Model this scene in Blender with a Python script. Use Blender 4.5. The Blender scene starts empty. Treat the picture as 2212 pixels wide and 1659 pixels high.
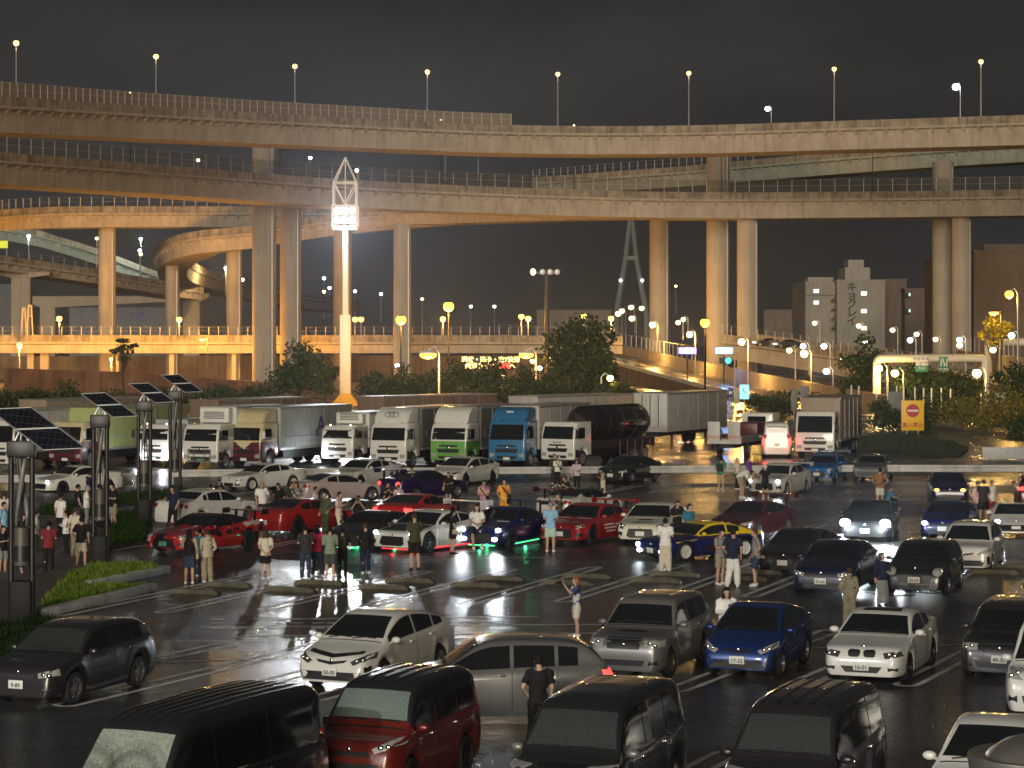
import bpy, bmesh, math, random
from mathutils import Vector, Matrix
from mathutils.bvhtree import BVHTree
R = math.radians
rnd = random.Random(7)
SC = bpy.context.scene
COL = SC.collection
# ---- picture geometry: level camera 7.2 m up, long lens; (x, y) below are read in a 2212 x 1659 view of the photo
CX, HY, H, F = 1106.0, 740.0, 7.2, 4920.0
def gp(x, y, z=0.0):
    s = (y - HY) / (H - z)
    return Vector(((x - CX) / s, F / s, z))
def wp(x, y, D):
    s = F / D
    return Vector(((x - CX) / s, D, H - (y - HY) / s))

# ---------------------------------------------------------------- mesh building
class MB:
    def __init__(s): s.v = []; s.f = []; s.m = []; s.T = Matrix(); s.mi = 0
    def add(s, vs, fs):
        b = len(s.v)
        s.v += [s.T @ Vector(v) for v in vs]
        s.f += [[b + i for i in f] for f in fs]; s.m += [s.mi] * len(fs)
    def box(s, x0, x1, y0, y1, z0, z1, b=0.0):
        if b <= 0:
            s.add([(x, y, z) for z in (z0, z1) for y in (y0, y1) for x in (x0, x1)],
                  [(0, 2, 3, 1), (4, 5, 7, 6), (0, 1, 5, 4), (2, 6, 7, 3), (0, 4, 6, 2), (1, 3, 7, 5)])
            return
        bm = bmesh.new(); bmesh.ops.create_cube(bm, size=1.0)
        for v in bm.verts:
            v.co = Vector(((x0 + x1) / 2 + v.co.x * (x1 - x0), (y0 + y1) / 2 + v.co.y * (y1 - y0), (z0 + z1) / 2 + v.co.z * (z1 - z0)))
        bmesh.ops.bevel(bm, geom=bm.edges[:] + bm.verts[:], offset=b, segments=2, affect='EDGES', profile=.5)
        bm.verts.index_update()
        s.add([v.co.copy() for v in bm.verts], [[v.index for v in f.verts] for f in bm.faces]); bm.free()
    def tube(s, pts, rs, n=8, cap=True, up=None):
        pts = [Vector(p) for p in pts]
        if not hasattr(rs, '__len__'): rs = [rs] * len(pts)
        ring = []; u = None
        for i, p in enumerate(pts):
            a = pts[max(0, i - 1)]; c = pts[min(len(pts) - 1, i + 1)]
            t = (c - a)
            t = t.normalized() if t.length > 1e-9 else Vector((0, 0, 1))
            if u is None:
                u = Vector(up) if up else (Vector((0, 0, 1)) if abs(t.z) < .9 else Vector((1, 0, 0)))
            u = (u - t * u.dot(t)); u = u.normalized() if u.length > 1e-6 else t.orthogonal().normalized()
            w = t.cross(u)
            r = rs[i]; ra, rb = r if hasattr(r, '__len__') else (r, r)
            ring.append([p + u * math.cos(2 * math.pi * k / n) * ra + w * math.sin(2 * math.pi * k / n) * rb for k in range(n)])
        vs = [v for rg in ring for v in rg]; fs = []
        for i in range(len(ring) - 1):
            for k in range(n):
                fs.append((i * n + k, i * n + (k + 1) % n, (i + 1) * n + (k + 1) % n, (i + 1) * n + k))
        if cap:
            fs.append(tuple(range(n - 1, -1, -1))); fs.append(tuple((len(ring) - 1) * n + k for k in range(n)))
        s.add(vs, fs)
    def cyl(s, a, b, r, n=10): s.tube([a, b], r, n)
    def lathe(s, prof, n=20):     # prof (r, z) about z
        vs = []; fs = []
        for r, z in prof:
            for k in range(n): vs.append((r * math.cos(2 * math.pi * k / n), r * math.sin(2 * math.pi * k / n), z))
        for i in range(len(prof) - 1):
            for k in range(n): fs.append((i * n + k, i * n + (k + 1) % n, (i + 1) * n + (k + 1) % n, (i + 1) * n + k))
        if prof[0][0] > 1e-4: fs.append(tuple(range(n - 1, -1, -1)))
        if prof[-1][0] > 1e-4: fs.append(tuple((len(prof) - 1) * n + k for k in range(n)))
        s.add(vs, fs)
    def ell(s, c, r, n=12, m=8):
        if not hasattr(r, '__len__'): r = (r, r, r)
        vs = [(c[0], c[1], c[2] - r[2])]; fs = []
        for i in range(1, m):
            t = math.pi * i / m - math.pi / 2
            for k in range(n):
                a = 2 * math.pi * k / n
                vs.append((c[0] + r[0] * math.cos(t) * math.cos(a), c[1] + r[1] * math.cos(t) * math.sin(a), c[2] + r[2] * math.sin(t)))
        vs.append((c[0], c[1], c[2] + r[2])); L = len(vs) - 1
        for k in range(n):
            fs.append((0, 1 + (k + 1) % n, 1 + k)); fs.append((L, L - n + k, L - n + (k + 1) % n))
        for i in range(m - 2):
            for k in range(n):
                a = 1 + i * n
                fs.append((a + k, a + (k + 1) % n, a + n + (k + 1) % n, a + n + k))
        s.add(vs, fs)
    def prism(s, poly, z0, z1):   # poly in xy, extruded along z
        n = len(poly)
        s.add([(p[0], p[1], z0) for p in poly] + [(p[0], p[1], z1) for p in poly],
              [tuple(range(n - 1, -1, -1)), tuple(range(n, 2 * n))] + [(i, (i + 1) % n, n + (i + 1) % n, n + i) for i in range(n)])
    def mesh(s, name, mats, smooth=False):
        me = bpy.data.meshes.new(name)
        me.from_pydata([tuple(v) for v in s.v], [], s.f)
        for m in (mats if isinstance(mats, (list, tuple)) else [mats]): me.materials.append(m)
        me.polygons.foreach_set('material_index', s.m)
        if smooth:
            me.polygons.foreach_set('use_smooth', [True] * len(s.f))
            if smooth != 'all': me.set_sharp_from_angle(angle=R(smooth if smooth is not True else 40))
        me.update(); return me
    def build(s, name, mats, parent=None, smooth=False, loc=None):
        return link(name, s.mesh(name, mats, smooth), parent, loc)

def link(name, data, parent=None, loc=None):
    o = bpy.data.objects.new(name, data); COL.objects.link(o)
    if parent: o.parent = parent
    if loc is not None: o.location = loc
    return o
def tag(o, label=None, cat=None, group=None, kind=None):
    if label: o['label'] = label
    if cat: o['category'] = cat
    if group: o['group'] = group
    if kind: o['kind'] = kind
    return o
def thing(name, label, cat, loc=(0, 0, 0), rz=0.0, group=None):
    o = link(name, None, None, loc); o.rotation_euler = (0, 0, rz); o.empty_display_size = .3
    return tag(o, label, cat, group)
def struct(name, mb, mats, smooth=False):
    return tag(mb.build(name, mats, None, smooth), kind='structure')
def copy_tree(o, parent=None):
    c = o.copy(); COL.objects.link(c)
    if parent: c.parent = parent
    for ch in list(o.children): copy_tree(ch, c)
    return c
_txt = {}
def text_mesh(body, mat, size=1.0, ext=0.0, bold=0.0):
    key = (body, mat.name, round(size, 3), ext, bold)
    if key in _txt: return _txt[key]
    c = bpy.data.curves.new('lettering', 'FONT'); c.body = body; c.size = size; c.align_x = 'CENTER'; c.align_y = 'CENTER'; c.extrude = ext
    c.offset = bold; c.resolution_u = 3
    o = bpy.data.objects.new('lettering', c); COL.objects.link(o)
    bpy.context.view_layer.update()
    me = bpy.data.meshes.new_from_object(o.evaluated_get(bpy.context.evaluated_depsgraph_get()))
    me.materials.clear(); me.materials.append(mat)
    bpy.data.objects.remove(o); _txt[key] = me
    return me

# ---------------------------------------------------------------- materials
def nm(name):
    m = bpy.data.materials.new(name); m.use_nodes = True
    return m, m.node_tree.nodes, m.node_tree.links, m.node_tree.nodes['Principled BSDF']
_mats = {}
def flat(name, col, rough=.6, metal=0.0, coat=0.0, spec=.5, var=.12, scale=3.0, bump=0.0):
    if name in _mats: return _mats[name]
    m, N, L, p = nm(name)
    c = (*col, 1)
    if var > 0:
        tc = N.new('ShaderNodeTexCoord'); no = N.new('ShaderNodeTexNoise'); no.inputs['Scale'].default_value = scale; no.inputs['Detail'].default_value = 4
        rp = N.new('ShaderNodeMix'); rp.data_type = 'RGBA'
        rp.inputs[6].default_value = (*[max(0, v * (1 - var)) for v in col], 1); rp.inputs[7].default_value = (*[min(1, v * (1 + var)) for v in col], 1)
        L.new(tc.outputs['Object'], no.inputs['Vector']); L.new(no.outputs['Fac'], rp.inputs[0]); L.new(rp.outputs[2], p.inputs['Base Color'])
        if bump > 0:
            b = N.new('ShaderNodeBump'); b.inputs['Strength'].default_value = bump; b.inputs['Distance'].default_value = .03
            L.new(no.outputs['Fac'], b.inputs['Height']); L.new(b.outputs[0], p.inputs['Normal'])
    else: p.inputs['Base Color'].default_value = c
    p.inputs['Roughness'].default_value = rough; p.inputs['Metallic'].default_value = metal
    p.inputs['Coat Weight'].default_value = coat; p.inputs['Coat Roughness'].default_value = .06
    p.inputs['Specular IOR Level'].default_value = spec
    _mats[name] = m; return m
def glow(name, col, st, sample=False):
    if name in _mats: return _mats[name]
    m, N, L, p = nm(name)
    p.inputs['Base Color'].default_value = (*[min(.9, c) for c in col], 1)
    p.inputs['Emission Color'].default_value = (*col, 1); p.inputs['Emission Strength'].default_value = st
    m.cycles.emission_sampling = 'AUTO' if sample else 'NONE'
    _mats[name] = m; return m
def concrete(name, col, stain=.45, scale=.35, rough=.85):
    """weathered concrete: broad blotches and vertical rain streaks"""
    m, N, L, p = nm(name)
    tc = N.new('ShaderNodeTexCoord')
    def noise(sc, det, map_scale):
        mp = N.new('ShaderNodeMapping'); mp.inputs['Scale'].default_value = map_scale
        n = N.new('ShaderNodeTexNoise'); n.inputs['Scale'].default_value = sc; n.inputs['Detail'].default_value = det
        L.new(tc.outputs['Object'], mp.inputs['Vector']); L.new(mp.outputs[0], n.inputs['Vector']); return n
    a = noise(scale, 6, (1, 1, 1)); b = noise(1.0, 3, (1.6, 1.6, .12))
    r1 = N.new('ShaderNodeMapRange'); r1.inputs[1].default_value = .3; r1.inputs[2].default_value = .75
    r1.inputs[3].default_value = 1.0; r1.inputs[4].default_value = 1 - stain
    L.new(a.outputs['Fac'], r1.inputs[0])
    r2 = N.new('ShaderNodeMapRange'); r2.inputs[1].default_value = .45; r2.inputs[2].default_value = .72
    r2.inputs[3].default_value = 1.0; r2.inputs[4].default_value = 1 - stain * .8
    L.new(b.outputs['Fac'], r2.inputs[0])
    mu = N.new('ShaderNodeMath'); mu.operation = 'MULTIPLY'; L.new(r1.outputs[0], mu.inputs[0]); L.new(r2.outputs[0], mu.inputs[1])
    mx = N.new('ShaderNodeMix'); mx.data_type = 'RGBA'; mx.inputs[6].default_value = (0, 0, 0, 1); mx.inputs[7].default_value = (*col, 1)
    L.new(mu.outputs[0], mx.inputs[0]); L.new(mx.outputs[2], p.inputs['Base Color'])
    p.inputs['Roughness'].default_value = rough; p.inputs['Specular IOR Level'].default_value = .25
    return m
def paint(name, col, metal=0.0, rough=.35, coat=1.0):
    """car lacquer: slight flake, rain beads in the bump"""
    key = 'paint_' + name
    if key in _mats: return _mats[key]
    m, N, L, p = nm(key)
    tc = N.new('ShaderNodeTexCoord')
    no = N.new('ShaderNodeTexNoise'); no.inputs['Scale'].default_value = 1.7; no.inputs['Detail'].default_value = 3
    mx = N.new('ShaderNodeMix'); mx.data_type = 'RGBA'
    mx.inputs[6].default_value = (*[v * .86 for v in col], 1); mx.inputs[7].default_value = (*[min(1, v * 1.06) for v in col], 1)
    L.new(tc.outputs['Object'], no.inputs['Vector']); L.new(no.outputs['Fac'], mx.inputs[0]); L.new(mx.outputs[2], p.inputs['Base Color'])
    vo = N.new('ShaderNodeTexVoronoi'); vo.inputs['Scale'].default_value = 34; vo.feature = 'SMOOTH_F1'
    L.new(tc.outputs['Object'], vo.inputs['Vector'])
    rr = N.new('ShaderNodeMapRange'); rr.inputs[1].default_value = .0; rr.inputs[2].default_value = .22; rr.inputs[3].default_value = 1; rr.inputs[4].default_value = 0
    L.new(vo.outputs['Distance'], rr.inputs[0])
    b = N.new('ShaderNodeBump'); b.inputs['Strength'].default_value = .12; b.inputs['Distance'].default_value = .01
    L.new(rr.outputs[0], b.inputs['Height']); L.new(b.outputs[0], p.inputs['Coat Normal'])
    p.inputs['Roughness'].default_value = rough; p.inputs['Metallic'].default_value = metal
    p.inputs['Coat Weight'].default_value = coat; p.inputs['Coat Roughness'].default_value = .05
    _mats[key] = m; return m

M_CONC = concrete('weathered_concrete', (.40, .35, .285), .28)
M_PARA = concrete('stained_parapet_concrete', (.36, .31, .24), .62, .5)
M_PIER = concrete('pier_concrete', (.39, .34, .275), .22, .2)
M_WALL = concrete('dark_retaining_wall', (.14, .10, .075), .6, .3)
M_STEELW = flat('white_painted_steel', (.72, .72, .70), .45, var=.1)
M_GALV = flat('galvanised_steel', (.42, .43, .43), .45, .6, var=.15)
M_DARKST = flat('dark_brown_steel', (.035, .03, .028), .4, .3, var=.2)
M_BLACK = flat('black_plastic', (.012, .012, .013), .5, var=.2)
M_RUBBER = flat('tyre_rubber', (.012, .012, .012), .75, var=.2)
M_CHROME = flat('bright_chrome', (.75, .75, .75), .12, 1.0, var=0)
M_FENCE = flat('fence_post_grey', (.50, .47, .42), .5, var=.15)
M_MESH = None
G_SOD = glow('sodium_lamp_glow', (1, .52, .09), 6)
G_SODB = glow('bright_sodium_glow', (1, .42, .035), 6)
G_WARM = glow('warm_lamp_glow', (1, .74, .34), 7)
G_TOP = glow('top_road_lamp_glow', (1, .62, .20), 3.2)
G_WHITE = glow('cool_white_lamp_glow', (.82, .95, 1), 14)
G_FLOOD = glow('floodlight_glow', (.95, .98, 1), 14)
G_HEAD = glow('headlight_glow', (.80, .92, 1), 20)
G_TAIL = glow('tail_light_glow', (1, .05, .04), 3.5)
G_FOG = glow('yellow_fog_glow', (1, .55, .08), 6)
# ---------------------------------------------------------------- camera, world, sky light
cam = bpy.data.cameras.new('camera'); co = bpy.data.objects.new('camera', cam); COL.objects.link(co)
co.location = (0, 0, H); co.rotation_euler = (R(90), 0, 0)
cam.sensor_width = 36; cam.lens = 36 * F / 2212; cam.shift_y = (HY - 829.5) / 2212
cam.clip_start = .5; cam.clip_end = 6000
SC.camera = co
SC.view_settings.view_transform = 'Standard'; SC.view_settings.look = 'None'; SC.view_settings.gamma = 1; SC.view_settings.exposure = 0
try: SC.view_settings.use_curve_mapping = False
except Exception: pass
cy = SC.cycles
cy.max_bounces = 5; cy.diffuse_bounces = 2; cy.glossy_bounces = 3; cy.transmission_bounces = 3; cy.transparent_max_bounces = 8; cy.volume_bounces = 0
cy.caustics_reflective = False; cy.caustics_refractive = False; cy.sample_clamp_indirect = 3; cy.sample_clamp_direct = 0
cy.use_adaptive_sampling = False; cy.use_denoising = True; cy.denoiser = 'OPENIMAGEDENOISE'; cy.use_light_tree = True
cy.denoising_input_passes = 'RGB_ALBEDO_NORMAL'; cy.filter_width = 1.6

SUN_EL, SUN_AZ = R(8.5), R(188)      # azimuth the light comes from, measured like the sky's sun_rotation
W = bpy.data.worlds.new('World'); SC.world = W; W.use_nodes = True
N, L = W.node_tree.nodes, W.node_tree.links
bg = N['Background']
sky = N.new('ShaderNodeTexSky'); sky.sky_type = 'NISHITA'; sky.sun_disc = False
sky.sun_elevation = SUN_EL; sky.sun_rotation = SUN_AZ
hs = N.new('ShaderNodeHueSaturation'); hs.inputs['Saturation'].default_value = .15; hs.inputs['Value'].default_value = .012
L.new(sky.outputs[0], hs.inputs['Color'])
tc = N.new('ShaderNodeTexCoord'); mp = N.new('ShaderNodeMapping'); mp.inputs['Scale'].default_value = (3, 3, 9)
no = N.new('ShaderNodeTexNoise'); no.inputs['Scale'].default_value = 1.3; no.inputs['Detail'].default_value = 5; no.inputs['Roughness'].default_value = .55
L.new(tc.outputs['Generated'], mp.inputs[0]); L.new(mp.outputs[0], no.inputs[0])
cr = N.new('ShaderNodeValToRGB'); cr.color_ramp.elements[0].position = .3; cr.color_ramp.elements[1].position = .75
cr.color_ramp.elements[0].color = (.15, .15, .155, 1); cr.color_ramp.elements[1].color = (.56, .55, .54, 1)   # cloud lit by the city
L.new(no.outputs['Fac'], cr.inputs[0])
ad = N.new('ShaderNodeMix'); ad.data_type = 'RGBA'; ad.blend_type = 'ADD'; ad.inputs[0].default_value = 1
L.new(cr.outputs[0], ad.inputs[6]); L.new(hs.outputs[0], ad.inputs[7]); L.new(ad.outputs[2], bg.inputs['Color'])
bg.inputs['Strength'].default_value = .062

sl = bpy.data.lights.new('sun', 'SUN'); so = bpy.data.objects.new('sun', sl); COL.objects.link(so)
sl.energy = 2.3; sl.color = (1, .86, .66); sl.angle = R(26)
d = Vector((math.sin(SUN_AZ) * math.cos(SUN_EL), math.cos(SUN_AZ) * math.cos(SUN_EL), math.sin(SUN_EL)))
so.rotation_euler = d.to_track_quat('Z', 'Y').to_euler(); so.location = d * 60

def point(parent, loc, col, watts, r=.25, name='lamp_light'):
    l = bpy.data.lights.new(name, 'POINT'); l.energy = watts; l.color = col; l.shadow_soft_size = r
    o = bpy.data.objects.new(name, l); COL.objects.link(o); o.parent = parent; o.location = loc; return o
def spot(parent, loc, target, col, watts, ang, blend=.4, r=.1, name='lamp_light'):
    l = bpy.data.lights.new(name, 'SPOT'); l.energy = watts; l.color = col; l.spot_size = R(ang); l.spot_blend = blend; l.shadow_soft_size = r
    o = bpy.data.objects.new(name, l); COL.objects.link(o); o.parent = parent; o.location = loc
    o.rotation_euler = (Vector(target) - Vector(loc)).to_track_quat('-Z', 'Y').to_euler(); return o

# ---------------------------------------------------------------- ground
def asphalt():
    m, N, L, p = nm('wet_asphalt')
    tc = N.new('ShaderNodeTexCoord')
    def noise(sc, det=5, ms=(1, 1, 1), rough=.6):
        mp = N.new('ShaderNodeMapping'); mp.inputs['Scale'].default_value = ms
        n = N.new('ShaderNodeTexNoise'); n.inputs['Scale'].default_value = sc; n.inputs['Detail'].default_value = det; n.inputs['Roughness'].default_value = rough
        L.new(tc.outputs['Object'], mp.inputs[0]); L.new(mp.outputs[0], n.inputs[0]); return n
    big = noise(.09, 6); fine = noise(9, 3); mid = noise(.9, 4, (1, .6, 1))
    mx = N.new('ShaderNodeMix'); mx.data_type = 'RGBA'
    mx.inputs[6].default_value = (.038, .037, .035, 1); mx.inputs[7].default_value = (.085, .081, .075, 1)
    L.new(mid.outputs['Fac'], mx.inputs[0])
    pt = N.new('ShaderNodeTexBrick'); pt.offset = .37; pt.inputs['Scale'].default_value = .085; pt.inputs['Mortar Size'].default_value = .004; pt.inputs['Color1'].default_value = (1, 1, 1, 1); pt.inputs['Color2'].default_value = (.66, .64, .62, 1); pt.inputs['Mortar'].default_value = (.30, .30, .30, 1)
    mpb = N.new('ShaderNodeMapping'); mpb.inputs['Rotation'].default_value = (0, 0, R(-14)); L.new(tc.outputs['Object'], mpb.inputs[0]); L.new(mpb.outputs[0], pt.inputs[0])
    mm = N.new('ShaderNodeMix'); mm.data_type = 'RGBA'; mm.blend_type = 'MULTIPLY'; mm.inputs[0].default_value = 1; L.new(mx.outputs[2], mm.inputs[6]); L.new(pt.outputs[0], mm.inputs[7]); L.new(mm.outputs[2], p.inputs['Base Color'])
    rr = N.new('ShaderNodeMapRange'); rr.inputs[1].default_value = .40; rr.inputs[2].default_value = .62; rr.inputs[3].default_value = .13; rr.inputs[4].default_value = .42
    L.new(big.outputs['Fac'], rr.inputs[0]); L.new(rr.outputs[0], p.inputs['Roughness'])
    b = N.new('ShaderNodeBump'); b.inputs['Strength'].default_value = .7; b.inputs['Distance'].default_value = .03
    L.new(fine.outputs['Fac'], b.inputs['Height']); L.new(b.outputs[0], p.inputs['Normal'])
    p.inputs['Specular IOR Level'].default_value = .6
    return m
M_ASPH = asphalt()
mb = MB()
xs = [-3000, -300, -60, 60, 300, 3000]; ys = [-200, 20, 60, 110, 180, 400, 1000, 5000]
for i in range(len(xs) - 1):
    for j in range(len(ys) - 1):
        mb.add([(xs[i], ys[j], 0), (xs[i + 1], ys[j], 0), (xs[i + 1], ys[j + 1], 0), (xs[i], ys[j + 1], 0)], [(0, 1, 2, 3)])
ground = struct('ground', mb, M_ASPH)
M_LINE = concrete('worn_white_road_paint', (.78, .76, .70), .40, 1.2, .45)

def ribbon(mb, pts, w, z=.004):
    """flat painted stripe along ground points"""
    pts = [Vector((p[0], p[1], 0)) for p in pts]
    Lf = []; Rt = []
    for i, p in enumerate(pts):
        t = (pts[min(i + 1, len(pts) - 1)] - pts[max(i - 1, 0)]).normalized(); n = Vector((-t.y, t.x, 0)) * w / 2
        Lf.append(p + n); Rt.append(p - n)
    n = len(pts)
    mb.add([(*v.xy, z) for v in Lf] + [(*v.xy, z) for v in Rt], [(n + i, n + i + 1, i + 1, i) for i in range(n - 1)])
def loop_line(mb, a, b, gap=.5, w=.16, ends=(1, 1)):
    a, b = Vector(a).to_2d(), Vector(b).to_2d()
    t = (b - a).normalized(); n = Vector((-t.y, t.x))
    pts = []
    def arc(c, s):
        return [c + (n * math.cos(q) * s + t * s * math.sin(q)) * gap / 2 for q in [math.pi * k / 8 for k in range(9)]]
    side1 = [a + n * gap / 2, b + n * gap / 2]; side2 = [a - n * gap / 2, b - n * gap / 2]
    ribbon(mb, side1, w); ribbon(mb, side2, w)
    if ends[1]: ribbon(mb, arc(b, 1), w)
    if ends[0]: ribbon(mb, arc(a, -1), w)
ST = Vector((math.sin(R(21)), math.cos(R(21)), 0))      # the way the stalls run
STN = Vector((math.cos(R(21)), -math.sin(R(21)), 0))
mb = MB()
for k in range(-4, 15):                                  # middle double row
    c = Vector((.68 + 2.68 * k, 67.8 + .63 * k, 0))
    loop_line(mb, c - ST * 5.4, c + ST * 5.4, .42)
for k in range(-2, 12):                                  # row of the white coupe and the wagon
    n0 = Vector((-8.84 + 2.45 * k, 45.3 + .38 * k, 0))
    loop_line(mb, n0, n0 + Vector((4.5, 9.6, 0)), .46, .14)
    ribbon(mb, [n0 + Vector((2.6, 6.3, 0)), n0 + Vector((5.3, 6.75, 0))], .12)
for k in range(-3, 9):                                   # nearest row
    n0 = Vector((-7.2 + 2.45 * k, 30.5 + .38 * k, 0)); loop_line(mb, n0, n0 + Vector((3.6, 8.2, 0)), .46, .14)
for k in range(-5, 12):                                  # show-car row and the row beyond
    c = Vector((-14 + 2.68 * k, 79 + .63 * k, 0)); loop_line(mb, c, c + ST * 6, .42)
    c = Vector((-20 + 2.68 * k, 103 + .63 * k, 0)); loop_line(mb, c, c + ST * 6, .42)
for y, x0, x1, w in ((1332, 560, 1165, .14), (1349, 430, 1300, .16), (1368, 520, 1300, .16), (1379, 380, 1180, .16), (1212, 620, 1000, .13), (1204, 870, 1190, .16)):
    a, b = gp(x0, y + 6), gp(x1, y); ribbon(mb, [a, b], w)
for i in range(7):                                       # worn strokes of the lane lettering
    x = 455 + i * 42
    for y, w in ((1338, .3), (1346, .18), (1357, .34)):
        if (i * 7 + int(y)) % 5 == 0: continue
        a, b = gp(x + (i % 3) * 4, y), gp(x + 30 + (i % 2) * 6, y); ribbon(mb, [a, b], w, .008)
ob = mb.build('road_marking', M_LINE, ground)
# sodium-lit roadway leading out at right
M_ROADW = flat('smooth_wet_road', (.045, .042, .04), .22, var=.3, scale=.4)
mb = MB()
a = [gp(2040, 985), gp(2130, 985), gp(2215, 1000), gp(2260, 960), gp(2120, 946), gp(2070, 936), gp(2025, 938)]
mb.add([(p.x, p.y, .006) for p in a], [tuple(range(len(a)))]); struct('road', mb, M_ROADW)

# wheel stops: each one a thing
mb = MB()
prof = [(-.80, .0), (-.80, .04), (-.70, .11), (-.6, .13), (.6, .13), (.70, .11), (.80, .04), (.80, 0)]
n = len(prof)
vs = []
for yy, sc in ((-.13, .0), (-.10, 1), (.10, 1), (.13, .0)):
    vs += [(x, yy, z if sc else min(z, .03)) for x, z in prof]
fs = [(j * n + i, j * n + i + 1, (j + 1) * n + i + 1, (j + 1) * n + i) for j in range(3) for i in range(n - 1)] + [tuple(range(n))[::-1], tuple(range(3 * n, 4 * n))]
mb.add(vs, fs)
stop_me = mb.mesh('wheel_stop', concrete('worn_yellowish_wheel_stop', (.13, .115, .075), .5, 1.5, .6), 30)
STOPG = 'wheel stops between the two rows of bays'
for k in range(-4, 10):
    for dx, dy, row in ((-.39, -.30, 0), (.29, 1.60, 1)):
        m = Vector((.68 + 2.68 * (k + .5), 67.8 + .63 * (k + .5), 0)) + Vector((dx, dy, 0))
        o = link('wheel_stop', stop_me, None, (m.x, m.y, .002)); o.rotation_euler.z = R(-21)
        tag(o, 'low yellowish concrete wheel stop with rounded ends in the empty wet parking bays', 'wheel stop', STOPG)

# ---------------------------------------------------------------- kerbed grass wedge and paved area at left
def leafy(name, col):
    m, N, L, p = nm(name); p.inputs['Base Color'].default_value = (*col, 1); p.inputs['Roughness'].default_value = .7; p.inputs['Specular IOR Level'].default_value = .15
    t = N.new('ShaderNodeBsdfTranslucent'); t.inputs['Color'].default_value = (col[0] * 2.2, col[1] * 2.2, col[2] * 1.5, 1)
    mx = N.new('ShaderNodeMixShader'); mx.inputs[0].default_value = .5; L.new(p.outputs[0], mx.inputs[1]); L.new(t.outputs[0], mx.inputs[2]); L.new(mx.outputs[0], N['Material Output'].inputs['Surface']); return m
def grass(name, poly, z, n, h=.16, seed=1, col=(.11, .21, .03)):
    rg = random.Random(seed); mb = MB()
    pl = [Vector(p).to_2d() for p in poly]
    x0, x1 = min(p.x for p in pl), max(p.x for p in pl); y0, y1 = min(p.y for p in pl), max(p.y for p in pl)
    def inside(q):
        c = False; j = len(pl) - 1
        for i in range(len(pl)):
            if (pl[i].y > q.y) != (pl[j].y > q.y) and q.x < (pl[j].x - pl[i].x) * (q.y - pl[i].y) / (pl[j].y - pl[i].y) + pl[i].x: c = not c
            j = i
        return c
    k = 0
    for _ in range(n * 6):
        if k >= n: break
        q = Vector((rg.uniform(x0, x1), rg.uniform(y0, y1)))
        if not inside(q): continue
        k += 1
        clump = .6 + .8 * abs(math.sin(q.x * 2.3 + q.y * 1.1) * math.cos(q.y * 1.9 - q.x))
        hh = h * rg.uniform(.4, 1.2) * clump; a = rg.uniform(0, 6.3); w = .02; l = rg.uniform(-.09, .09); l2 = rg.uniform(-.09, .09)
        dx, dy = math.cos(a) * w, math.sin(a) * w
        mb.mi = rg.randrange(3)
        mb.add([(q.x - dx, q.y - dy, z), (q.x + dx, q.y + dy, z), (q.x + l, q.y + l2, z + hh)], [(0, 1, 2)])
    ms = [leafy('grass_blade_%s_%d' % (t, seed), [c * s for c in col]) for t, s in (('mid', 1.0), ('pale', 1.5), ('dark', .55))]
    return tag(mb.build(name, ms), 'short green grass growing on the kerbed island', 'grass', kind='stuff')
KZ = .16
def G(x, y): return gp(x, y)
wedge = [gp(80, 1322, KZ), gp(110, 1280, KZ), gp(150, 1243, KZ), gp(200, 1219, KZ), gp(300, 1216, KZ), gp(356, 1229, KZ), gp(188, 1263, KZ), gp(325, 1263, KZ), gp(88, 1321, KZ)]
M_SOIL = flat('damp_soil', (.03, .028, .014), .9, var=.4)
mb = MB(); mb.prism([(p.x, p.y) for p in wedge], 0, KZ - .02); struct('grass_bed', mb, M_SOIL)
tag(grass('grass', wedge, KZ - .02, 9000, .17, 3, (.19, .27, .04)), 'bright green grass on the kerbed wedge by the solar poles')  # wedge grass colour raised to carry the light falling on it
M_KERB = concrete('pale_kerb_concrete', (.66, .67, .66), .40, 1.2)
def kerb(name, a, b, label, w=.2, h=.2):
    a, b = Vector(a), Vector(b); d = (b - a); Ln = d.length
    o = MB(); o.box(0, Ln, -w / 2, w / 2, 0, h, .025)
    k = 0
    while k < Ln - .7:                    # joint grooves between kerb stones
        o.box(k + .595, k + .605, -w / 2 - .002, w / 2 + .002, .01, h + .002); k += .6
    ob = o.build(name, M_KERB, None, 30, (a.x, a.y, 0)); ob.rotation_euler.z = math.atan2(d.y, d.x)
    return tag(ob, label, 'kerb', kind='structure')
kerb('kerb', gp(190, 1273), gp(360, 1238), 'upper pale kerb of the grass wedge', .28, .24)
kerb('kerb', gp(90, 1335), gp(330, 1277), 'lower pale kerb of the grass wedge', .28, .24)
M_PAVE = flat('brown_paving', (.10, .085, .068), .55, var=.25, scale=1.2)
pv = [gp(-160, 1420), gp(60, 1352), gp(84, 1330), gp(110, 1280), gp(150, 1246), gp(205, 1222), gp(238, 1190), gp(262, 1130), gp(300, 1090), gp(410, 1064), gp(-160, 1064)]
mb = MB(); mb.prism([(p.x, p.y) for p in pv], -.2, .09); struct('pavement', mb, M_PAVE)
bed2 = [gp(236, 1186), gp(310, 1178), gp(318, 1150), gp(300, 1118), gp(255, 1112), gp(226, 1140)]
mb = MB(); mb.prism([(p.x, p.y) for p in bed2], 0, .14); struct('grass_bed', mb, M_SOIL)
tag(grass('grass', bed2, .14, 3500, .2, 5, (.04, .085, .012)), 'dull green grass beside the red patterned sports car')
bed3 = [gp(255, 1100), gp(430, 1082), gp(425, 1062), gp(300, 1068), gp(90, 1100), gp(80, 1120), gp(180, 1124)]
mb = MB(); mb.prism([(p.x, p.y) for p in bed3], 0, .14); struct('grass_bed', mb, M_SOIL)
tag(grass('grass', bed3, .14, 4000, .2, 6, (.032, .06, .012)), 'dark green grass behind the crowd at left')
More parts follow.
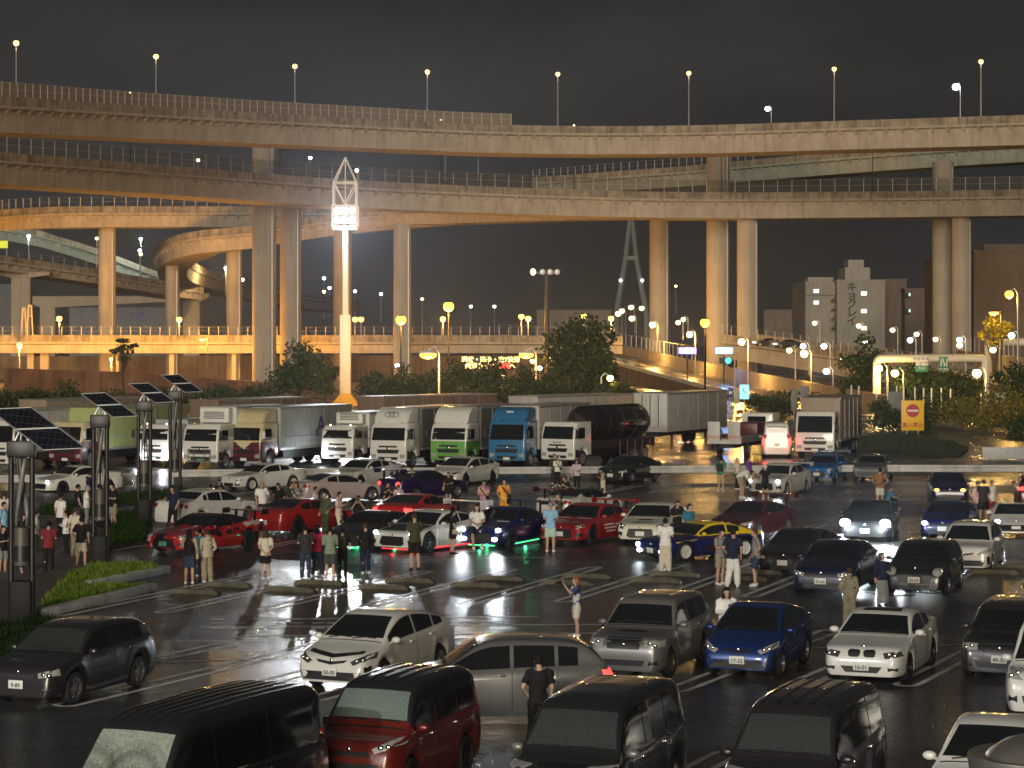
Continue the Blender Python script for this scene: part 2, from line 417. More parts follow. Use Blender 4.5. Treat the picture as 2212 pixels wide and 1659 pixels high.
bed4 = [gp(-40, 1480), gp(150, 1440), gp(175, 1395), gp(110, 1352), gp(60, 1348), gp(-60, 1390)]
mb = MB(); mb.prism([(p.x, p.y) for p in bed4], 0, .14); struct('grass_bed', mb, M_SOIL)
tag(grass('grass', bed4, .14, 5000, .22, 8, (.025, .05, .012)), 'dark grass behind the black hatchback')

# ---------------------------------------------------------------- guard rail along the far side of the car park
M_RAIL = concrete('white_guard_rail_paint', (.64, .63, .60), .38, .8, .5)
def guard_rail(pts, label, post_w=.11, h=.72):
    t = thing('guard_rail', label, 'guard rail', (0, 0, 0))
    mb = MB()
    P = [Vector(p) for p in pts]
    for a, b in zip(P[:-1], P[1:]):
        d = (b - a).normalized(); n = Vector((d.y, -d.x, 0))
        if n.y > 0: n = -n
        pr = [(.0, h - .38), (.05, h - .36), (.05, h - .24), (.0, h - .20), (.0, h - .16), (.05, h - .12), (.05, h - .02), (0, h), (-.03, h), (-.03, h - .38)]
        vs = []
        for p in (a, b): vs += [p + n * u + Vector((0, 0, z)) for u, z in pr]
        k = len(pr); mb.add(vs, [(i, (i + 1) % k, k + (i + 1) % k, k + i) for i in range(k)] + [tuple(range(k)), tuple(range(k, 2 * k))[::-1]])
    mb.build('rail', M_RAIL, t)
    pm = None
    tot = sum((b - a).length for a, b in zip(P[:-1], P[1:])); nn = int(tot / 4)
    for i in range(nn + 1):
        q = tot * i / nn; a, b = P[0], P[1]
        for a, b in zip(P[:-1], P[1:]):
            if q <= (b - a).length + 1e-6: break
            q -= (b - a).length
        p = a + (b - a).normalized() * q
        if pm is None:
            m2 = MB(); m2.tube([(0, 0, 0), (0, 0, h - .1)], post_w / 2, 8); pm = m2.mesh('post', M_RAIL, 40)
        link('post', pm, t, (p.x, p.y + .12, 0))
    return t
def rg(x, ybot): return gp(x, ybot)
guard_rail([rg(-60, 1062), rg(292, 1056)], 'white guard rail behind the white coupe at far left', h=.78)
guard_rail([rg(372, 1048), rg(700, 1044), rg(1100, 1041), rg(1500, 1038), rg(1900, 1036), rg(2290, 1036), rg(2900, 1037)], 'long white guard rail running in front of the parked lorries', h=.78)
# ---------------------------------------------------------------- elevated roads
def catmull(pts, step):
    P = [Vector(p) for p in pts]; P = [P[0] * 2 - P[1]] + P + [P[-1] * 2 - P[-2]]
    out = []
    for i in range(1, len(P) - 2):
        n = max(2, int((P[i + 1] - P[i]).length / step))
        for k in range(n):
            t = k / n
            a, b, c, d = P[i - 1], P[i], P[i + 1], P[i + 2]
            out.append(.5 * ((2 * b) + (c - a) * t + (2 * a - 5 * b + 4 * c - d) * t * t + (3 * b - a - 3 * c + d) * t ** 3))
    out.append(P[-2]); return out
def normals(path, side):
    ns = []
    for i in range(len(path)):
        t = path[min(i + 1, len(path) - 1)] - path[max(i - 1, 0)]; t.z = 0; t.normalize()
        ns.append(Vector((-t.y, t.x, 0)) * side)
    return ns
def sweep(mb, path, ns, prof, closed=True, cap=True):
    k = len(prof); vs = []
    for p, n in zip(path, ns): vs += [p + n * u + Vector((0, 0, z)) for u, z in prof]
    fs = []
    for i in range(len(path) - 1):
        for j in range(k if closed else k - 1):
            a, b = i * k + j, i * k + (j + 1) % k
            fs.append((a, b, b + k, a + k))
    if cap and closed: fs += [tuple(range(k))[::-1], tuple(range((len(path) - 1) * k, len(path) * k))]
    mb.add(vs, fs)
def along(path, step, start=0.0):
    """points at equal spacing with their tangent"""
    out = []; q = start; acc = 0
    for a, b in zip(path[:-1], path[1:]):
        l = (b - a).length
        while q <= acc + l:
            out.append((a.lerp(b, (q - acc) / max(l, 1e-6)), (b - a).normalized())); q += step
        acc += l
    return out
M_ROADTOP = flat('elevated_road_surface', (.05, .048, .045), .4, var=.2)
M_NET = None
def net_mat(name='fence_netting', c=(.08, .07, .055), a=.42):
    m, N, L, p = nm(name)
    p.inputs['Base Color'].default_value = (*c, 1); p.inputs['Roughness'].default_value = .7; p.inputs['Alpha'].default_value = a
    return m
M_NET = net_mat(); M_SHIELD = net_mat('noise_screen', (.21, .18, .14), .8)
def viaduct(label, knots, h, side=1, width=9.5, para=1.2, fence=0.0, post=1.75, ribs=True, fence_range=(0, 1), conc=None, raw=False, far_fence=True, net=False):
    path = catmull([k if raw else wp(*k) for k in knots], 4.0); ns = normals(path, side)
    o = path[len(path) // 2].copy(); path = [p - o for p in path]
    t = thing('elevated_road', label, 'elevated road', o)
    c = conc or M_CONC
    zl = -para
    mb = MB()
    w = width
    sweep(mb, path, ns, [(.0, zl - .02), (-.14, zl - .02), (-.14, zl - .38), (.45, zl - .62), (.75, -h), (w - .75, -h), (w - .45, zl - .62), (w + .14, zl - .38), (w + .14, zl - .02)])
    if ribs:
        for p, tg in along(path, 2.6):
            n = Vector((-tg.y, tg.x, 0)).normalized() * side; d = Vector((tg.x, tg.y, 0)).normalized() * .28
            a = p + n * -.10 + Vector((0, 0, zl - .39)); b = p + n * .46 + Vector((0, 0, zl - .64)); e = p + n * .56 + Vector((0, 0, zl - 1.25))
            mb.add([a - d, b - d, e - d, a + d, b + d, e + d], [(0, 1, 2), (3, 5, 4), (0, 2, 5, 3), (0, 3, 4, 1)])
    mb.build('girder', c, t)
    mb = MB(); sweep(mb, path, ns, [(0, zl), (0, 0), (.25, 0), (.32, zl)])
    for p, tg in along(path, 10.0, 5.0):      # expansion joints cut the parapet
        n = Vector((-tg.y, tg.x, 0)).normalized() * side; d = Vector((tg.x, tg.y, 0)).normalized() * .06
        q = [p + n * -.02, p + n * .27]
        mb.add([v + e + Vector((0, 0, z)) for z in (zl, .015) for v in q for e in (-d, d)], [(0, 1, 3, 2), (4, 6, 7, 5), (0, 4, 5, 1), (2, 3, 7, 6), (0, 2, 6, 4), (1, 5, 7, 3)])
    mb.build('parapet', M_PARA, t)
    mb = MB(); sweep(mb, path, ns, [(w, zl), (w, 0), (w - .25, 0), (w - .32, zl)]); mb.build('parapet', M_PARA, t)
    mb = MB(); sweep(mb, path, ns, [(.33, zl + .05), (w - .33, zl + .05)], False); mb.build('road_surface', M_ROADTOP, t)
    if fence > 0:
        i0, i1 = int(fence_range[0] * (len(path) - 1)), int(fence_range[1] * (len(path) - 1)) + 1
        fp = path[i0:i1]
        mb = MB()
        for z in (fence - .03, fence * .5): mb.tube([p + n * .12 + Vector((0, 0, z)) for p, n in zip(fp, ns[i0:i1])], .016, 4, False)
        f = mb.build('fence', M_FENCE, t)
        if net:
            mb = MB(); sweep(mb, fp, ns[i0:i1], [(.12, .05), (.12, fence)], False); mb.build('netting', M_NET if net is True else net, f)
        m2 = MB(); m2.box(-.05, .05, -.05, .05, 0, fence); pm = m2.mesh('post', M_FENCE)
        al = along(fp, post)
        if len(al) > 99: al = along(fp, post * len(al) / 99)
        for p, tg in al:
            n = Vector((-tg.y, tg.x, 0)).normalized() * side
            ob = link('post', pm, f, p + n * .12); ob.rotation_euler.z = math.atan2(tg.y, tg.x)
    return t
KA = [(-150, 195, 285), (0, 207, 297), (370, 232, 335), (737, 253, 366), (1106, 270, 383), (1475, 271, 384), (1843, 260, 374), (2212, 248, 360), (2400, 240, 350), (2750, 218, 330)]
viaduct('topmost curving concrete overpass spanning the whole picture under the row of amber lamps', KA, 4.7, fence=1.9, fence_range=(0, .515), net=M_SHIELD)
KB = [(-150, 313, 318), (0, 328, 330), (370, 358, 362), (737, 387, 386), (1106, 405, 400), (1475, 415, 406), (1843, 414, 408), (2212, 409, 405), (2400, 405, 400), (2750, 396, 390)]
viaduct('second overpass from the top, crossing in front of the piers with tall fence posts', KB, 4.6, fence=2.3, post=1.9, net=True)
KC = [(-100, 462, 392), (0, 453, 408), (100, 447, 420), (250, 445, 428), (545, 446, 436), (737, 446, 440), (1106, 434, 438), (1475, 424, 438), (1700, 418, 438), (2300, 410, 436)]
viaduct('third overpass, sweeping round under the second one at upper left', KC, 3.9, fence=1.7, post=2.2, fence_range=(0, .45))
KD = [(1500, 424, 447), (1250, 428, 446), (1106, 431, 445), (950, 440, 443), (800, 453, 440), (720, 462, 438), (620, 477, 434), (545, 488, 430), (430, 498, 430), (365, 514, 440), (335, 536, 460), (338, 560, 495), (372, 578, 532), (425, 594, 565), (500, 613, 602), (610, 634, 645), (720, 648, 690)]
viaduct('tight spiral ramp curling down behind the grey piers, lit orange from below', KD, 4.2, side=-1, width=7.5, para=1.3)
KE = [(-80, 540, 468), (0, 551, 480), (213, 582, 500), (357, 607, 520), (440, 620, 535)]
viaduct('lower left ramp with orange edge passing behind the round pier', KE, 3.1, fence=1.4, post=3)
KE2 = [(-40, 480, 590), (60, 494, 585), (130, 512, 585), (213, 538, 590), (333, 584, 600), (430, 615, 610)]
viaduct('grey green ramp sloping down behind the other ramps at far left', KE2, 4.0, width=8, conc=concrete('greenish_concrete', (.26, .29, .25), .3))
KF = [(-80, 723, 408), (300, 724, 410), (720, 724, 412), (1000, 724, 414), (1345, 726, 416)]
viaduct('low straight viaduct glowing orange behind the trees', KF, 3.25, fence=1.5, post=1.75, ribs=False)
KH = [(1560, 722, 402), (1640, 732, 396), (1760, 749, 386), (1880, 768, 374), (2010, 786, 362), (2300, 800, 350), (2700, 815, 340)]
viaduct('low viaduct with car lights sloping down past the big right piers', KH, 4.3, fence=1.6, post=2, ribs=False)
KL = [(1150, 384, 520), (1300, 372, 500), (1475, 359, 480), (1700, 338, 450), (1960, 316, 430), (2260, 296, 412), (2700, 268, 385)]
viaduct('pale climbing ramp between the top and second overpasses at right', KL, 4.2, width=8, fence=1.8, post=2.6, fence_range=(0, .42), conc=concrete('pale_green_grey_concrete', (.36, .38, .33), .3))
KM = [(1700, 583, 640), (1860, 576, 640), (1990, 590, 640)]

def pier(x0, x1, ytop, D, label, zb=-.3, name='bridge_pier', taper=0):
    s = F / D; r = (x1 - x0) / s / 2; p = wp((x0 + x1) / 2, ytop, D)
    t = thing(name, label, 'pier', (p.x, D, 0))
    mb = MB(); zt = p.z
    mb.lathe([(r, zb), (r, zt * .33), (r * .997, zt * .331), (r, zt * .335), (r, zt * .66), (r * .997, zt * .661), (r, zt * .665), (r, zt - .5), (r * .99, zt)], 32)
    mb.build('shaft', M_PIER, t, 35)
    mb = MB(); mb.tube([(r * .72, -r * .72, 0), (r * .72, -r * .72, zt - 1)], .09, 6); mb.build('drain_pipe', M_GALV, t)
    return t
pier(545, 597, 292, 389, 'tallest left pier carrying the top overpass, in front of the orange viaduct')
pier(605, 651, 441, 396, 'round pier just right of the tallest left pier')
pier(213, 250, 492, 432, 'round pier under the third overpass at far left')
pier(850, 888, 484, 398, 'round pier right of the floodlight mast, glowing orange at its foot')
pier(720, 760, 490, 440, 'round brown pier half hidden by the floodlight mast')
pier(489, 523, 524, 436, 'round pier under the spiral ramp beside the tallest left pier')
pier(357, 388, 574, 452, 'short round pier at the bend of the spiral ramp')
pier(1403, 1446, 474, 442, 'round pier left of the far bridge tower')
pier(1526, 1576, 318, 419, 'left one of the two big piers under the right half, reaching the top overpass')
pier(1592, 1638, 471, 412, 'pale round pier beside the tow truck end of the lorry row')
pier(2014, 2060, 350, 420, 'tall round pier at right with a lighter lower half, under the climbing ramp')
pier(2056, 2098, 468, 412, 'round pier at far right, brightest along its right edge')
def bent(x0, x1, y0, y1, D, cx0, cx1, ybot, label):
    s = F / D; a, b = wp(x0, y0, D), wp(x1, y1, D)
    t = thing('bridge_pier', label, 'pier', ((a.x + b.x) / 2, D, 0))
    cx = (a.x + b.x) / 2; mb = MB()
    hw = (b.x - a.x) / 2; c0, c1 = (cx0 - CX) / s - cx, (cx1 - CX) / s - cx
    T = Matrix.Rotation(R(90), 4, 'X'); mb.T = T
    mb.prism([(-hw, a.z), (-hw, (a.z + b.z) / 2), (c0, b.z), (c1, b.z), (hw, (a.z + b.z) / 2), (hw, a.z)], -1.3, 1.3); mb.build('crossbeam', M_PIER, t)
    mb = MB(); mb.box(c0, c1, -1.1, 1.1, -.3, b.z, .1); mb.build('shaft', M_PIER, t)
bent(330, 452, 634, 652, 545, 397, 432, 705, 'T shaped concrete pier behind the bend of the spiral ramp')
bent(0, 110, 588, 600, 488, 26, 68, 705, 'square pier under the lower left ramp at the picture edge')
bent(60, 360, 640, 664, 560, 88, 121, 705, 'wide grey frame pier far behind the round left pier')

# ramps on embankments: road sheet, low near kerb, far wall
def ramp(label, left, width, wall_h, wall_label=None, lamps=True):
    path = catmull([Vector(p) for p in left], 5); ns = normals(path, 1); o = path[0].copy()
    path = [p - o for p in path]
    ns = [n if n.x > 0 else -n for n in ns]
    t = thing('ramp_road', label, 'ramp road', o)
    mb = MB(); sweep(mb, path, ns, [(0, 0), (width, 0)], False); mb.build('road_surface', M_ROADW, t)
    mb = MB()
    for u in (.5, width * .5, width - .7): sweep(mb, path, ns, [(u, .01), (u + .18, .01)], False)
    mb.build('lane_line', M_LINE, t)
    mb = MB(); sweep(mb, path, ns, [(-.3, .45), (0, .45), (0, -.1), (-.3, -.1)]); mb.build('kerb', M_KERB, t)
    mb = MB(); sweep(mb, path, ns, [(-.28, -.1), (0, -.1), (-.2, -14), (-.6, -14)]); mb.build('retaining_wall', M_WALL, t)
    mb = MB(); sweep(mb, path, ns, [(width, -4), (width, wall_h), (width + .3, wall_h), (width + .5, -4)]); mb.build('parapet', M_CONC, t)
    n2 = len(path) // 2
    mb = MB()
    for p, n in list(zip(path, ns))[n2::1]:
        q = p + n * (width + .15) + Vector((0, 0, wall_h)); mb.box(q.x - .05, q.x + .05, q.y - .05, q.y + .05, q.z, q.z + 2.2)
    mb.tube([p + n * (width + .15) + Vector((0, 0, wall_h + 2.2)) for p, n in list(zip(path, ns))[n2:]], .04, 4); mb.build('fence', M_FENCE, t)
    return t
ramp('amber lit wet ramp road curving down from the far viaduct in the middle', [(29.6, 222, -.1), (29, 240, .13), (28.2, 281, .5), (26, 325, 1.15), (19.6, 400, 3.1), (16, 440, 4.3), (6, 490, 6.2), (-10, 520, 7.2)], 8, 1.9)
ramp('amber lit ramp road rising behind the white gantry at right', [(50, 212, 2.1), (52.9, 235, 2.3), (65.4, 350, 2.95), (69, 390, 3.3)], 7, 2.6)

# brown retaining wall below the orange viaduct, and what stands under it
def wall(name, label, pts, z0, mat, th=.4, cat='wall'):
    o = Vector(pts[0]); mb = MB()
    P = [Vector(p) - Vector((o.x, o.y, 0)) for p in pts]
    for a, b in zip(P[:-1], P[1:]):
        n = Vector((-(b - a).y, (b - a).x, 0)).normalized() * th
        mb.add([(a.x, a.y, z0), (b.x, b.y, z0), (b.x, b.y, b.z), (a.x, a.y, a.z), (a.x + n.x, a.y + n.y, z0), (b.x + n.x, b.y + n.y, z0), (b.x + n.x, b.y + n.y, b.z), (a.x + n.x, a.y + n.y, a.z)],
               [(0, 1, 2, 3), (5, 4, 7, 6), (3, 2, 6, 7), (0, 3, 7, 4), (1, 5, 6, 2)])
        Ln = (b - a).length; k = 3.0
        while k < Ln:                       # buttress strips
            p = a.lerp(b, k / Ln); zt = p.z - .4
            if name == 'retaining_wall': mb.box(p.x - .2, p.x + .2, p.y - .16, p.y, z0, zt)
            k += 6.5
    return tag(mb.build(name, mat, None, False, (o.x, o.y, 0)), label, cat)
M_RUST = concrete('rust_brown_wall', (.22, .105, .055), .55, .4)
wall('retaining_wall', 'rust brown retaining wall sloping down below the orange viaduct', [wp(8, 795, 330), wp(250, 803, 330), wp(545, 824, 330), wp(720, 838, 330)], -.2, M_RUST)
wall('abutment_wall', 'brown wall in the gap under the orange viaduct', [wp(-60, 770, 452), wp(500, 768, 452), wp(1330, 768, 452)], -.2, concrete('abutment_concrete', (.24, .17, .11), .5, .3))
for i, (x0, x1) in enumerate(((58, 72), (86, 105), (250, 256), (365, 376), (500, 510))):
    s = F / 414; a = wp(x0, 762, 414); mb = MB(); mb.box(-(x1 - x0) / s / 2, (x1 - x0) / s / 2, 0, 1.0, -.2, a.z, .08)
    tag(mb.build('support_column', M_CONC, None, False, ((x0 + x1) / 2 / s - CX / s, 414, 0)), 'slim concrete column under the orange viaduct at left, ' + ('leftmost and brightest', 'second and widest', 'just right of the far left round pier', 'below the short round pier', 'left of the tallest left pier')[i], 'column')
# ---------------------------------------------------------------- cars
GLASS = flat('dark_car_glass', (.010, .012, .012), .05, coat=.6, var=0)
GLASS2 = flat('reflection_toned_car_glass', (.035, .04, .036), .09, coat=.6, var=.5, scale=1.5)  # lighter glass colour stands for lamps reflected in the windscreen
def wet_glass(name, base, wash, arcs):
    """windscreen fogged by rain, with swept wiper arcs"""
    m, N, L, p = nm(name)
    tc = N.new('ShaderNodeTexCoord')
    no = N.new('ShaderNodeTexNoise'); no.inputs['Scale'].default_value = 38 if not arcs else 26; no.inputs['Detail'].default_value = 8; no.inputs['Roughness'].default_value = .75
    L.new(tc.outputs['Object'], no.inputs['Vector'])
    fac = no.outputs['Fac']
    if arcs:
        for cy_ in (-.55, .16):
            mp = N.new('ShaderNodeVectorMath'); mp.operation = 'DISTANCE'; mp.inputs[1].default_value = (0, cy_, 0)
            sp = N.new('ShaderNodeSeparateXYZ'); cb = N.new('ShaderNodeCombineXYZ')
            L.new(tc.outputs['Object'], sp.inputs[0]); L.new(sp.outputs['Y'], cb.inputs['Y'])
            sb = N.new('ShaderNodeMath'); sb.operation = 'SUBTRACT'; sb.inputs[1].default_value = 1.02; L.new(sp.outputs['Z'], sb.inputs[0]); L.new(sb.outputs[0], cb.inputs['Z'])
            L.new(cb.outputs[0], mp.inputs[0])
            wv = N.new('ShaderNodeMapRange'); wv.inputs[1].default_value = .60; wv.inputs[2].default_value = .64; wv.inputs[3].default_value = .45; wv.inputs[4].default_value = 1
            sn = N.new('ShaderNodeMath'); sn.operation = 'MULTIPLY'; sn.inputs[1].default_value = 30
            ns_ = N.new('ShaderNodeMath'); ns_.operation = 'MULTIPLY_ADD'; ns_.inputs[1].default_value = .22; L.new(no.outputs['Fac'], ns_.inputs[0]); L.new(mp.outputs['Value'], ns_.inputs[2]); L.new(ns_.outputs[0], sn.inputs[0])
            s2 = N.new('ShaderNodeMath'); s2.operation = 'SINE'; L.new(sn.outputs[0], s2.inputs[0])
            s3 = N.new('ShaderNodeMapRange'); s3.inputs[1].default_value = -1; s3.inputs[2].default_value = 1; s3.inputs[3].default_value = .66; s3.inputs[4].default_value = .88; L.new(s2.outputs[0], s3.inputs[0]); L.new(s3.outputs[0], wv.inputs[3])
            L.new(mp.outputs['Value'], wv.inputs[0])
            mu = N.new('ShaderNodeMath'); mu.operation = 'MULTIPLY'; L.new(fac, mu.inputs[0]); L.new(wv.outputs[0], mu.inputs[1]); fac = mu.outputs[0]
    rr = N.new('ShaderNodeMapRange'); rr.inputs[1].default_value = .18; rr.inputs[2].default_value = .56; L.new(fac, rr.inputs[0])
    mx = N.new('ShaderNodeMix'); mx.data_type = 'RGBA'; mx.inputs[6].default_value = (*base, 1); mx.inputs[7].default_value = (*wash, 1)
    L.new(rr.outputs[0], mx.inputs[0]); L.new(mx.outputs[2], p.inputs['Base Color'])
    r2 = N.new('ShaderNodeMapRange'); r2.inputs[3].default_value = .08; r2.inputs[4].default_value = .5; L.new(rr.outputs[0], r2.inputs[0]); L.new(r2.outputs[0], p.inputs['Roughness'])
    b = N.new('ShaderNodeBump'); b.inputs['Strength'].default_value = .3; b.inputs['Distance'].default_value = .01; L.new(no.outputs['Fac'], b.inputs['Height']); L.new(b.outputs[0], p.inputs['Normal'])
    return m
GLASS_VAN = wet_glass('rain_streaked_windscreen', (.05, .052, .045), (.30, .32, .26), True)
GLASS_RED = wet_glass('beaded_windscreen', (.05, .06, .056), (.15, .19, .17), False)
GLASS_DRIP = wet_glass('drizzled_windscreen', (.014, .018, .017), (.036, .042, .038), False)
LENS = flat('clear_headlamp_lens', (.42, .42, .38), .12, .2, coat=1, var=.4, scale=9)
LENS_D = flat('smoked_headlamp_lens', (.07, .07, .065), .1, .2, coat=1, var=.4, scale=9)
TAILR = flat('red_tail_lens', (.28, .012, .012), .2, coat=1, var=.2)
PLATEW = flat('white_number_plate', (.70, .70, .66), .5, var=.05)
PLATEG = flat('green_number_plate', (.10, .32, .20), .5, var=.05)
INK = flat('dark_green_plate_ink', (.02, .07, .045), .5, var=0)
WHITEINK = flat('white_vinyl_lettering', (.75, .74, .70), .5, var=0)
BLACKINK = flat('black_vinyl_lettering', (.015, .015, .015), .5, var=0)
RIM_S = flat('silver_alloy', (.50, .50, .50), .28, .85, var=.1)
RIM_D = flat('dark_alloy', (.05, .05, .052), .3, .7, var=.1)
RIM_W = flat('white_alloy', (.70, .69, .64), .35, var=.1)
RIM_G = flat('bronze_alloy', (.30, .24, .13), .3, .8, var=.1)
# silhouettes: (fraction of length from the nose, fraction of height); then the shoulder line; cowl, screen top, roof end, rear glass end; pillars
ARCH = dict(
 sedan=dict(top=[(0, .34), (.003, .45), (.010, .53), (.04, .57), (.14, .605), (.285, .665), (.35, .80), (.425, .945), (.47, .985), (.56, 1), (.65, .985), (.71, .945), (.77, .85), (.835, .755), (.90, .745), (.965, .735), (.992, .66), (1, .5)],
            belt=[(0, .30), (.010, .49), (.04, .54), (.285, .640), (.55, .665), (.835, .715), (.965, .70), (1, .44)], cow=.285, wt=.425, rr=.70, rb=.835, B=.53, C=.70, q=.76, tum=.34),
 coupe=dict(top=[(0, .33), (.003, .45), (.010, .535), (.04, .575), (.14, .61), (.29, .675), (.36, .82), (.435, .95), (.48, .985), (.54, 1), (.62, .985), (.70, .93), (.80, .81), (.86, .765), (.92, .755), (.97, .74), (.993, .66), (1, .5)],
            belt=[(0, .29), (.010, .50), (.04, .55), (.29, .645), (.55, .675), (.84, .735), (.97, .71), (1, .44)], cow=.29, wt=.435, rr=.63, rb=.84, B=.60, C=.735, q=0, tum=.38),
 sports=dict(top=[(0, .30), (.004, .42), (.016, .50), (.06, .545), (.17, .60), (.28, .66), (.36, .83), (.43, .955), (.48, .99), (.53, 1), (.60, .98), (.70, .90), (.82, .78), (.90, .745), (.965, .735), (.992, .66), (1, .5)],
            belt=[(0, .26), (.016, .46), (.06, .525), (.28, .635), (.55, .66), (.80, .73), (.965, .705), (1, .44)], cow=.28, wt=.43, rr=.60, rb=.84, B=.585, C=.72, q=0, tum=.42),
 wedge=dict(top=[(0, .22), (.01, .34), (.06, .44), (.16, .56), (.24, .66), (.33, .84), (.42, .975), (.48, 1), (.56, .985), (.70, .90), (.85, .80), (.97, .74), (.995, .66), (1, .5)],
            belt=[(0, .20), (.06, .41), (.24, .64), (.55, .70), (.80, .74), (.97, .70), (1, .44)], cow=.24, wt=.42, rr=.58, rb=.76, B=.55, C=.64, q=0, tum=.5),
 hatch=dict(top=[(0, .30), (.004, .44), (.014, .525), (.05, .565), (.16, .60), (.255, .645), (.33, .80), (.41, .945), (.46, .985), (.56, 1), (.72, .99), (.82, .965), (.87, .94), (.925, .80), (.965, .68), (.99, .58), (1, .40)],
            belt=[(0, .27), (.014, .49), (.05, .535), (.255, .615), (.6, .655), (.93, .68), (.985, .58), (1, .36)], cow=.255, wt=.41, rr=.865, rb=.955, B=.55, C=.74, q=.84, tum=.34),
 wedgehatch=dict(top=[(0, .30), (.004, .40), (.02, .475), (.06, .53), (.12, .575), (.21, .645), (.31, .83), (.40, .955), (.46, .99), (.51, 1), (.60, .98), (.72, .915), (.83, .83), (.91, .755), (.96, .70), (.99, .58), (1, .40)],
            belt=[(0, .27), (.02, .44), (.06, .50), (.21, .60), (.6, .665), (.93, .72), (.985, .60), (1, .36)], cow=.21, wt=.40, rr=.75, rb=.93, B=.52, C=.72, q=.83, tum=.36),
 wagon=dict(top=[(0, .30), (.003, .44), (.010, .54), (.04, .57), (.14, .59), (.275, .635), (.33, .78), (.385, .935), (.43, .985), (.55, 1), (.75, .995), (.86, .975), (.90, .94), (.945, .78), (.972, .65), (.992, .55), (1, .38)],
            belt=[(0, .27), (.010, .505), (.04, .54), (.275, .61), (.6, .635), (.95, .655), (.988, .55), (1, .34)], cow=.275, wt=.385, rr=.895, rb=.96, B=.53, C=.71, q=.865, tum=.28),
 minivan=dict(top=[(0, .27), (.003, .40), (.010, .48), (.04, .515), (.12, .535), (.185, .575), (.24, .74), (.30, .915), (.34, .965), (.42, .99), (.6, 1), (.82, .99), (.915, .965), (.945, .93), (.972, .70), (.99, .5), (1, .34)],
            belt=[(0, .25), (.010, .45), (.04, .49), (.185, .55), (.5, .565), (.95, .60), (.988, .48), (1, .30)], cow=.185, wt=.30, rr=.94, rb=.968, B=.46, C=.70, q=.90, tum=.17),
 van=dict(top=[(0, .25), (.004, .35), (.012, .44), (.035, .49), (.06, .515), (.11, .69), (.175, .90), (.21, .955), (.28, .985), (.6, 1), (.86, .99), (.945, .965), (.965, .93), (.985, .66), (.995, .45), (1, .30)],
            belt=[(0, .23), (.012, .40), (.06, .485), (.5, .52), (.96, .54), (.99, .42), (1, .27)], cow=.06, wt=.175, rr=.96, rb=.984, B=.33, C=.62, q=.93, tum=.14))
def P2(*a): return list(zip(a[::2], a[1::2]))
FACE = dict(   # headlamp, grilles (centre ones), mirrored intakes, centre intakes, plate height, emblem height - as fractions of half width and height
 kidney=dict(hl=P2(.50, .505, .88, .535, .93, .455, .56, .42), mg=[P2(.03, .515, .08, .54, .28, .545, .335, .515, .32, .455, .27, .435, .09, .435, .05, .46)], lo=[P2(-.50, .30, .50, .30, .38, .205, -.38, .205)], ml=[P2(.62, .29, .86, .29, .84, .235, .64, .235)], pl=.30, em=.575),
 smile=dict(hl=P2(.50, .425, .93, .545, .95, .47, .60, .38), cg=[P2(-.42, .45, 0, .42, .42, .45, .34, .41, 0, .38, -.34, .41)], lo=[P2(-.80, .29, .80, .29, .70, .17, -.70, .17)], ml=[P2(.84, .36, .93, .38, .93, .20, .86, .20)], pl=.29, em=.435),
 plain=dict(hl=P2(.52, .46, .90, .52, .93, .43, .56, .40), cg=[P2(-.45, .455, .45, .455, .42, .39, -.42, .39)], lo=[P2(-.60, .28, .60, .28, .52, .17, -.52, .17)], ml=[P2(.68, .27, .86, .27, .84, .21, .68, .21)], pl=.31, em=.47),
 box=dict(hl=P2(.50, .53, .93, .54, .94, .45, .52, .44), cg=[P2(-.44, .54, .44, .54, .40, .42, -.40, .42)], lo=[P2(-.55, .28, .55, .28, .50, .20, -.50, .20)], ml=[P2(.64, .28, .84, .28, .84, .21, .64, .21)], pl=.33, em=.48),
 mouth=dict(hl=P2(.58, .50, .86, .55, .92, .47, .66, .40), cg=[P2(-.46, .42, .46, .42, .52, .24, .40, .19, -.40, .19, -.52, .24)], ml=[P2(.66, .33, .90, .36, .88, .22, .70, .22)], pl=.30, em=.45),
 wide=dict(hl=P2(.46, .46, .90, .52, .93, .44, .56, .41), cg=[P2(-.70, .39, .70, .39, .62, .20, -.62, .20)], ml=[], pl=.30, em=.49),
 lower=dict(hl=P2(.60, .42, .90, .47, .93, .40, .64, .37), lo=[P2(-.46, .30, .46, .30, .40, .17, -.40, .17)], ml=[P2(.56, .29, .86, .29, .84, .20, .58, .20)], pl=.29, em=.46),
 round=dict(hl=[(.72 + .15 * math.cos(q * math.pi / 6), .49 + .075 * math.sin(q * math.pi / 6)) for q in range(12)], cg=[P2(-.50, .43, .50, .43, .56, .36, .44, .28, -.44, .28, -.56, .36)], lo=[P2(-.5, .24, .5, .24, .46, .18, -.46, .18)], ml=[], pl=.34, em=.55),
 split=dict(hl=P2(.48, .46, .92, .56, .95, .49, .55, .42), cg=[P2(-.46, .43, .46, .43, .46, .39, -.46, .39)], lo=[P2(-.62, .33, .62, .33, .72, .14, -.72, .14)], ml=[], pl=.24, em=.45))

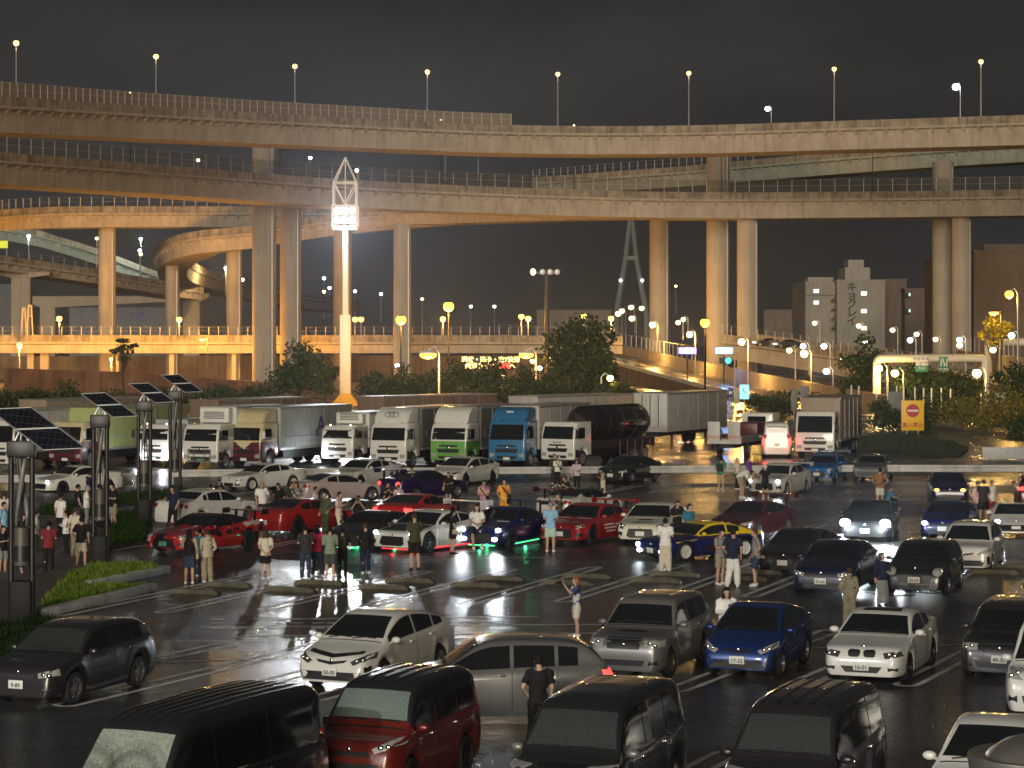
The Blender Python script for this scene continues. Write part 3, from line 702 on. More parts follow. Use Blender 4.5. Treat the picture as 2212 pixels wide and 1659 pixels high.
def interp(tab, x):
    if x <= tab[0][0]: return tab[0][1]
    for (a, va), (b, vb) in zip(tab[:-1], tab[1:]):
        if x <= b: return va + (vb - va) * (x - a) / max(1e-9, b - a)
    return tab[-1][1]
_wheel = {}
def wheel_meshes(r, w, n, rim, dish=.03):
    key = (round(r, 3), w, n, rim.name)
    if key in _wheel: return _wheel[key]
    mb = MB(); mb.T = Matrix.Rotation(R(-90), 4, 'X')
    mb.lathe([(r * .66, -w / 2), (r * .93, -w / 2), (r, -w * .36), (r, w * .36), (r * .93, w / 2), (r * .70, w / 2), (r * .66, w * .40), (r * .66, -w / 2)], 28)
    ty = mb.mesh('tyre', M_RUBBER, 40)
    mb = MB(); mb.T = Matrix.Rotation(R(-90), 4, 'X')
    R0 = r * .68
    mb.lathe([(R0 * .97, -w * .2), (R0, w * .40), (R0 * .97, w * .46), (R0 * .90, w * .42), (R0 * .88, w * .05)], 28)
    mb.lathe([(.0, w * .38), (R0 * .16, w * .37), (R0 * .20, w * .2), (R0 * .18, .0)], 14)
    for k in range(n):
        a = 2 * math.pi * k / n; T = mb.T.copy(); mb.T = mb.T @ Matrix.Rotation(a, 4, 'Z')
        mb.add([(R0 * .12, -R0 * .11, w * .36), (R0 * .12, R0 * .11, w * .36), (R0 * .92, R0 * .075, w * .40), (R0 * .92, -R0 * .075, w * .40), (R0 * .12, -R0 * .11, w * .2), (R0 * .12, R0 * .11, w * .2), (R0 * .92, R0 * .075, w * .26), (R0 * .92, -R0 * .075, w * .26)],
               [(0, 3, 2, 1), (4, 5, 6, 7), (0, 4, 7, 3), (1, 2, 6, 5), (0, 1, 5, 4), (2, 3, 7, 6)])
        mb.T = T
    mb.mi = 1; mb.lathe([(0, -w * .1), (R0 * .9, -w * .1)], 20)
    rm = mb.mesh('rim', [rim, M_BLACK], 35)
    _wheel[key] = (ty, rm); return _wheel[key]

class Car:
    """one car: body lofted through sections along its length, everything else laid on that skin"""
    def __init__(s, arch, L, Wd, Ht, nose=.74, cl=.16):
        s.A = ARCH[arch]; s.L, s.W, s.H = L, Wd, Ht; s.nose = nose; s.cl = cl
        s.top = [(a * L, b * Ht) for a, b in s.A['top']]; s.belt = [(a * L, b * Ht) for a, b in s.A['belt']]
    def plan(s, x):
        L = s.L; rf, rr = .15 * L, .12 * L; k = 1.0
        if x < rf: k = s.nose + (1 - s.nose) * math.sqrt(max(0, 1 - (1 - x / rf) ** 2.4))
        elif x > L - rr: k = .76 + .24 * math.sqrt(max(0, 1 - (1 - (L - x) / rr) ** 2.4))
        return k * s.W / 2 * (1 - .035 * abs(x / L - .55) * 2)
    def bottom(s, x):
        z = s.cl + (.05 if x < .12 * s.L or x > .92 * s.L else 0)
        for wx in s.wx:
            d = abs(x - wx)
            if d < s.Ra: z = max(z, s.r + math.sqrt(s.Ra ** 2 - d * d) - .01)
        return z
    def half(s, x, zt):
        zb = s.bottom(x); zs = min(interp(s.belt, x), zt - .012); zb = min(zb, zs - .05)
        w = s.plan(x); g = zt - zs; q = zs - zb
        fl = 1.0 + (.018 if any(abs(x - wx) < s.Ra * 1.25 for wx in s.wx) else 0)
        pts = [(w * .93, zb), (w * .975 * fl, zb + .12 * q), (w * fl, zb + .38 * q), (w * fl, zb + .60 * q), (w * .985, zb + .82 * q), (w * .955, zs)]
        ws = w * .955; tum = s.A['tum'] if g > .2 else s.A['tum'] * (.3 + 3.5 * g)
        def yy(t): return ws - tum * g * t
        if g > .10:
            pts += [(yy(.05) - .015, zs + .05 * g), (yy(.35) - .015, zs + .35 * g), (yy(.65) - .018, zs + .65 * g), (yy(.84) - .025, zs + .84 * g), (yy(.93) - .05, zs + .925 * g), (yy(1) * .86, zs + .97 * g), (yy(1) * .6, zs + .99 * g), (yy(1) * .3, zt), (0, zt)]
        else:
            pts += [(ws * a, zs + g * b) for a, b in ((.985, .15), (.96, .33), (.93, .5), (.88, .66), (.80, .80), (.68, .90), (.48, .97), (.24, 1), (0, 1))]
        return pts
    def stations(s):
        P = [s.top[0]]
        for a, b in zip(s.top[:-1], s.top[1:]):
            n = max(1, int(max((b[0] - a[0]) / .085, abs(b[1] - a[1]) / .10)))
            for k in range(1, n + 1): P.append((a[0] + (b[0] - a[0]) * k / n, a[1] + (b[1] - a[1]) * k / n))
        for _ in range(2):
            P = [P[0]] + [((P[i - 1][0] + 2 * P[i][0] + P[i + 1][0]) / 4, (P[i - 1][1] + 2 * P[i][1] + P[i + 1][1]) / 4) for i in range(1, len(P) - 1)] + [P[-1]]
        return P
    def build_body(s, name, mats, parent, colour=None, wb=None, fo=None, r=.31):
        L = s.L; s.r = r; s.Ra = r * 1.14; wb = wb or L * .59; fo = fo or L * .19; s.wx = (fo, fo + wb)
        st = s.stations(); s.st = st; rings = []
        for x, z in st:
            h = s.half(x, z); rings.append([(L / 2 - x, y, zz) for y, zz in h] + [(L / 2 - x, -y, zz) for y, zz in h[-2::-1]])
        k = len(rings[0]); mb = MB(); vs = [v for rg_ in rings for v in rg_]
        fs = [(i * k + j, i * k + j + 1, (i + 1) * k + j + 1, (i + 1) * k + j) for i in range(len(rings) - 1) for j in range(k - 1)]
        fs += [tuple(range(k))[::-1], tuple(range((len(rings) - 1) * k, len(rings) * k))]
        mb.add(vs, fs)
        if colour:
            for i, f in enumerate(mb.f):
                c = sum((mb.v[q] for q in f), Vector()) / len(f); n = (mb.v[f[1]] - mb.v[f[0]]).cross(mb.v[f[2]] - mb.v[f[0]])
                mb.m[i] = colour(L / 2 - c.x, c.y, c.z, n)
        s.bvh = BVHTree.FromPolygons([tuple(v) for v in mb.v], mb.f)
        s.body = mb.build(name, mats, parent, 42)
        return s.body
    def near(s, p, off=.006):
        loc, n, i, d_ = s.bvh.find_nearest(Vector(p))
        out = Vector((loc.x, loc.y, loc.z - s.H * .45)); out.x *= .25
        if n.dot(out) < 0: n = -n
        return loc + n * off
    def cast(s, o, d, off=.006):
        loc, n, i, dd = s.bvh.ray_cast(Vector(o), Vector(d))
        if loc is None: return s.near(Vector(o) + Vector(d) * (abs(o[0]) if abs(d[0]) else abs(o[1]) if abs(d[1]) else o[2]) * .75, off)
        if n.dot(Vector(d)) > 0: n = -n
        return loc + n * off
    def decal(s, mb, poly, how='front', off=.007, step=.09):
        """lay a star-shaped outline on the skin, seen from the front, back, side or top"""
        P = []
        for a, b in zip(poly, poly[1:] + poly[:1]):
            n = max(1, int(math.hypot(b[0] - a[0], b[1] - a[1]) / step))
            P += [(a[0] + (b[0] - a[0]) * k / n, a[1] + (b[1] - a[1]) * k / n) for k in range(n)]
        c = (sum(p[0] for p in P) / len(P), sum(p[1] for p in P) / len(P))
        def hit(u, v):
            if how == 'front': return s.cast((9, u, v), (-1, 0, 0), off)
            if how == 'rear': return s.cast((-9, u, v), (1, 0, 0), off)
            if how == 'left': return s.cast((u, 9, v), (0, -1, 0), off)
            if how == 'right': return s.cast((u, -9, v), (0, 1, 0), off)
            return s.cast((u, v, 9), (0, 0, -1), off)
        vs = [hit(*c)]; n = len(P); fs = []
        for f in (.4, .72, 1.0): vs += [hit(c[0] + (p[0] - c[0]) * f, c[1] + (p[1] - c[1]) * f) for p in P]
        for k in range(n):
            fs.append((0, 1 + k, 1 + (k + 1) % n))
            for q in range(2): a = 1 + q * n; fs.append((a + k, a + n + k, a + n + (k + 1) % n, a + (k + 1) % n))
        mb.add(vs, fs)
    def side_strip(s, mb, x0, x1, sgn, off=.006, lo=.035, hi=.80):
        L = s.L; n = max(3, int((x1 - x0) / .07)); cols = []
        tops = sorted((a, b) for a, b in s.st)
        for k in range(n + 1):
            x = x0 + (x1 - x0) * k / n; zt = interp(tops, x); zs = interp(s.belt, x); g = zt - zs
            if g < .09: continue
            a, b = zs + lo, zs + hi * g
            if b - a < .02: continue
            cols.append([s.cast((L / 2 - x, 9 * sgn, a + (b - a) * q / 4), (0, -sgn, 0), off) for q in range(5)])
        if len(cols) < 2: return
        vs = [v for c in cols for v in c]
        mb.add(vs, [(i * 5 + j, i * 5 + j + 1, i * 5 + j + 6, i * 5 + j + 5) for i in range(len(cols) - 1) for j in range(4)])
    def screen(s, mb, x0, x1, inset=.10, off=.006, margin=.03):
        """windscreen or rear glass between two stations"""
        L = s.L; st = [p for p in s.st if x0 - 1e-6 <= p[0] <= x1 + 1e-6]; rows = []
        if len(st) < 2: return
        a, b = st[0], st[-1]; n = 8
        for k in range(n + 1):
            t = margin + (1 - 2 * margin) * k / n
            x = a[0] + (b[0] - a[0]) * t
            z = interp(sorted(s.st), x); h = s.half(x, z); zs = interp(s.belt, x); g = max(z - zs, .0)
            tum = s.A['tum']; w = h[5][0] - tum * g - inset * (.55 + .45 * min(1, g / .4))
            rows.append([s.near((L / 2 - x, w * q / 5, z - .012 * (q / 5) ** 2), off) for q in range(-5, 6)])
        vs = [v for r_ in rows for v in r_]
        mb.add(vs, [(i * 11 + j, i * 11 + j + 1, i * 11 + j + 12, i * 11 + j + 11) for i in range(n) for j in range(10)])

def make_car(name, label, cat, pos, yaw, arch='sedan', dims=(4.5, 1.76, 1.40), col='white', face='plain', rim=RIM_S, spokes=5, group=None, rear=False, detail=1, wheel_r=.31,
             plate=None, plate_mat=None, lens=LENS, on=False, fog=False, tails=False, glass=GLASS, screen_glass=None, roof=None, black_hood=False, wing=None, colour=None, mats=None, extra=None,
             em=True, mirror=None, cl=.16, nose=.74, lit=True):
    """pos is the ground under the middle of the front bumper (or of the rear one for a car seen from behind); yaw turns the nose left of the camera"""
    L, Wd, Ht = dims
    fwd = Vector((-math.sin(R(yaw)), -math.cos(R(yaw)), 0))
    c = Vector((pos[0], pos[1], 0)) + (fwd * L / 2 if rear else -fwd * L / 2)
    t = thing(name, label, cat, c, math.atan2(fwd.y, fwd.x), group)
    P = col if not isinstance(col, str) else PAINTS[col]
    car = Car(arch, L, Wd, Ht, nose, cl); A = car.A
    ms = mats or ([P, PAINTS[roof]] if roof else P)
    if roof and not colour:
        colour = lambda x, y, z, n: 1 if z > interp(car.belt, x) + .30 * (interp(sorted(car.top), x) - interp(car.belt, x)) and interp(sorted(car.top), x) - interp(car.belt, x) > .16 and x > A['cow'] * L + .1 else 0
    car.build_body('body', ms, t, colour, r=wheel_r)
    def part(nm_, mat, fn, smooth='all'):
        mb = MB(); fn(mb)
        return mb.build(nm_, mat, t, smooth) if mb.f else None
    # glass
    part('windshield', screen_glass or glass, lambda m: car.screen(m, A['cow'] * L, A['wt'] * L + .03))
    part('rear_window', glass, lambda m: car.screen(m, A['rr'] * L, A['rb'] * L, .12))
    cuts = [A['cow'] * L + .16, A['B'] * L, A['C'] * L] + ([A['q'] * L] if A['q'] else [])
    for sg in (1, -1):
        for a, b in zip(cuts[:-1], cuts[1:]):
            part('side_window', glass, lambda m: car.side_strip(m, a + .035, b - .035, sg))
    hw = Wd / 2
    Fc = FACE[face]
    def sc(poly, sg=1): return [(sg * u * hw, v * Ht) for u, v in poly]
    for sg in (1, -1):
        h = part('headlight', lens, lambda m: car.decal(m, sc(Fc['hl'], sg), off=.012))
        if detail > 1:
            for u in (.35, .65):
                q0, q1 = Fc['hl'][0], Fc['hl'][2]; p = car.cast((9, sg * hw * (q0[0] + (q1[0] - q0[0]) * u), Ht * (q0[1] + (q1[1] - q0[1]) * u)), (-1, 0, 0), .012)
                mb = MB(); mb.ell(p, (.03, .055, .045), 12, 8); mb.build('reflector', M_CHROME, h, 'all')
        if on:
            cx = sum(p[0] for p in Fc['hl']) / len(Fc['hl']) * hw * sg; cz = sum(p[1] for p in Fc['hl']) / len(Fc['hl']) * Ht
            p = car.cast((9, cx, cz), (-1, 0, 0), .03); mb = MB(); k_ = 1.9 if on is not True and on > 1000 else 1.0; mb.ell(p, (.05, .10 * k_, .075 * k_), 12, 8)
            mb.build('lamp', G_HEAD, h, 'all')
            if lit:
                spot(t, p + Vector((.12, 0, 0)), p + Vector((14, 0, -.9)), (.86, .93, 1), on if on is not True else 900, 75, .8, .06, 'headlight_beam')
                if k_ > 1: point(t, p + Vector((.35, 0, 0)), (.7, .88, 1), 260, .12, 'headlight_glare')
        if fog:
            p = car.cast((9, sg * .66 * hw, .27 * Ht if fog != 'high' else .45 * Ht), (-1, 0, 0), .02); mb = MB(); mb.ell(p, (.04, .11, .07), 10, 6)
            mb.build('fog_light', G_FOG if fog == 'high' else G_HEAD, t, 'all')
        tl = part('taillight', G_TAIL if tails else TAILR, lambda m: car.decal(m, [(sg * .62 * hw, .66 * Ht), (sg * .92 * hw, .64 * Ht), (sg * .93 * hw, .54 * Ht), (sg * .64 * hw, .56 * Ht)] if tails != 'round' else [(sg * (.66 + .14 * math.cos(q)) * hw, (.58 + .075 * math.sin(q)) * Ht) for q in [k * .7 for k in range(9)]], 'rear', .012))
    for poly in Fc.get('cg', []): part('grille', M_BLACK, lambda m: car.decal(m, sc(poly), off=.009))
    for poly in Fc.get('mg', []):
        for sg in (1, -1): part('grille', M_BLACK, lambda m: car.decal(m, sc(poly, sg), off=.009))
    for poly in Fc.get('lo', []): part('intake', M_BLACK, lambda m: car.decal(m, sc(poly), off=.008))
    for poly in Fc.get('ml', []):
        for sg in (1, -1): part('intake', M_BLACK, lambda m: car.decal(m, sc(poly, sg), off=.008))
    if em:
        mb = MB(); p = car.cast((9, 0, Fc['em'] * Ht), (-1, 0, 0), .015); mb.ell(p, (.02, .045, .04), 10, 6); mb.build('emblem', M_CHROME, t, 'all')
    if plate is not None:
        x = max(v.x for v in [car.cast((9, y, Fc['pl'] * Ht), (-1, 0, 0), .02) for y in (-.16, 0, .16)]) + .012
        mb = MB(); mb.box(x - .012, x, -.165, .165, Fc['pl'] * Ht - .083, Fc['pl'] * Ht + .083, .004)
        if rear:
            mb = MB(); xr = -L / 2 - .03; mb.box(xr, xr + .014, -.165, .165, .38 * Ht - .083, .38 * Ht + .083, .004)
        q = mb.build('number_plate', plate_mat or PLATEW, t, 30)
        if plate and not rear:
            tx = link('plate_number', text_mesh(plate, INK, .115, .001, .003), q, (x + .002, 0, Fc['pl'] * Ht - .02)); tx.rotation_euler = (R(90), 0, R(90))
    # wheels
    ty, rm = wheel_meshes(wheel_r, .215, spokes, rim)
    for wx in car.wx:
        for sg in (1, -1):
            w = link('wheel', ty, t, (L / 2 - wx, sg * (hw - .125), wheel_r)); w.name = 'wheel'
            if sg < 0: w.rotation_euler.z = math.pi
            link('rim', rm, w)
    mb = MB(); mb.box(-L / 2 + .35, L / 2 - .35, -hw + .26, hw - .26, cl + .02, min(.62, Ht * .42)); mb.build('underbody', M_BLACK, t)
    for sg in (1, -1):    # door mirrors
        mb = MB(); x = L / 2 - A['cow'] * L - .28; z = interp(car.belt, A['cow'] * L + .3) + .075; y = sg * (hw * .97 + .07)
        mb.ell((x, y, z), (.075, .11, .07), 10, 8); mb.tube([(x - .01, sg * hw * .90, z - .05), (x, y, z - .02)], .025, 6)
        mb.build('mirror', PAINTS[mirror] if mirror else P, t, 'all')
    if detail > 1:        # shut lines, handles and wipers of the nearer cars
        for sg in (1, -1):
            for xf in (A['cow'] * L + .12, A['B'] * L, A['C'] * L + .02):
                zt = interp(car.belt, xf); zz = [max(cl + .12, car.bottom(xf) + .03) + (zt - cl - .12) * k / 6 for k in range(7)]
                zz = [z for z in zz if z <= zt + .01]
                vs = [car.cast((L / 2 - xf + e, 9 * sg, z), (0, -sg, 0), .004) for z in zz for e in (-.008, .008)]
                if len(zz) > 1: part('shut_line', M_BLACK, lambda m: m.add(vs, [(2 * i, 2 * i + 1, 2 * i + 3, 2 * i + 2) for i in range(len(zz) - 1)]))
        vs = [car.cast((L / 2 - x, k / 6 * hw * .82, 9), (0, 0, -1), .004) for k in range(-6, 7) for x in (A['cow'] * L - .02, A['cow'] * L + .01)]
        part('shut_line', M_BLACK, lambda m: m.add(vs, [(2 * i, 2 * i + 1, 2 * i + 3, 2 * i + 2) for i in range(12)]))
        for sg in (1, -1):
            for xf in (A['B'] * L - .22, A['C'] * L - .16):
                z = interp(car.belt, xf) - .10; p = car.cast((L / 2 - xf, 9 * sg, z), (0, -sg, 0), .015)
                mb = MB(); mb.box(p.x - .09, p.x + .09, p.y - .018, p.y + .018, p.z - .018, p.z + .018, .008); mb.build('door_handle', P if detail < 3 else M_CHROME, t, 30)
        for y0, y1 in ((-.55, -.02), (.02, .55)):
            mb = MB(); a = A['cow'] * L; mb.tube([car.near((L / 2 - a - .04, y0, interp(sorted(car.st), a + .04)), .02), car.near((L / 2 - a - .09, (y0 + y1) / 2, interp(sorted(car.st), a + .09)), .03), car.near((L / 2 - a - .07, y1, interp(sorted(car.st), a + .07)), .025)], .012, 5); mb.build('wiper', M_BLACK, t)
    if black_hood:
        part('hood_panel', PAINTS['black'], lambda m: car.decal(m, [(L / 2 - .07 * L, -hw * .72), (L / 2 - .07 * L, hw * .72), (L / 2 - .27 * L, hw * .80), (L / 2 - .27 * L, -hw * .80)], 'top', .008))
    if wing:
        h, m_ = wing
        mb = MB(); x = -L / 2 + .16
        mb.box(x - .17, x + .17, -hw * .93, hw * .93, h, h + .035, .012)
        wo = mb.build('rear_wing', PAINTS[m_], t, 30)
        for sg in (1, -1):
            mb = MB(); mb.box(x - .2, x + .2, sg * hw * .94 - .012, sg * hw * .94 + .012, h - .12, h + .08); mb.build('end_plate', PAINTS[m_], wo)
            mb = MB(); mb.box(x - .06, x + .06, sg * hw * .45 - .02, sg * hw * .45 + .02, Ht * .70, h + .005); mb.build('wing_stay', M_BLACK, wo)
    if extra: extra(car, t, part, sc)
    return t, car
def hood_text(body, size, xf, y=0, mat=None, where='hood', z=.5, ext=.0):
    """lettering laid on bonnet, door or screen of a car"""
    def fn(car, t, part, sc):
        me = text_mesh(body, mat or BLACKINK, size, ext).copy()
        L = car.L
        for v in me.vertices:
            u, w = v.co.x, v.co.y
            if where == 'hood': p = car.cast((L / 2 - xf * L + w * 1.6, y + u, 9), (0, 0, -1), .010)
            elif where == 'left': p = car.cast((L / 2 - xf * L - u, 9, z + w), (0, -1, 0), .012)
            elif where == 'right': p = car.cast((L / 2 - xf * L + u, -9, z + w), (0, 1, 0), .012)
            else: p = car.cast((9, y + u, z + w), (-1, 0, 0), .012)
            v.co = p
        link('lettering', me, t)
    return fn
def many(*fs):
    def fn(*a):
        for f in fs: f(*a)
    return fn
def underglow(colr, name):
    def fn(car, t, part, sc):
        g = glow(name, colr, 1.6)
        for sg in (1, -1):
            mb = MB(); mb.box(-car.L * .28, car.L * .28, sg * car.W * .46 - .02, sg * car.W * .46 + .02, .12, .15); mb.build('underglow_strip', g, t)
            point(t, (0, sg * car.W * .42, .10), colr, 2.5, .05, 'underglow_light')
        mb = MB(); mb.box(car.L * .455, car.L * .465, -car.W * .28, car.W * .28, .12, .15); mb.build('underglow_strip', g, t)
        point(t, (car.L * .49, 0, .10), colr, 2, .05, 'underglow_light')
    return fn
def roof_ribs(n, x0, x1):
    def fn(car, t, part, sc):
        def f(m):
            for k in range(n):
                y = (k - (n - 1) / 2) / n * car.W * .74; xs_ = [x0 + (x1 - x0) * i / 14 for i in range(15)]; vs = []
                for x in xs_:
                    for e, o in ((-.03, .001), (-.018, .018), (.018, .018), (.03, .001)): vs.append(car.cast((car.L / 2 - x * car.L, y + e, 9), (0, 0, -1), o))
                m.add(vs, [(i * 4 + j, i * 4 + j + 1, i * 4 + j + 5, i * 4 + j + 4) for i in range(14) for j in range(3)])
        part('roof_rib', car.body.data.materials[-1], f, 30)
    return fn
def top_decal(name, mat, pts):     # pts: (fraction of length, y in metres)
    return lambda car, t, part, sc: part(name, mat, lambda m: car.decal(m, [(car.L / 2 - a * car.L, b) for a, b in pts], 'top', .009))
def side_decal(name, mat, pts):    # pts: (fraction of length, z), both sides
    def fn(car, t, part, sc):
        for how in ('left', 'right'): part(name, mat, lambda m: car.decal(m, [(car.L / 2 - a * car.L, b) for a, b in pts], how, .009))
    return fn
def front_decal(name, mat, pts):
    return lambda car, t, part, sc: part(name, mat, lambda m: car.decal(m, sc(pts), 'front', .014))
PAINTS = {k: paint(k, *v) for k, v in dict(
    white=((.74, .73, .68),), cream=((.74, .72, .58),), pearl=((.70, .68, .62),), black=((.016, .016, .017),), nearblack=((.021, .019, .020),), midnight=((.010, .014, .045),), darkgrey=((.035, .033, .032), .3),
    silver=((.20, .19, .17), .3), greysilver=((.22, .22, .205), .5), red=((.36, .012, .014),), brightred=((.50, .02, .02),), darkred=((.07, .008, .008),), wine=((.16, .010, .018),), orange_red=((.13, .014, .009),),
    blue=((.008, .035, .16), .3), deepblue=((.010, .016, .11), .2), skyblue=((.02, .15, .45),), aqua=((.005, .045, .17), .35), yellow=((.85, .62, .015),), purple=((.022, .010, .07), .2), pink=((.44, .37, .35),), green=((.11, .33, .06),)).items()}
def flame_paint():
    m, N, L, p = nm('red_flame_graphic_paint')
    tc = N.new('ShaderNodeTexCoord'); mp = N.new('ShaderNodeMapping'); mp.inputs['Scale'].default_value = (.8, 1.6, 1.6); mp.inputs['Rotation'].default_value = (0, .5, .4)
    vo = N.new('ShaderNodeTexVoronoi'); vo.inputs['Scale'].default_value = 3.4; vo.feature = 'F1'
    L.new(tc.outputs['Object'], mp.inputs[0]); L.new(mp.outputs[0], vo.inputs['Vector'])
    cr = N.new('ShaderNodeValToRGB'); cr.color_ramp.interpolation = 'CONSTANT'
    e = cr.color_ramp.elements; e[0].position = 0; e[0].color = (.42, .015, .018, 1); e[1].position = .36; e[1].color = (.02, .012, .014, 1)
    for pos, c in ((.62, (.45, .02, .02, 1)), (.78, (.62, .45, .40, 1)), (.86, (.30, .012, .02, 1))):
        q = e.new(pos); q.color = c
    se = N.new('ShaderNodeSeparateColor'); L.new(vo.outputs['Color'], se.inputs[0]); L.new(se.outputs[0], cr.inputs[0]); L.new(cr.outputs[0], p.inputs['Base Color'])
    p.inputs['Roughness'].default_value = .3; p.inputs['Coat Weight'].default_value = 1; p.inputs['Coat Roughness'].default_value = .05
    return m
PAINTS['flame'] = flame_paint()
# ---------------------------------------------------------------- the parked cars
PAINTS['roadgrey'] = paint('roadgrey', (.13, .13, .12), .2)
FG, MID, SHOW, RAILG = 'cars parked in the nearest rows', 'cars parked at the right of the middle lane', 'show cars the crowd gathers round', 'cars parked along the white guard rail'
def V2(x, y): p = gp(x, y); return (p.x, p.y)
# nearest row
hi = ARCH['van']
make_car('van', 'black panel van with a ribbed roof and a rain streaked pale windscreen, at bottom left', 'van', (-5.6, 31.2), 25, 'van', (5.0, 1.75, 1.98), 'black', 'box', group=FG, detail=3, mirror='silver',
         screen_glass=GLASS_VAN, extra=roof_ribs(7, .20, .95), wheel_r=.33, plate='')
make_car('minivan', 'dark red compact minivan with a black roof and glowing beaded windscreen', 'minivan', (-2.6, 35.9), 22, 'minivan', (3.75, 1.68, 1.74), 'orange_red', 'split', group=FG, detail=3, roof='black',
         screen_glass=GLASS_RED, spokes=10, rim=RIM_D, wheel_r=.30, lens=LENS, extra=roof_ribs(5, .34, .92))
make_car('minivan', 'glossy black minivan with a smooth reddish roof, bottom centre', 'minivan', (.55, 33.0), 20, 'minivan', (4.7, 1.73, 1.86), 'black', 'box', group=FG, detail=3, mirror='silver', screen_glass=GLASS_DRIP, wheel_r=.32)
make_car('minivan', 'glossy black minivan with raised ribs on its reddish roof, bottom right of centre', 'minivan', (3.65, 32.6), 21, 'minivan', (4.7, 1.73, 1.85), 'nearblack', 'box', group=FG, detail=3, screen_glass=GLASS_DRIP, extra=roof_ribs(5, .36, .92), wheel_r=.32)
make_car('sedan', 'white car with a dark windscreen, half hidden by the round lamp head at bottom right', 'car', (6.75, 32.9), 20, 'wedgehatch', (4.5, 1.76, 1.47), 'white', 'smile', group=FG, detail=3)
make_car('minivan', 'white minivan cut off by the right edge of the picture', 'minivan', (10.1, 43.0), 20, 'minivan', (4.6, 1.72, 1.80), 'white', 'box', group=FG, detail=2)
# second row
make_car('hatchback', 'black three door style hatchback with silver alloy wheels, alone at lower left', 'car', V2(35, 1528), 21, 'hatch', (4.2, 1.78, 1.47), 'nearblack', 'plain', group=FG, detail=2, plate='9-89', screen_glass=GLASS2, rim=RIM_S, spokes=5, wheel_r=.325)
make_car('hatchback', 'white liftback with a black bonnet guard and a sloping tail, left of centre', 'car', V2(712, 1496), 24, 'wedgehatch', (4.46, 1.75, 1.49), 'pearl', 'smile', group=FG, detail=2, plate='50-00', lens=LENS_D, rim=RIM_S,
         extra=front_decal('bonnet_guard', M_BLACK, P2(-.70, .555, 0, .50, .70, .555, .72, .525, 0, .465, -.72, .525)))
make_car('suv', 'silver grey crossover passing sideways behind the two minivans', 'car', (-2.5, 43.6), 86, 'hatch', (4.45, 1.80, 1.58), 'roadgrey', 'plain', group=FG, detail=2, tails=True, rim=RIM_D)
make_car('wagon', 'silver wagon with a bonnet scoop and square windscreen', 'car', V2(1345, 1470), 20, 'wagon', (4.48, 1.76, 1.59), 'silver', 'box', group=FG, detail=2, rim=RIM_G,
         extra=many(top_decal('bonnet_scoop', M_BLACK, [(.165, -.30), (.165, .30), (.195, .32), (.195, -.32)]), front_decal('grille_bar', M_CHROME, P2(-.42, .565, .42, .565, .42, .545, -.42, .545))), wheel_r=.32)
make_car('hatchback', 'metallic blue compact hatchback beside the silver wagon', 'car', V2(1592, 1468), 20, 'wedgehatch', (4.0, 1.70, 1.45), 'blue', 'smile', group=FG, detail=2, plate='17-32', rim=RIM_S, wheel_r=.29)
make_car('coupe', 'white coupe with twin kidney grilles and a dark sunroof', 'car', V2(1860, 1482), 21, 'coupe', (4.49, 1.78, 1.38), 'white', 'kidney', group=FG, detail=2, plate='16-01', lens=LENS_D, rim=RIM_D, wheel_r=.33,
         extra=many(top_decal('sunroof', GLASS, [(.47, -.42), (.47, .42), (.555, .40), (.555, -.40)])))
make_car('wagon', 'dark grey wagon with chrome edged grille near the right edge', 'car', V2(2158, 1474), 20, 'wagon', (4.6, 1.78, 1.48), 'darkgrey', 'box', group=FG, detail=2, plate='49-37',
         extra=front_decal('grille_bar', M_CHROME, P2(-.46, .545, .46, .545, .44, .52, -.44, .52)))
# right of the middle
make_car('sports_car', 'black sports car with round headlamps left of the dark sedan', 'car', V2(1690, 1242), 23, 'sports', (4.43, 1.85, 1.30), 'nearblack', 'lower', group=MID, plate='', lens=LENS)
make_car('sedan', 'blue black sedan in the shadow of the dazzling headlights', 'car', V2(1772, 1289), 20, 'sedan', (4.7, 1.80, 1.42), 'midnight', 'plain', group=MID, plate='37-60', detail=2)
make_car('hatchback', 'black retro hatchback with two round chrome headlamps', 'car', V2(1974, 1290), 19, 'hatch', (4.25, 1.80, 1.44), 'black', 'round', group=MID, plate='23-59', detail=2)
make_car('hatchback', 'white compact hatchback behind the black retro hatchback', 'car', V2(2080, 1240), 19, 'hatch', (4.0, 1.70, 1.49), 'white', 'smile', group=MID)
make_car('supercar', 'low white wedge shaped supercar at the right edge', 'car', V2(2195, 1162), 12, 'wedge', (4.35, 1.90, 1.17), 'white', 'wide', group=MID, plate='', on=160)
make_car('sedan', 'dark car with dazzling blue white headlights facing the camera', 'car', V2(1868, 1172), 14, 'sports', (4.71, 1.89, 1.40), 'darkgrey', 'mouth', group=MID, plate='', on=2600)
make_car('coupe', 'dark coupe with one lit headlight behind the white hatchback', 'car', V2(2035, 1166), 18, 'coupe', (4.4, 1.75, 1.29), 'deepblue', 'plain', group=MID, plate='', on=120)
make_car('coupe', 'dark coupe with two amber fog lamps at far right', 'car', V2(2052, 1087), 8, 'coupe', (4.3, 1.75, 1.28), 'purple', 'plain', group=MID, fog='high')
make_car('hatchback', 'dark red car cut off by the right edge, beyond the white supercar', 'car', V2(2240, 1100), 190, 'hatch', (4.0, 1.70, 1.45), 'darkred', 'plain', group=MID, rear=True, tails=True)
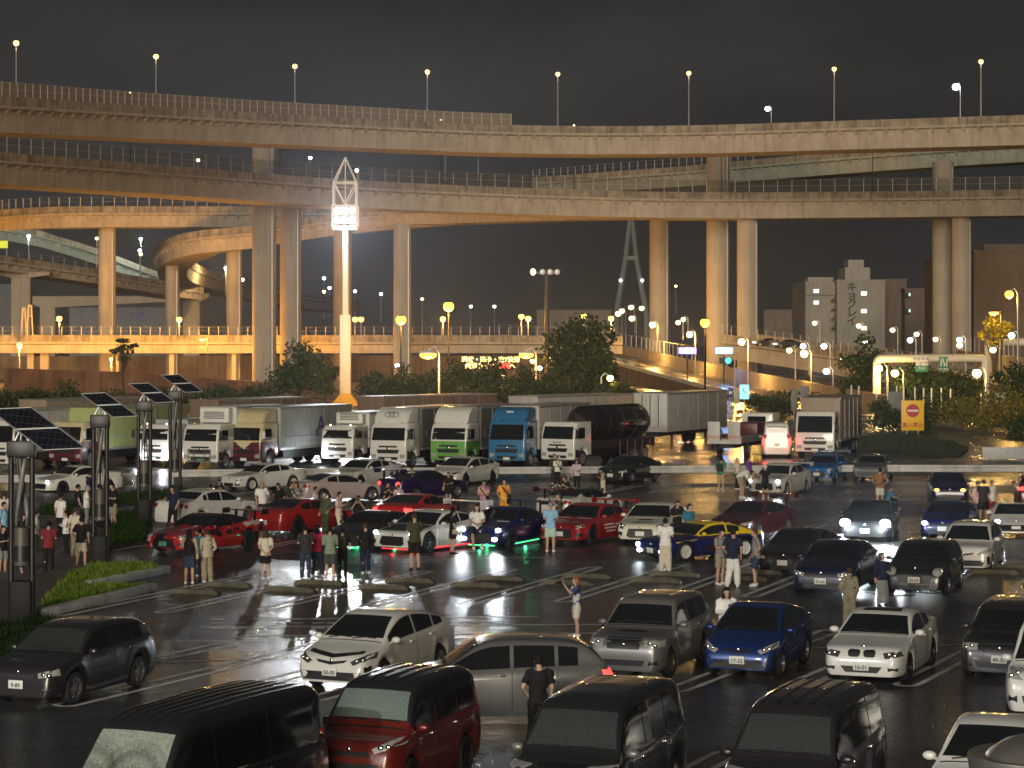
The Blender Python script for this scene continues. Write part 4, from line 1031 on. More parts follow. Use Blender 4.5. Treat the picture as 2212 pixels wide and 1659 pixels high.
# show cars
make_car('sports_car', 'red and black flame wrapped sports car with a green number plate', 'car', V2(352, 1199), 32, 'sports', (4.60, 1.86, 1.29), 'flame', 'mouth', group=SHOW, detail=2, plate='', plate_mat=PLATEG, rim=RIM_D, spokes=10, wheel_r=.33, wing=(1.24, 'black'), roof='black')
make_car('sedan', 'white sedan seen from behind, back to back with the flame wrapped car', 'car', V2(362, 1140), 216, 'sedan', (4.6, 1.81, 1.42), 'white', 'kidney', group=SHOW, rear=True)
make_car('coupe', 'plain deep red coupe seen from behind with a white number plate', 'car', V2(570, 1157), 215, 'coupe', (4.40, 1.85, 1.30), 'red', 'plain', group=SHOW, rear=True, plate='', rim=RIM_D, wheel_r=.34)
make_car('sports_car', 'matte dark grey sports car with green underglow behind the onlookers', 'car', V2(740, 1192), 28, 'sports', (4.38, 1.84, 1.29), 'darkgrey', 'lower', group=SHOW, rim=RIM_D, extra=underglow((.05, 1, .35), 'green_underglow'))
make_car('sports_car', 'bright red sports car seen from behind with its tail lights lit', 'car', V2(842, 1143), 205, 'sports', (4.5, 1.85, 1.25), 'brightred', 'plain', group=SHOW, rear=True, tails=True)
make_car('sports_car', 'white widebody sports car with black bonnet, tall rear wing and red underglow', 'car', V2(846, 1195), 34, 'sports', (4.71, 2.0, 1.36), 'white', 'mouth', group=SHOW, detail=2, black_hood=True, wing=(1.52, 'white'), rim=RIM_D, spokes=6, wheel_r=.35, on=60,
         extra=many(underglow((1, .04, .06), 'red_underglow'), hood_text('LBWK', .36, .52, 0, BLACKINK, 'left', .52)))
make_car('sports_car', 'dark blue coupe with lit headlights and green glow beneath, man leaning on it', 'car', V2(1035, 1187), 24, 'sports', (4.6, 1.79, 1.36), 'deepblue', 'mouth', group=SHOW, detail=2, on=110, fog=True, wing=(1.40, 'deepblue'), rim=RIM_D,
         extra=many(underglow((.1, 1, .4), 'mint_underglow'), top_decal('sticker', WHITEINK, [(.26, .12), (.26, .60), (.275, .60), (.275, .12)])))
make_car('sports_car', 'deep red sports car plastered with white sponsor stickers', 'car', V2(1208, 1178), 29, 'sports', (4.67, 1.90, 1.37), 'red', 'mouth', group=SHOW, detail=2, plate='', rim=RIM_D, spokes=10, wheel_r=.35, wing=(1.34, 'red'),
         extra=many(*[top_decal('sticker', WHITEINK, [(a, b), (a, b + w), (a + .012, b + w), (a + .012, b)]) for a, b, w in ((.10, -.6, .5), (.14, -.55, .6), (.18, -.65, .45), (.255, .1, .55), (.255, -.65, .5), (.12, .25, .3))],
                    *[side_decal('sticker', WHITEINK, [(a, z), (a + w, z), (a + w, z + .05), (a, z + .05)]) for a, z, w in ((.36, .62, .16), (.37, .50, .2), (.40, .38, .15), (.70, .75, .12), (.55, .60, .1))]))
make_car('sports_car', 'dark roofed sports car with a red tail wing behind the stickered red car', 'car', V2(1190, 1122), 215, 'sports', (4.43, 1.81, 1.18), 'pearl', 'plain', group=SHOW, rear=True, roof='black', wing=(1.22, 'darkred'))
make_car('sports_car', 'cream white sports car with black lettering across its bonnet', 'car', V2(1382, 1178), 17, 'sports', (4.67, 1.90, 1.37), 'cream', 'mouth', group=SHOW, detail=2, plate='', rim=RIM_D, spokes=10, wheel_r=.35, lens=LENS_D,
         extra=many(hood_text('NISSAN', .23, .10, 0, BLACKINK), top_decal('sticker', BLACKINK, [(.175, -.28), (.175, .28), (.21, .24), (.21, -.24)])))
def blue_yellow(x, y, z, n): return 1 if z > .80 - .03 * x or (x > 1.2 and x < 3.2 and z > .78) else 0
make_car('sports_car', 'yellow roofed sports car with deep blue lower body and white wheels', 'car', V2(1405, 1212), 56, 'coupe', (4.29, 1.76, 1.23), 'deepblue', 'lower', group=SHOW, detail=2, mats=[PAINTS['deepblue'], PAINTS['yellow']], rim=RIM_W, spokes=5, wheel_r=.33, on=30, plate='', fog=True, mirror='yellow',
         colour=lambda x, y, z, n: 1 if (z > .815 and 1.35 < x) or (x > 1.0 and z > .835) else 0,
         extra=many(side_decal('stripe', PAINTS['yellow'], [(.10, .62), (.30, .70), (.30, .72), (.10, .65)]), side_decal('sticker', PAINTS['darkred'], [(.40, .30), (.62, .30), (.62, .46), (.40, .46)]), side_decal('stripe', PAINTS['orange_red'], [(.30, .735), (.80, .80), (.80, .82), (.30, .75)])))
make_car('sports_car', 'dark red car with a long wing behind the yellow roofed car', 'car', V2(1572, 1166), 30, 'sports', (4.6, 1.80, 1.30), 'darkred', 'plain', group=SHOW, wing=(1.42, 'darkred'))
# along the guard rail
make_car('coupe', 'white coupe with a blue white daylight strip at far left by the rail', 'car', V2(84, 1068), 47, 'sports', (4.27, 1.78, 1.31), 'white', 'wide', group=RAILG, on=40, rim=RIM_D)
make_car('coupe', 'white wedge nosed old coupe left of the white two door saloon', 'car', V2(494, 1060), 46, 'coupe', (4.31, 1.69, 1.27), 'white', 'lower', group=RAILG, rim=RIM_W)
make_car('coupe', 'white coupe with kidney grilles by the rail', 'car', V2(728, 1055), 32, 'coupe', (4.58, 1.78, 1.38), 'pearl', 'kidney', group=RAILG, plate='', rim=RIM_D)
make_car('hatchback', 'white fastback with a wide black grille by the rail', 'car', V2(955, 1050), 29, 'wedgehatch', (4.59, 1.89, 1.40), 'pearl', 'wide', group=RAILG, rim=RIM_D, lens=LENS_D)
make_car('coupe', 'purple coupe seen from behind with four lit round tail lamps', 'car', V2(838, 1082), 222, 'coupe', (4.6, 1.79, 1.34), 'purple', 'plain', group=RAILG, rear=True, tails='round', wing=(1.38, 'purple'))
make_car('hatchback', 'pale pinkish coupe behind the standing onlookers', 'car', V2(640, 1086), 235, 'coupe', (4.3, 1.76, 1.28), 'pink', 'plain', group=RAILG, rear=True)
make_car('coupe', 'black coupe in front of the tank lorry', 'car', V2(1318, 1044), 30, 'coupe', (4.5, 1.77, 1.33), 'black', 'plain', group=RAILG, plate='', rim=RIM_S)
make_car('sedan', 'white sedan with its bonnet area being inspected by bending man', 'car', V2(1650, 1072), 27, 'sedan', (4.5, 1.79, 1.45), 'pearl', 'mouth', group=RAILG, wing=(1.36, 'pearl'), on=50)
make_car('sedan', 'bright blue sedan with a tall rear wing by the rail', 'car', V2(1764, 1041), 20, 'sedan', (4.55, 1.76, 1.33), 'skyblue', 'mouth', group=RAILG, plate='', wing=(1.40, 'skyblue'))
make_car('coupe', 'silver coupe at the right end of the rail', 'car', V2(1874, 1039), 17, 'coupe', (4.52, 1.73, 1.29), 'greysilver', 'wide', group=RAILG, rim=RIM_S)
# ---------------------------------------------------------------- lorries
class Skin(Car):
    def __init__(s, mb): s.H = 2.6; s.bvh = BVHTree.FromPolygons([tuple(v) for v in mb.v], mb.f)
T_CREAM, T_MAROON, T_WHITE, T_GREEN, T_BLUE = (paint('lorry_' + n, c) for n, c in (('cream', (.60, .52, .30)), ('maroon', (.10, .010, .018)), ('white', (.72, .71, .67)), ('green', (.13, .36, .07)), ('blue', (.03, .16, .34))))
BOX = {n: concrete('cargo_' + n, c, .25, .6, .5) for n, c in (('lime', (.40, .46, .20)), ('grey', (.38, .41, .40)), ('white', (.60, .60, .57)), ('tan', (.34, .27, .20)), ('dark', (.10, .095, .09)), ('rust', (.24, .17, .13)), ('pale', (.50, .47, .44)))}
G_MARK = glow('marker_lamp_glow', (1, .9, .7), 4)
T_REF = flat('refrigeration_unit_white', (.66, .66, .62), .5)
def truck_wheel(t, x, sg, w=2.3, r=.47):
    ty, rm = wheel_meshes(r, .28, 8, RIM_S); o = link('wheel', ty, t, (x, sg * (w / 2 - .2), r))
    if sg < 0: o.rotation_euler.z = math.pi
    link('rim', rm, o)
def make_truck(label, pos, yaw=22, w=2.3, hc=2.75, up=T_WHITE, low=None, box=None, bl=6.6, bh=3.4, defl=None, reefer=False, on=False, vee=False, rings=False, tank=False, sign=None, bull=False, plate=True, name='lorry', front=None, side=None):
    fwd = Vector((-math.sin(R(yaw)), -math.cos(R(yaw)), 0)); p = Vector((pos[0], pos[1], 0))
    t = thing(name, label, 'lorry', p, math.atan2(fwd.y, fwd.x), 'lorries parked side by side behind the guard rail')
    hw = w / 2; low = low or up; M = [up, low]
    bm = bmesh.new()          # cab shell: nose at x = 0, back at -2
    pr = [(0, .42), (.02, 1.0), (0, 1.48), (-.10, 2.0), (-.24, hc - .22), (-.42, hc - .03), (-.9, hc), (-1.95, hc), (-2.0, .62), (-1.45, .62), (-1.38, .98), (-1.05, 1.10), (-.70, .98), (-.62, .42)]
    a = [bm.verts.new((x, hw, z)) for x, z in pr]; b = [bm.verts.new((x, -hw, z)) for x, z in pr]
    bm.faces.new(a[::-1]); bm.faces.new(b); n = len(pr)
    for i in range(n): bm.faces.new((a[i], a[(i + 1) % n], b[(i + 1) % n], b[i]))
    bmesh.ops.recalc_face_normals(bm, faces=bm.faces)
    bmesh.ops.bevel(bm, geom=[e for e in bm.edges if abs(e.verts[0].co.y - e.verts[1].co.y) < 1e-4], offset=.11, segments=4, affect='EDGES', profile=.5)
    bmesh.ops.bisect_plane(bm, geom=bm.verts[:] + bm.edges[:] + bm.faces[:], plane_co=(0, 0, 1.52), plane_no=(0, 0, 1))
    bmesh.ops.triangulate(bm, faces=bm.faces[:])
    bm.verts.index_update(); mb = MB(); mb.add([v.co.copy() for v in bm.verts], [[v.index for v in f.verts] for f in bm.faces]); bm.free()
    for i, f in enumerate(mb.f):
        if sum(mb.v[q].z for q in f) / len(f) < 1.52: mb.m[i] = 1
    mb.build('cab', M, t, 40); sk = Skin(mb)
    def dec(nm_, mat, poly, how='front', off=.01, par=None):
        m = MB(); sk.decal(m, poly, how, off, .3); return m.build(nm_, mat, par or t, 'all')
    dec('windshield', GLASS, [(-hw * .90, 1.60), (hw * .90, 1.60), (hw * .86, hc - .28), (-hw * .86, hc - .28)])
    for how in ('left', 'right'):
        dec('side_window', GLASS, [(-.32, 1.62), (-1.18, 1.62), (-1.18, hc - .34), (-.48, hc - .34)], how)
        dec('step_panel', M_BLACK, [(-.10, .52), (-.55, .52), (-.55, .95), (-.12, 1.02)], how)
    dec('grille', M_BLACK, [(-hw * .62, 1.08), (hw * .62, 1.08), (hw * .54, .86), (-hw * .54, .86)])
    dec('grille', M_BLACK, [(-hw * .50, 1.30), (hw * .50, 1.30), (hw * .50, 1.20), (-hw * .50, 1.20)])
    dec('bumper_intake', M_BLACK, [(-hw * .55, .66), (hw * .55, .66), (hw * .50, .50), (-hw * .50, .50)])
    for sg in (1, -1):
        h = dec('headlight', LENS, [(sg * hw * .64, .80), (sg * hw * .92, .84), (sg * hw * .92, .62), (sg * hw * .68, .60)])
        if on and (on is True or sg == on):
            m = MB(); m.ell((.05, sg * hw * .80, .72), (.06, .15, .13), 12, 8); m.build('lamp', G_HEAD, h, 'all')
            point(t, (.35, sg * hw * .80, .72), (.9, .95, 1), 60, .1, 'headlight_light')
        m = MB(); m.box(-.02, .10, sg * (hw + .22) - .09, sg * (hw + .22) + .09, 1.72, 2.14, .03); m.tube([(-.12, sg * hw * .96, 2.2), (.02, sg * (hw + .2), 2.2), (.02, sg * (hw + .22), 2.1)], .022, 6); m.tube([(-.1, sg * hw * .96, 1.66), (.02, sg * (hw + .22), 1.74)], .022, 6)
        m.build('mirror', M_BLACK if not vee else T_WHITE, t, 30)
    if plate: dec('number_plate', PLATEW if not bull else PLATEG, [(-.2, .60), (.2, .60), (.2, .44), (-.2, .44)], off=.02)
    m = MB(); m.ell((.035, 0, 1.15), (.02, .09, .07), 12, 6); m.build('emblem', M_CHROME, t, 'all')
    m = MB(); m.tube([(-.02, -.75, 1.62), (.03, -.35, 1.66), (.02, .1, 1.70)], .014, 5); m.tube([(-.02, .0, 1.62), (.03, .45, 1.66), (.02, .85, 1.70)], .014, 5); m.build('wiper', M_BLACK, t)
    if vee: dec('cream_chevron', T_CREAM, [(-hw * .97, 1.53), (-hw * .5, 1.50), (0, 1.10), (hw * .5, 1.50), (hw * .97, 1.53), (hw * .97, 1.545), (-hw * .97, 1.545)], off=.012)
    if bull:
        m = MB()
        for z in (.48, .70, .92, 1.12): m.tube([(.10, -hw * .62, z), (.12, 0, z), (.10, hw * .62, z)], .03, 6)
        for y in (-.62, -.3, .3, .62): m.tube([(.10, hw * y, .42), (.10, hw * y, 1.16)], .03, 6)
        m.build('chrome_bar', M_CHROME, t, 40)
    for sg in (1, -1):
        m = MB(); m.ell((-.46, sg * hw * .62, hc + .01), (.05, .06, .04), 8, 6); m.build('marker_lamp', G_MARK if on else LENS, t, 'all')
    if front: dec_text = link('front_lettering', text_mesh(front, BLACKINK, .17, .004, .004), t, (.03, 0, 1.40)); dec_text.rotation_euler = (R(90), 0, R(90))
    if side:
        for sg in (1, -1):
            tx = link('side_lettering', text_mesh(side[0], side[1], side[2], .004), t, (-2.12 - bl * side[3], sg * (hw * 1.03 + .035), bh * .66)); tx.rotation_euler = (R(90), 0, R(180) if sg > 0 else 0)
    if defl:
        zt = defl
        m = MB(); m.T = Matrix.Rotation(R(90), 4, 'X')
        m.prism([(-.35, hc - .02), (-.55, hc + (zt - hc) * .55), (-1.0, zt - .06), (-1.3, zt), (-1.95, zt), (-1.95, hc - .02)], -hw * .92, hw * .92)
        bm = bmesh.new(); me = m.mesh('d', up); bm.from_mesh(me); bpy.data.meshes.remove(me); bmesh.ops.bevel(bm, geom=bm.edges[:], offset=.07, segments=2, affect='EDGES'); me = bpy.data.meshes.new('roof_deflector'); bm.to_mesh(me); bm.free(); me.materials.append(up)
        for pl in me.polygons: pl.use_smooth = True
        me.set_sharp_from_angle(angle=R(40))
        dd = link('roof_deflector', me, t)
        if rings:
            m = MB(); zc = hc + (zt - hc) * .55
            for y in (-.24, 0, .24): m.tube([(-.52 - .25 * (zc + .13 * math.sin(q * .524) - zc), y + .19 * math.cos(q * .524), zc + .16 * math.sin(q * .524)) for q in range(13)], .016, 5, False)
            m.build('ring_emblem', BLACKINK, dd)
        if sign:
            tx = link('deflector_lettering', text_mesh(sign[0], sign[1], sign[2], .004), dd, (-.56 + .0, 0, hc + (zt - hc) * .62)); tx.rotation_euler = (R(62), 0, R(90))
    m = MB(); m.box(-.6 if not box and not tank else -bl - 2.0, -.4, -.42, .42, .48, .92); m.build('chassis', M_BLACK, t)
    for sg in (1, -1):
        truck_wheel(t, -1.05, sg, w)
        for x in ((-2.1 - bl * .68,) if bl < 7 else (-2.1 - bl * .66, -2.1 - bl * .82)): truck_wheel(t, x, sg, w)
    if box and not tank:
        m = MB(); m.box(-2.12 - bl, -2.12, -hw * 1.03, hw * 1.03, 1.0, bh, .03)
        bo = m.build('cargo_box', BOX[box], t, 30)
        m = MB()
        for sg in (1, -1):
            m.box(-2.14 - bl, -2.10, sg * hw * 1.03 - .02, sg * hw * 1.03 + .025, bh - .10, bh + .012); m.box(-2.14 - bl, -2.10, sg * hw * 1.03 - .02, sg * hw * 1.03 + .025, .97, 1.10)
            for k in range(1, 5): x = -2.12 - bl * k / 5; m.box(x - .03, x + .03, sg * hw * 1.03 - .01, sg * hw * 1.03 + .018, 1.1, bh - .1)
            m.box(-2.14 - bl, -2.10, sg * hw * 1.03 - .01, sg * hw * 1.03 + .02, 1.72, 1.77)
        m.build('box_edge_rail', M_GALV, bo)
        for sg in (1, -1):
            m = MB(); m.box(-2.1 - bl * .60, -2.5, sg * hw - .03, sg * hw, .50, .92); m.build('side_guard', M_BLACK, t)
        if sign and not defl:
            for sg in (1, -1):
                tx = link('side_lettering', text_mesh(sign[0], sign[1], sign[2], .004), bo, (-2.12 - bl * sign[3], sg * (hw * 1.03 + .03), bh * .62)); tx.rotation_euler = (R(90), 0, R(180) if sg > 0 else 0)
    if reefer:
        m = MB(); m.box(-2.10, -1.62, -hw * .82, hw * .82, max(hc + .06, bh - .95), bh - .05, .05); rf = m.build('refrigeration_unit', T_REF, t, 30)
        m = MB(); zz = max(hc + .06, bh - .95)
        for k in range(5): m.box(-1.625, -1.60, -hw * .58, hw * .58, zz + .22 + k * .09, zz + .26 + k * .09)
        m.build('louvre', M_BLACK, rf)
    if tank:
        m = MB(); m.T = Matrix.Translation((-2.5, 0, 2.42)) @ Matrix.Rotation(R(-90), 4, 'Y')
        m.lathe([(.0, -.03), (.5, .0), (.92, .10), (1.0, .22), (1.0, 6.6), (.92, 6.75), (.0, 6.85)], 32)
        tk = m.build('tank', flat('dark_glossy_tank', (.014, .009, .008), .16, coat=1, var=.3), t, 40)
        m = MB()
        for x in (-2.75, -4.4, -6.0, -7.6, -9.0): m.T = Matrix.Translation((x, 0, 2.42)) @ Matrix.Rotation(R(-90), 4, 'Y'); m.lathe([(1.0, 0), (1.025, 0), (1.025, .06), (1.0, .06)], 32)
        m.T = Matrix(); m.box(-9.2, -2.6, -.25, .25, 3.43, 3.47); m.build('tank_band', M_DARKST, tk)
        m = MB(); m.box(-9.6, -2.4, -1.05, 1.05, 1.0, 1.45); m.box(-10.4, -2.4, -1.1, 1.1, .95, 1.0); m.build('tank_cradle', M_BLACK, t)
        for k in range(6):
            m = MB(); x = -9.8 + k * .9; m.tube([(x, 1.1, .5), (x, 1.12, 1.3)], .04, 6); m.build('hose', M_BLACK, t)
    return t
make_truck('white lorry cab cut off by the left edge of the picture', V2(-8, 1017), hc=2.8, box='white', reefer=True)
make_truck('maroon and cream lorry with a lime grey box, leftmost of the two maroon ones', V2(140, 1012), yaw=24, hc=2.65, up=T_CREAM, low=T_MAROON, vee=True, box='lime', bl=9.2, bh=3.42, side=('AWA', BLACKINK, .95, .62))
make_truck('small white lorry with both headlights shining, between the solar poles', V2(330, 1010), hc=2.5, w=2.1, up=T_WHITE, on=True, box='grey', bl=5, bh=2.7)
make_truck('white lorry with chrome bumper bars and a refrigerated box', V2(432, 1014), hc=2.55, bull=True, box='white', reefer=True, bh=3.5)
make_truck('maroon and cream lorry with a plain grey box, second of the two maroon ones', V2(526, 1012), yaw=25, hc=2.6, up=T_CREAM, low=T_MAROON, vee=True, box='grey', bl=8.5, bh=3.45, defl=3.40, side=('A', flat('navy_vinyl', (.02, .05, .16), .5), 1.5, .55))
make_truck('small white refrigerated lorry with one lit headlight, behind the white coupe', V2(728, 1006), hc=2.35, w=2.1, box='white', bl=5, bh=3.05, reefer=True, on=-1)
make_truck('white lorry with three dark rings on its roof fairing', V2(838, 1012), hc=2.6, box='dark', bl=8.6, bh=3.42, defl=3.45, rings=True)
make_truck('white topped lorry with a bright green lower cab', V2(968, 1010), hc=2.55, low=T_GREEN, box='dark', bl=8.4, bh=3.45, defl=3.48)
make_truck('all blue lorry with a small white roof sign', V2(1094, 1010), hc=2.75, up=T_BLUE, box='pale', bl=8.8, bh=3.5, defl=3.45, sign=('●●●', WHITEINK, .16))
make_truck('white cabbed lorry carrying a long dark tank', V2(1204, 1008), yaw=33, hc=2.6, up=T_WHITE, tank=True, bl=7.6, front='F U S O')
make_truck('tall white lorry with a tan box, last on the right of the row', V2(1760, 990), yaw=17, w=2.45, hc=2.9, up=T_WHITE, box='tan', bl=9.2, bh=3.72)
def trailer(label, pos, yaw, L, h, mat, w=2.5, front=None):
    fwd = Vector((-math.sin(R(yaw)), -math.cos(R(yaw)), 0))
    t = thing('box_trailer', label, 'trailer', (pos[0], pos[1], 0), math.atan2(fwd.y, fwd.x), 'box trailers parked in the rows behind')
    m = MB(); m.box(-L, 0, -w / 2, w / 2, 1.1, h, .03); b = m.build('cargo_box', BOX[mat], t, 30)
    m = MB()
    for sg in (1, -1):
        m.box(-L - .02, .02, sg * w / 2 - .02, sg * w / 2 + .02, h - .1, h + .02)
        for k in range(1, 6): m.box(-L * k / 6 - .03, -L * k / 6 + .03, sg * w / 2 - .01, sg * w / 2 + .02, 1.15, h - .1)
    m.build('box_edge_rail', M_GALV, b)
    if front:
        m = MB(); m.box(.0, .05, -w / 2 + .06, w / 2 - .06, 1.5, h - .06, .02); f = m.build('front_panel', BOX[front], t, 30)
        m = MB()
        for y in (-.6, 0, .6): m.box(.05, .07, y - .03, y + .03, 1.5, h - .1)
        m.build('panel_rib', M_BLACK, f)
    m = MB(); m.box(-L + .2, -.3, -.5, .5, .8, 1.1); m.build('chassis', M_BLACK, t)
    for sg in (1, -1):
        for x in (-L + 1.2, -L + 2.4): truck_wheel(t, x, sg, w, .5)
        m = MB(); m.box(-2.2, -2.05, sg * .7 - .06, sg * .7 + .06, .02, 1.1); m.build('landing_leg', M_DARKST, t)
trailer('reddish grey box trailer standing behind the maroon lorries', V2(440, 965), 30, 11, 3.25, 'rust')
trailer('long tan box trailer behind the green and white lorry', V2(800, 957), 38, 13, 3.35, 'rust')
trailer('grey box trailer behind the tank lorry, left of the white fronted one', V2(1130, 960), 34, 13, 3.4, 'pale')
trailer('lilac grey box trailer with a white panelled front, by the dark lamp post', V2(1405, 968), 26, 11.5, 3.75, 'pale', front='white')
trailer('low brown box trailer at far left behind the first maroon lorry', V2(70, 962), 30, 11, 3.2, 'tan')
# flatbed recovery lorry seen from behind
def flatbed():
    p = V2(1590, 982); fwd = Vector((math.sin(R(22)), math.cos(R(22)), 0))
    t = thing('recovery_lorry', 'flatbed recovery lorry seen from behind with two upright white ramps', 'lorry', (p[0], p[1], 0), math.atan2(fwd.y, fwd.x))
    m = MB(); m.box(-2.5, 4.6, -1.1, 1.1, .85, 1.05); m.box(-2.5, 4.6, -1.1, -1.0, 1.05, 1.3); m.box(-2.5, 4.6, 1.0, 1.1, 1.05, 1.3); m.build('flatbed', M_GALV, t)
    for sg in (1, -1):
        m = MB(); m.box(-2.75, -2.6, sg * .66 - .40, sg * .66 + .40, .95, 2.2, .03); q = m.build('ramp', BOX['white'], t, 30)
        m = MB()
        for k in range(4): z = 1.15 + .0; m.add([(-2.76, sg * .66 - .36 + k * .19, z), (-2.76, sg * .66 - .27 + k * .19, z), (-2.76, sg * .66 - .18 + k * .19, z + .16), (-2.76, sg * .66 - .27 + k * .19, z + .16)], [(0, 1, 2, 3)])
        m.build('hazard_stripe', flat('orange_hazard_stripe', (.50, .13, .02), .5), q)
    m = MB(); m.box(-2.72, -2.6, -1.1, 1.1, .80, 1.0); m.build('tail_beam', BOX['white'], t)
    m = MB(); m.box(4.8, 6.6, -1.1, 1.1, .7, 2.55, .12); c = m.build('cab', T_WHITE, t, 40)
    m = MB(); m.box(4.785, 4.80, -.62, .62, 1.95, 2.32, .005); m.build('rear_window', GLASS, c)
    m = MB(); m.box(-2.2, 4.6, -.45, .45, .5, .85); m.build('chassis', M_BLACK, t)
    for sg in (1, -1):
        for x in (-.6, 5.6): truck_wheel(t, x, sg, 2.2, .42)
    m = MB(); m.box(1.5, 4.2, -1.0, 1.0, 1.06, 2.0, .08); m.build('tool_locker', flat('dark_red_locker', (.09, .012, .012), .4), t, 30)
flatbed()
make_car('van', 'white high roofed van seen from behind with both tail lights glowing', 'van', V2(1678, 990), 186, 'van', (4.9, 1.88, 2.25), 'white', 'box', rear=True, tails=False, plate='', wheel_r=.33, cl=.2,
         extra=lambda car, t, part, sc: [part('tail_lamp_cluster', G_TAIL, lambda m: car.decal(m, [(sg * .82, 1.35), (sg * .90, 1.35), (sg * .90, .80), (sg * .82, .80)], 'rear', .02)) for sg in (1, -1)] + [point(t, (-car.L / 2 - .3, sg * .8, 1.0), (1, .08, .05), 14, .1, 'tail_light') for sg in (1, -1)])
# ---------------------------------------------------------------- people
def remeshed(mb, name, vox, mats, post=None, smooth_it=3):
    me = mb.mesh(name, [mats] if not isinstance(mats, list) else mats)
    o = bpy.data.objects.new(name, me); COL.objects.link(o)
    m = o.modifiers.new('r', 'REMESH'); m.mode = 'VOXEL'; m.voxel_size = vox; m.use_smooth_shade = True
    q = o.modifiers.new('s', 'SMOOTH'); q.factor = .5; q.iterations = smooth_it
    bpy.context.view_layer.update()
    out = bpy.data.meshes.new_from_object(o.evaluated_get(bpy.context.evaluated_depsgraph_get()))
    bpy.data.objects.remove(o); bpy.data.meshes.remove(me)
    out.name = name; out.materials.clear()
    for m in (mats if isinstance(mats, list) else [mats]): out.materials.append(m)
    return out
def V(*a): return Vector(a)
def skeleton(pose):
    """joint positions of a 1.70 m figure standing at the origin and facing -Y"""
    J = dict(pel=V(0, 0, .93), wai=V(0, -.005, 1.08), che=V(0, -.01, 1.27), nek=V(0, .005, 1.44), hed=V(0, -.025, 1.585))
    for s, k in ((1, 'l'), (-1, 'r')):
        J['sh' + k] = V(s * .175, 0, 1.395); J['hi' + k] = V(s * .085, 0, .90); J['kn' + k] = V(s * .10, -.02, .485); J['an' + k] = V(s * .11, .02, .085)
        J['el' + k] = V(s * .235, .03, 1.12); J['wr' + k] = V(s * .25, -.05, .885)
    def arm(k, el, wr): J['el' + k] = V(*el); J['wr' + k] = V(*wr)
    both = lambda el, wr: (arm('l', el, wr), arm('r', (-el[0], el[1], el[2]), (-wr[0], wr[1], wr[2])))
    if pose == 'back_hands': both((.235, .10, 1.13), (.05, .17, .93))
    elif pose == 'phone': both((.22, -.06, 1.13), (.06, -.30, 1.18)); J['hed'] = V(0, -.05, 1.575)
    elif pose == 'crossed': arm('l', (.24, -.08, 1.13), (-.10, -.20, 1.16)); arm('r', (-.24, -.08, 1.13), (.10, -.22, 1.20))
    elif pose == 'photo': both((.23, -.20, 1.24), (.07, -.36, 1.48))
    elif pose == 'point': arm('l', (.40, -.05, 1.42), (.64, -.12, 1.52))
    elif pose == 'pockets': both((.26, .07, 1.12), (.19, -.05, .93))
    elif pose == 'hip': both((.36, .06, 1.14), (.17, -.02, 1.00))
    elif pose == 'chin': arm('l', (.20, -.14, 1.14), (.04, -.20, 1.40)); arm('r', (-.22, -.08, 1.12), (.06, -.22, 1.12))
    elif pose == 'bag': arm('l', (.22, -.06, 1.13), (.10, -.27, 1.12))
    elif pose == 'walk':
        J['knl'] = V(.09, -.16, .50); J['anl'] = V(.09, -.20, .10); J['knr'] = V(-.09, .06, .48); J['anr'] = V(-.09, .26, .12)
        arm('l', (.23, .12, 1.14), (.23, .10, .90)); arm('r', (-.23, -.08, 1.13), (-.22, -.20, .93))
    elif pose == 'wide':
        for s, k in ((1, 'l'), (-1, 'r')): J['kn' + k] = V(s * .15, -.02, .48); J['an' + k] = V(s * .20, .02, .085)
        both((.25, .04, 1.12), (.22, -.12, .92))
    elif pose in ('crouch', 'sit', 'lean'):
        dz = {'crouch': -.62, 'sit': -.50, 'lean': -.22}[pose]; dy = {'crouch': .12, 'sit': .22, 'lean': .16}[pose]
        for k in ('pel', 'wai', 'che', 'nek', 'hed', 'shl', 'shr', 'hil', 'hir'): J[k] = J[k] + V(0, dy, dz)
        ln = {'crouch': .26, 'sit': .12, 'lean': .02}[pose]
        for k, f in (('wai', .3), ('che', .7), ('shl', .9), ('shr', .9), ('nek', 1.0), ('hed', 1.2)): J[k] = J[k] + V(0, -ln * f, -.04 * f * (pose != 'lean'))
        for s, k in ((1, 'l'), (-1, 'r')):
            ky, kz = {'crouch': (-.26, .50), 'sit': (-.20, .46), 'lean': (-.10, .46)}[pose]
            J['kn' + k] = V(s * .16, ky, kz); J['an' + k] = V(s * .14, {'crouch': .0, 'sit': -.22, 'lean': -.20}[pose], .085)
            sh = J['sh' + k]; J['el' + k] = sh + V(s * .05, -.13, -.24); J['wr' + k] = V(s * .07, J['kn' + k].y - .02, J['kn' + k].z + .10) if pose != 'lean' else sh + V(-s * .08, -.24, -.32)
    elif pose == 'relax':
        for k in ('pel', 'wai', 'hil', 'hir'): J[k] = J[k] + V(.035, 0, 0)
        J['che'] = J['che'] + V(-.01, .015, 0); J['knl'] = V(.13, -.09, .49); J['anl'] = V(.19, -.06, .085); arm('l', (.30, .07, 1.13), (.20, -.05, .98)); arm('r', (-.22, .02, 1.12), (-.20, -.10, .89)); J['hed'] = V(.02, -.05, 1.575)
    elif pose == 'talk':
        J['knr'] = V(-.12, -.08, .49); J['anr'] = V(-.17, -.10, .085); arm('r', (-.24, -.04, 1.13), (-.18, -.28, 1.22)); arm('l', (.22, .05, 1.12), (.17, -.06, .92)); J['hed'] = V(-.02, -.045, 1.58); J['che'] = J['che'] + V(.01, .01, 0)
    elif pose == 'bend':
        J.update(pel=V(0, .12, .90), wai=V(0, .02, 1.0), che=V(0, -.18, 1.07), nek=V(0, -.35, 1.08), hed=V(0, -.48, 1.06))
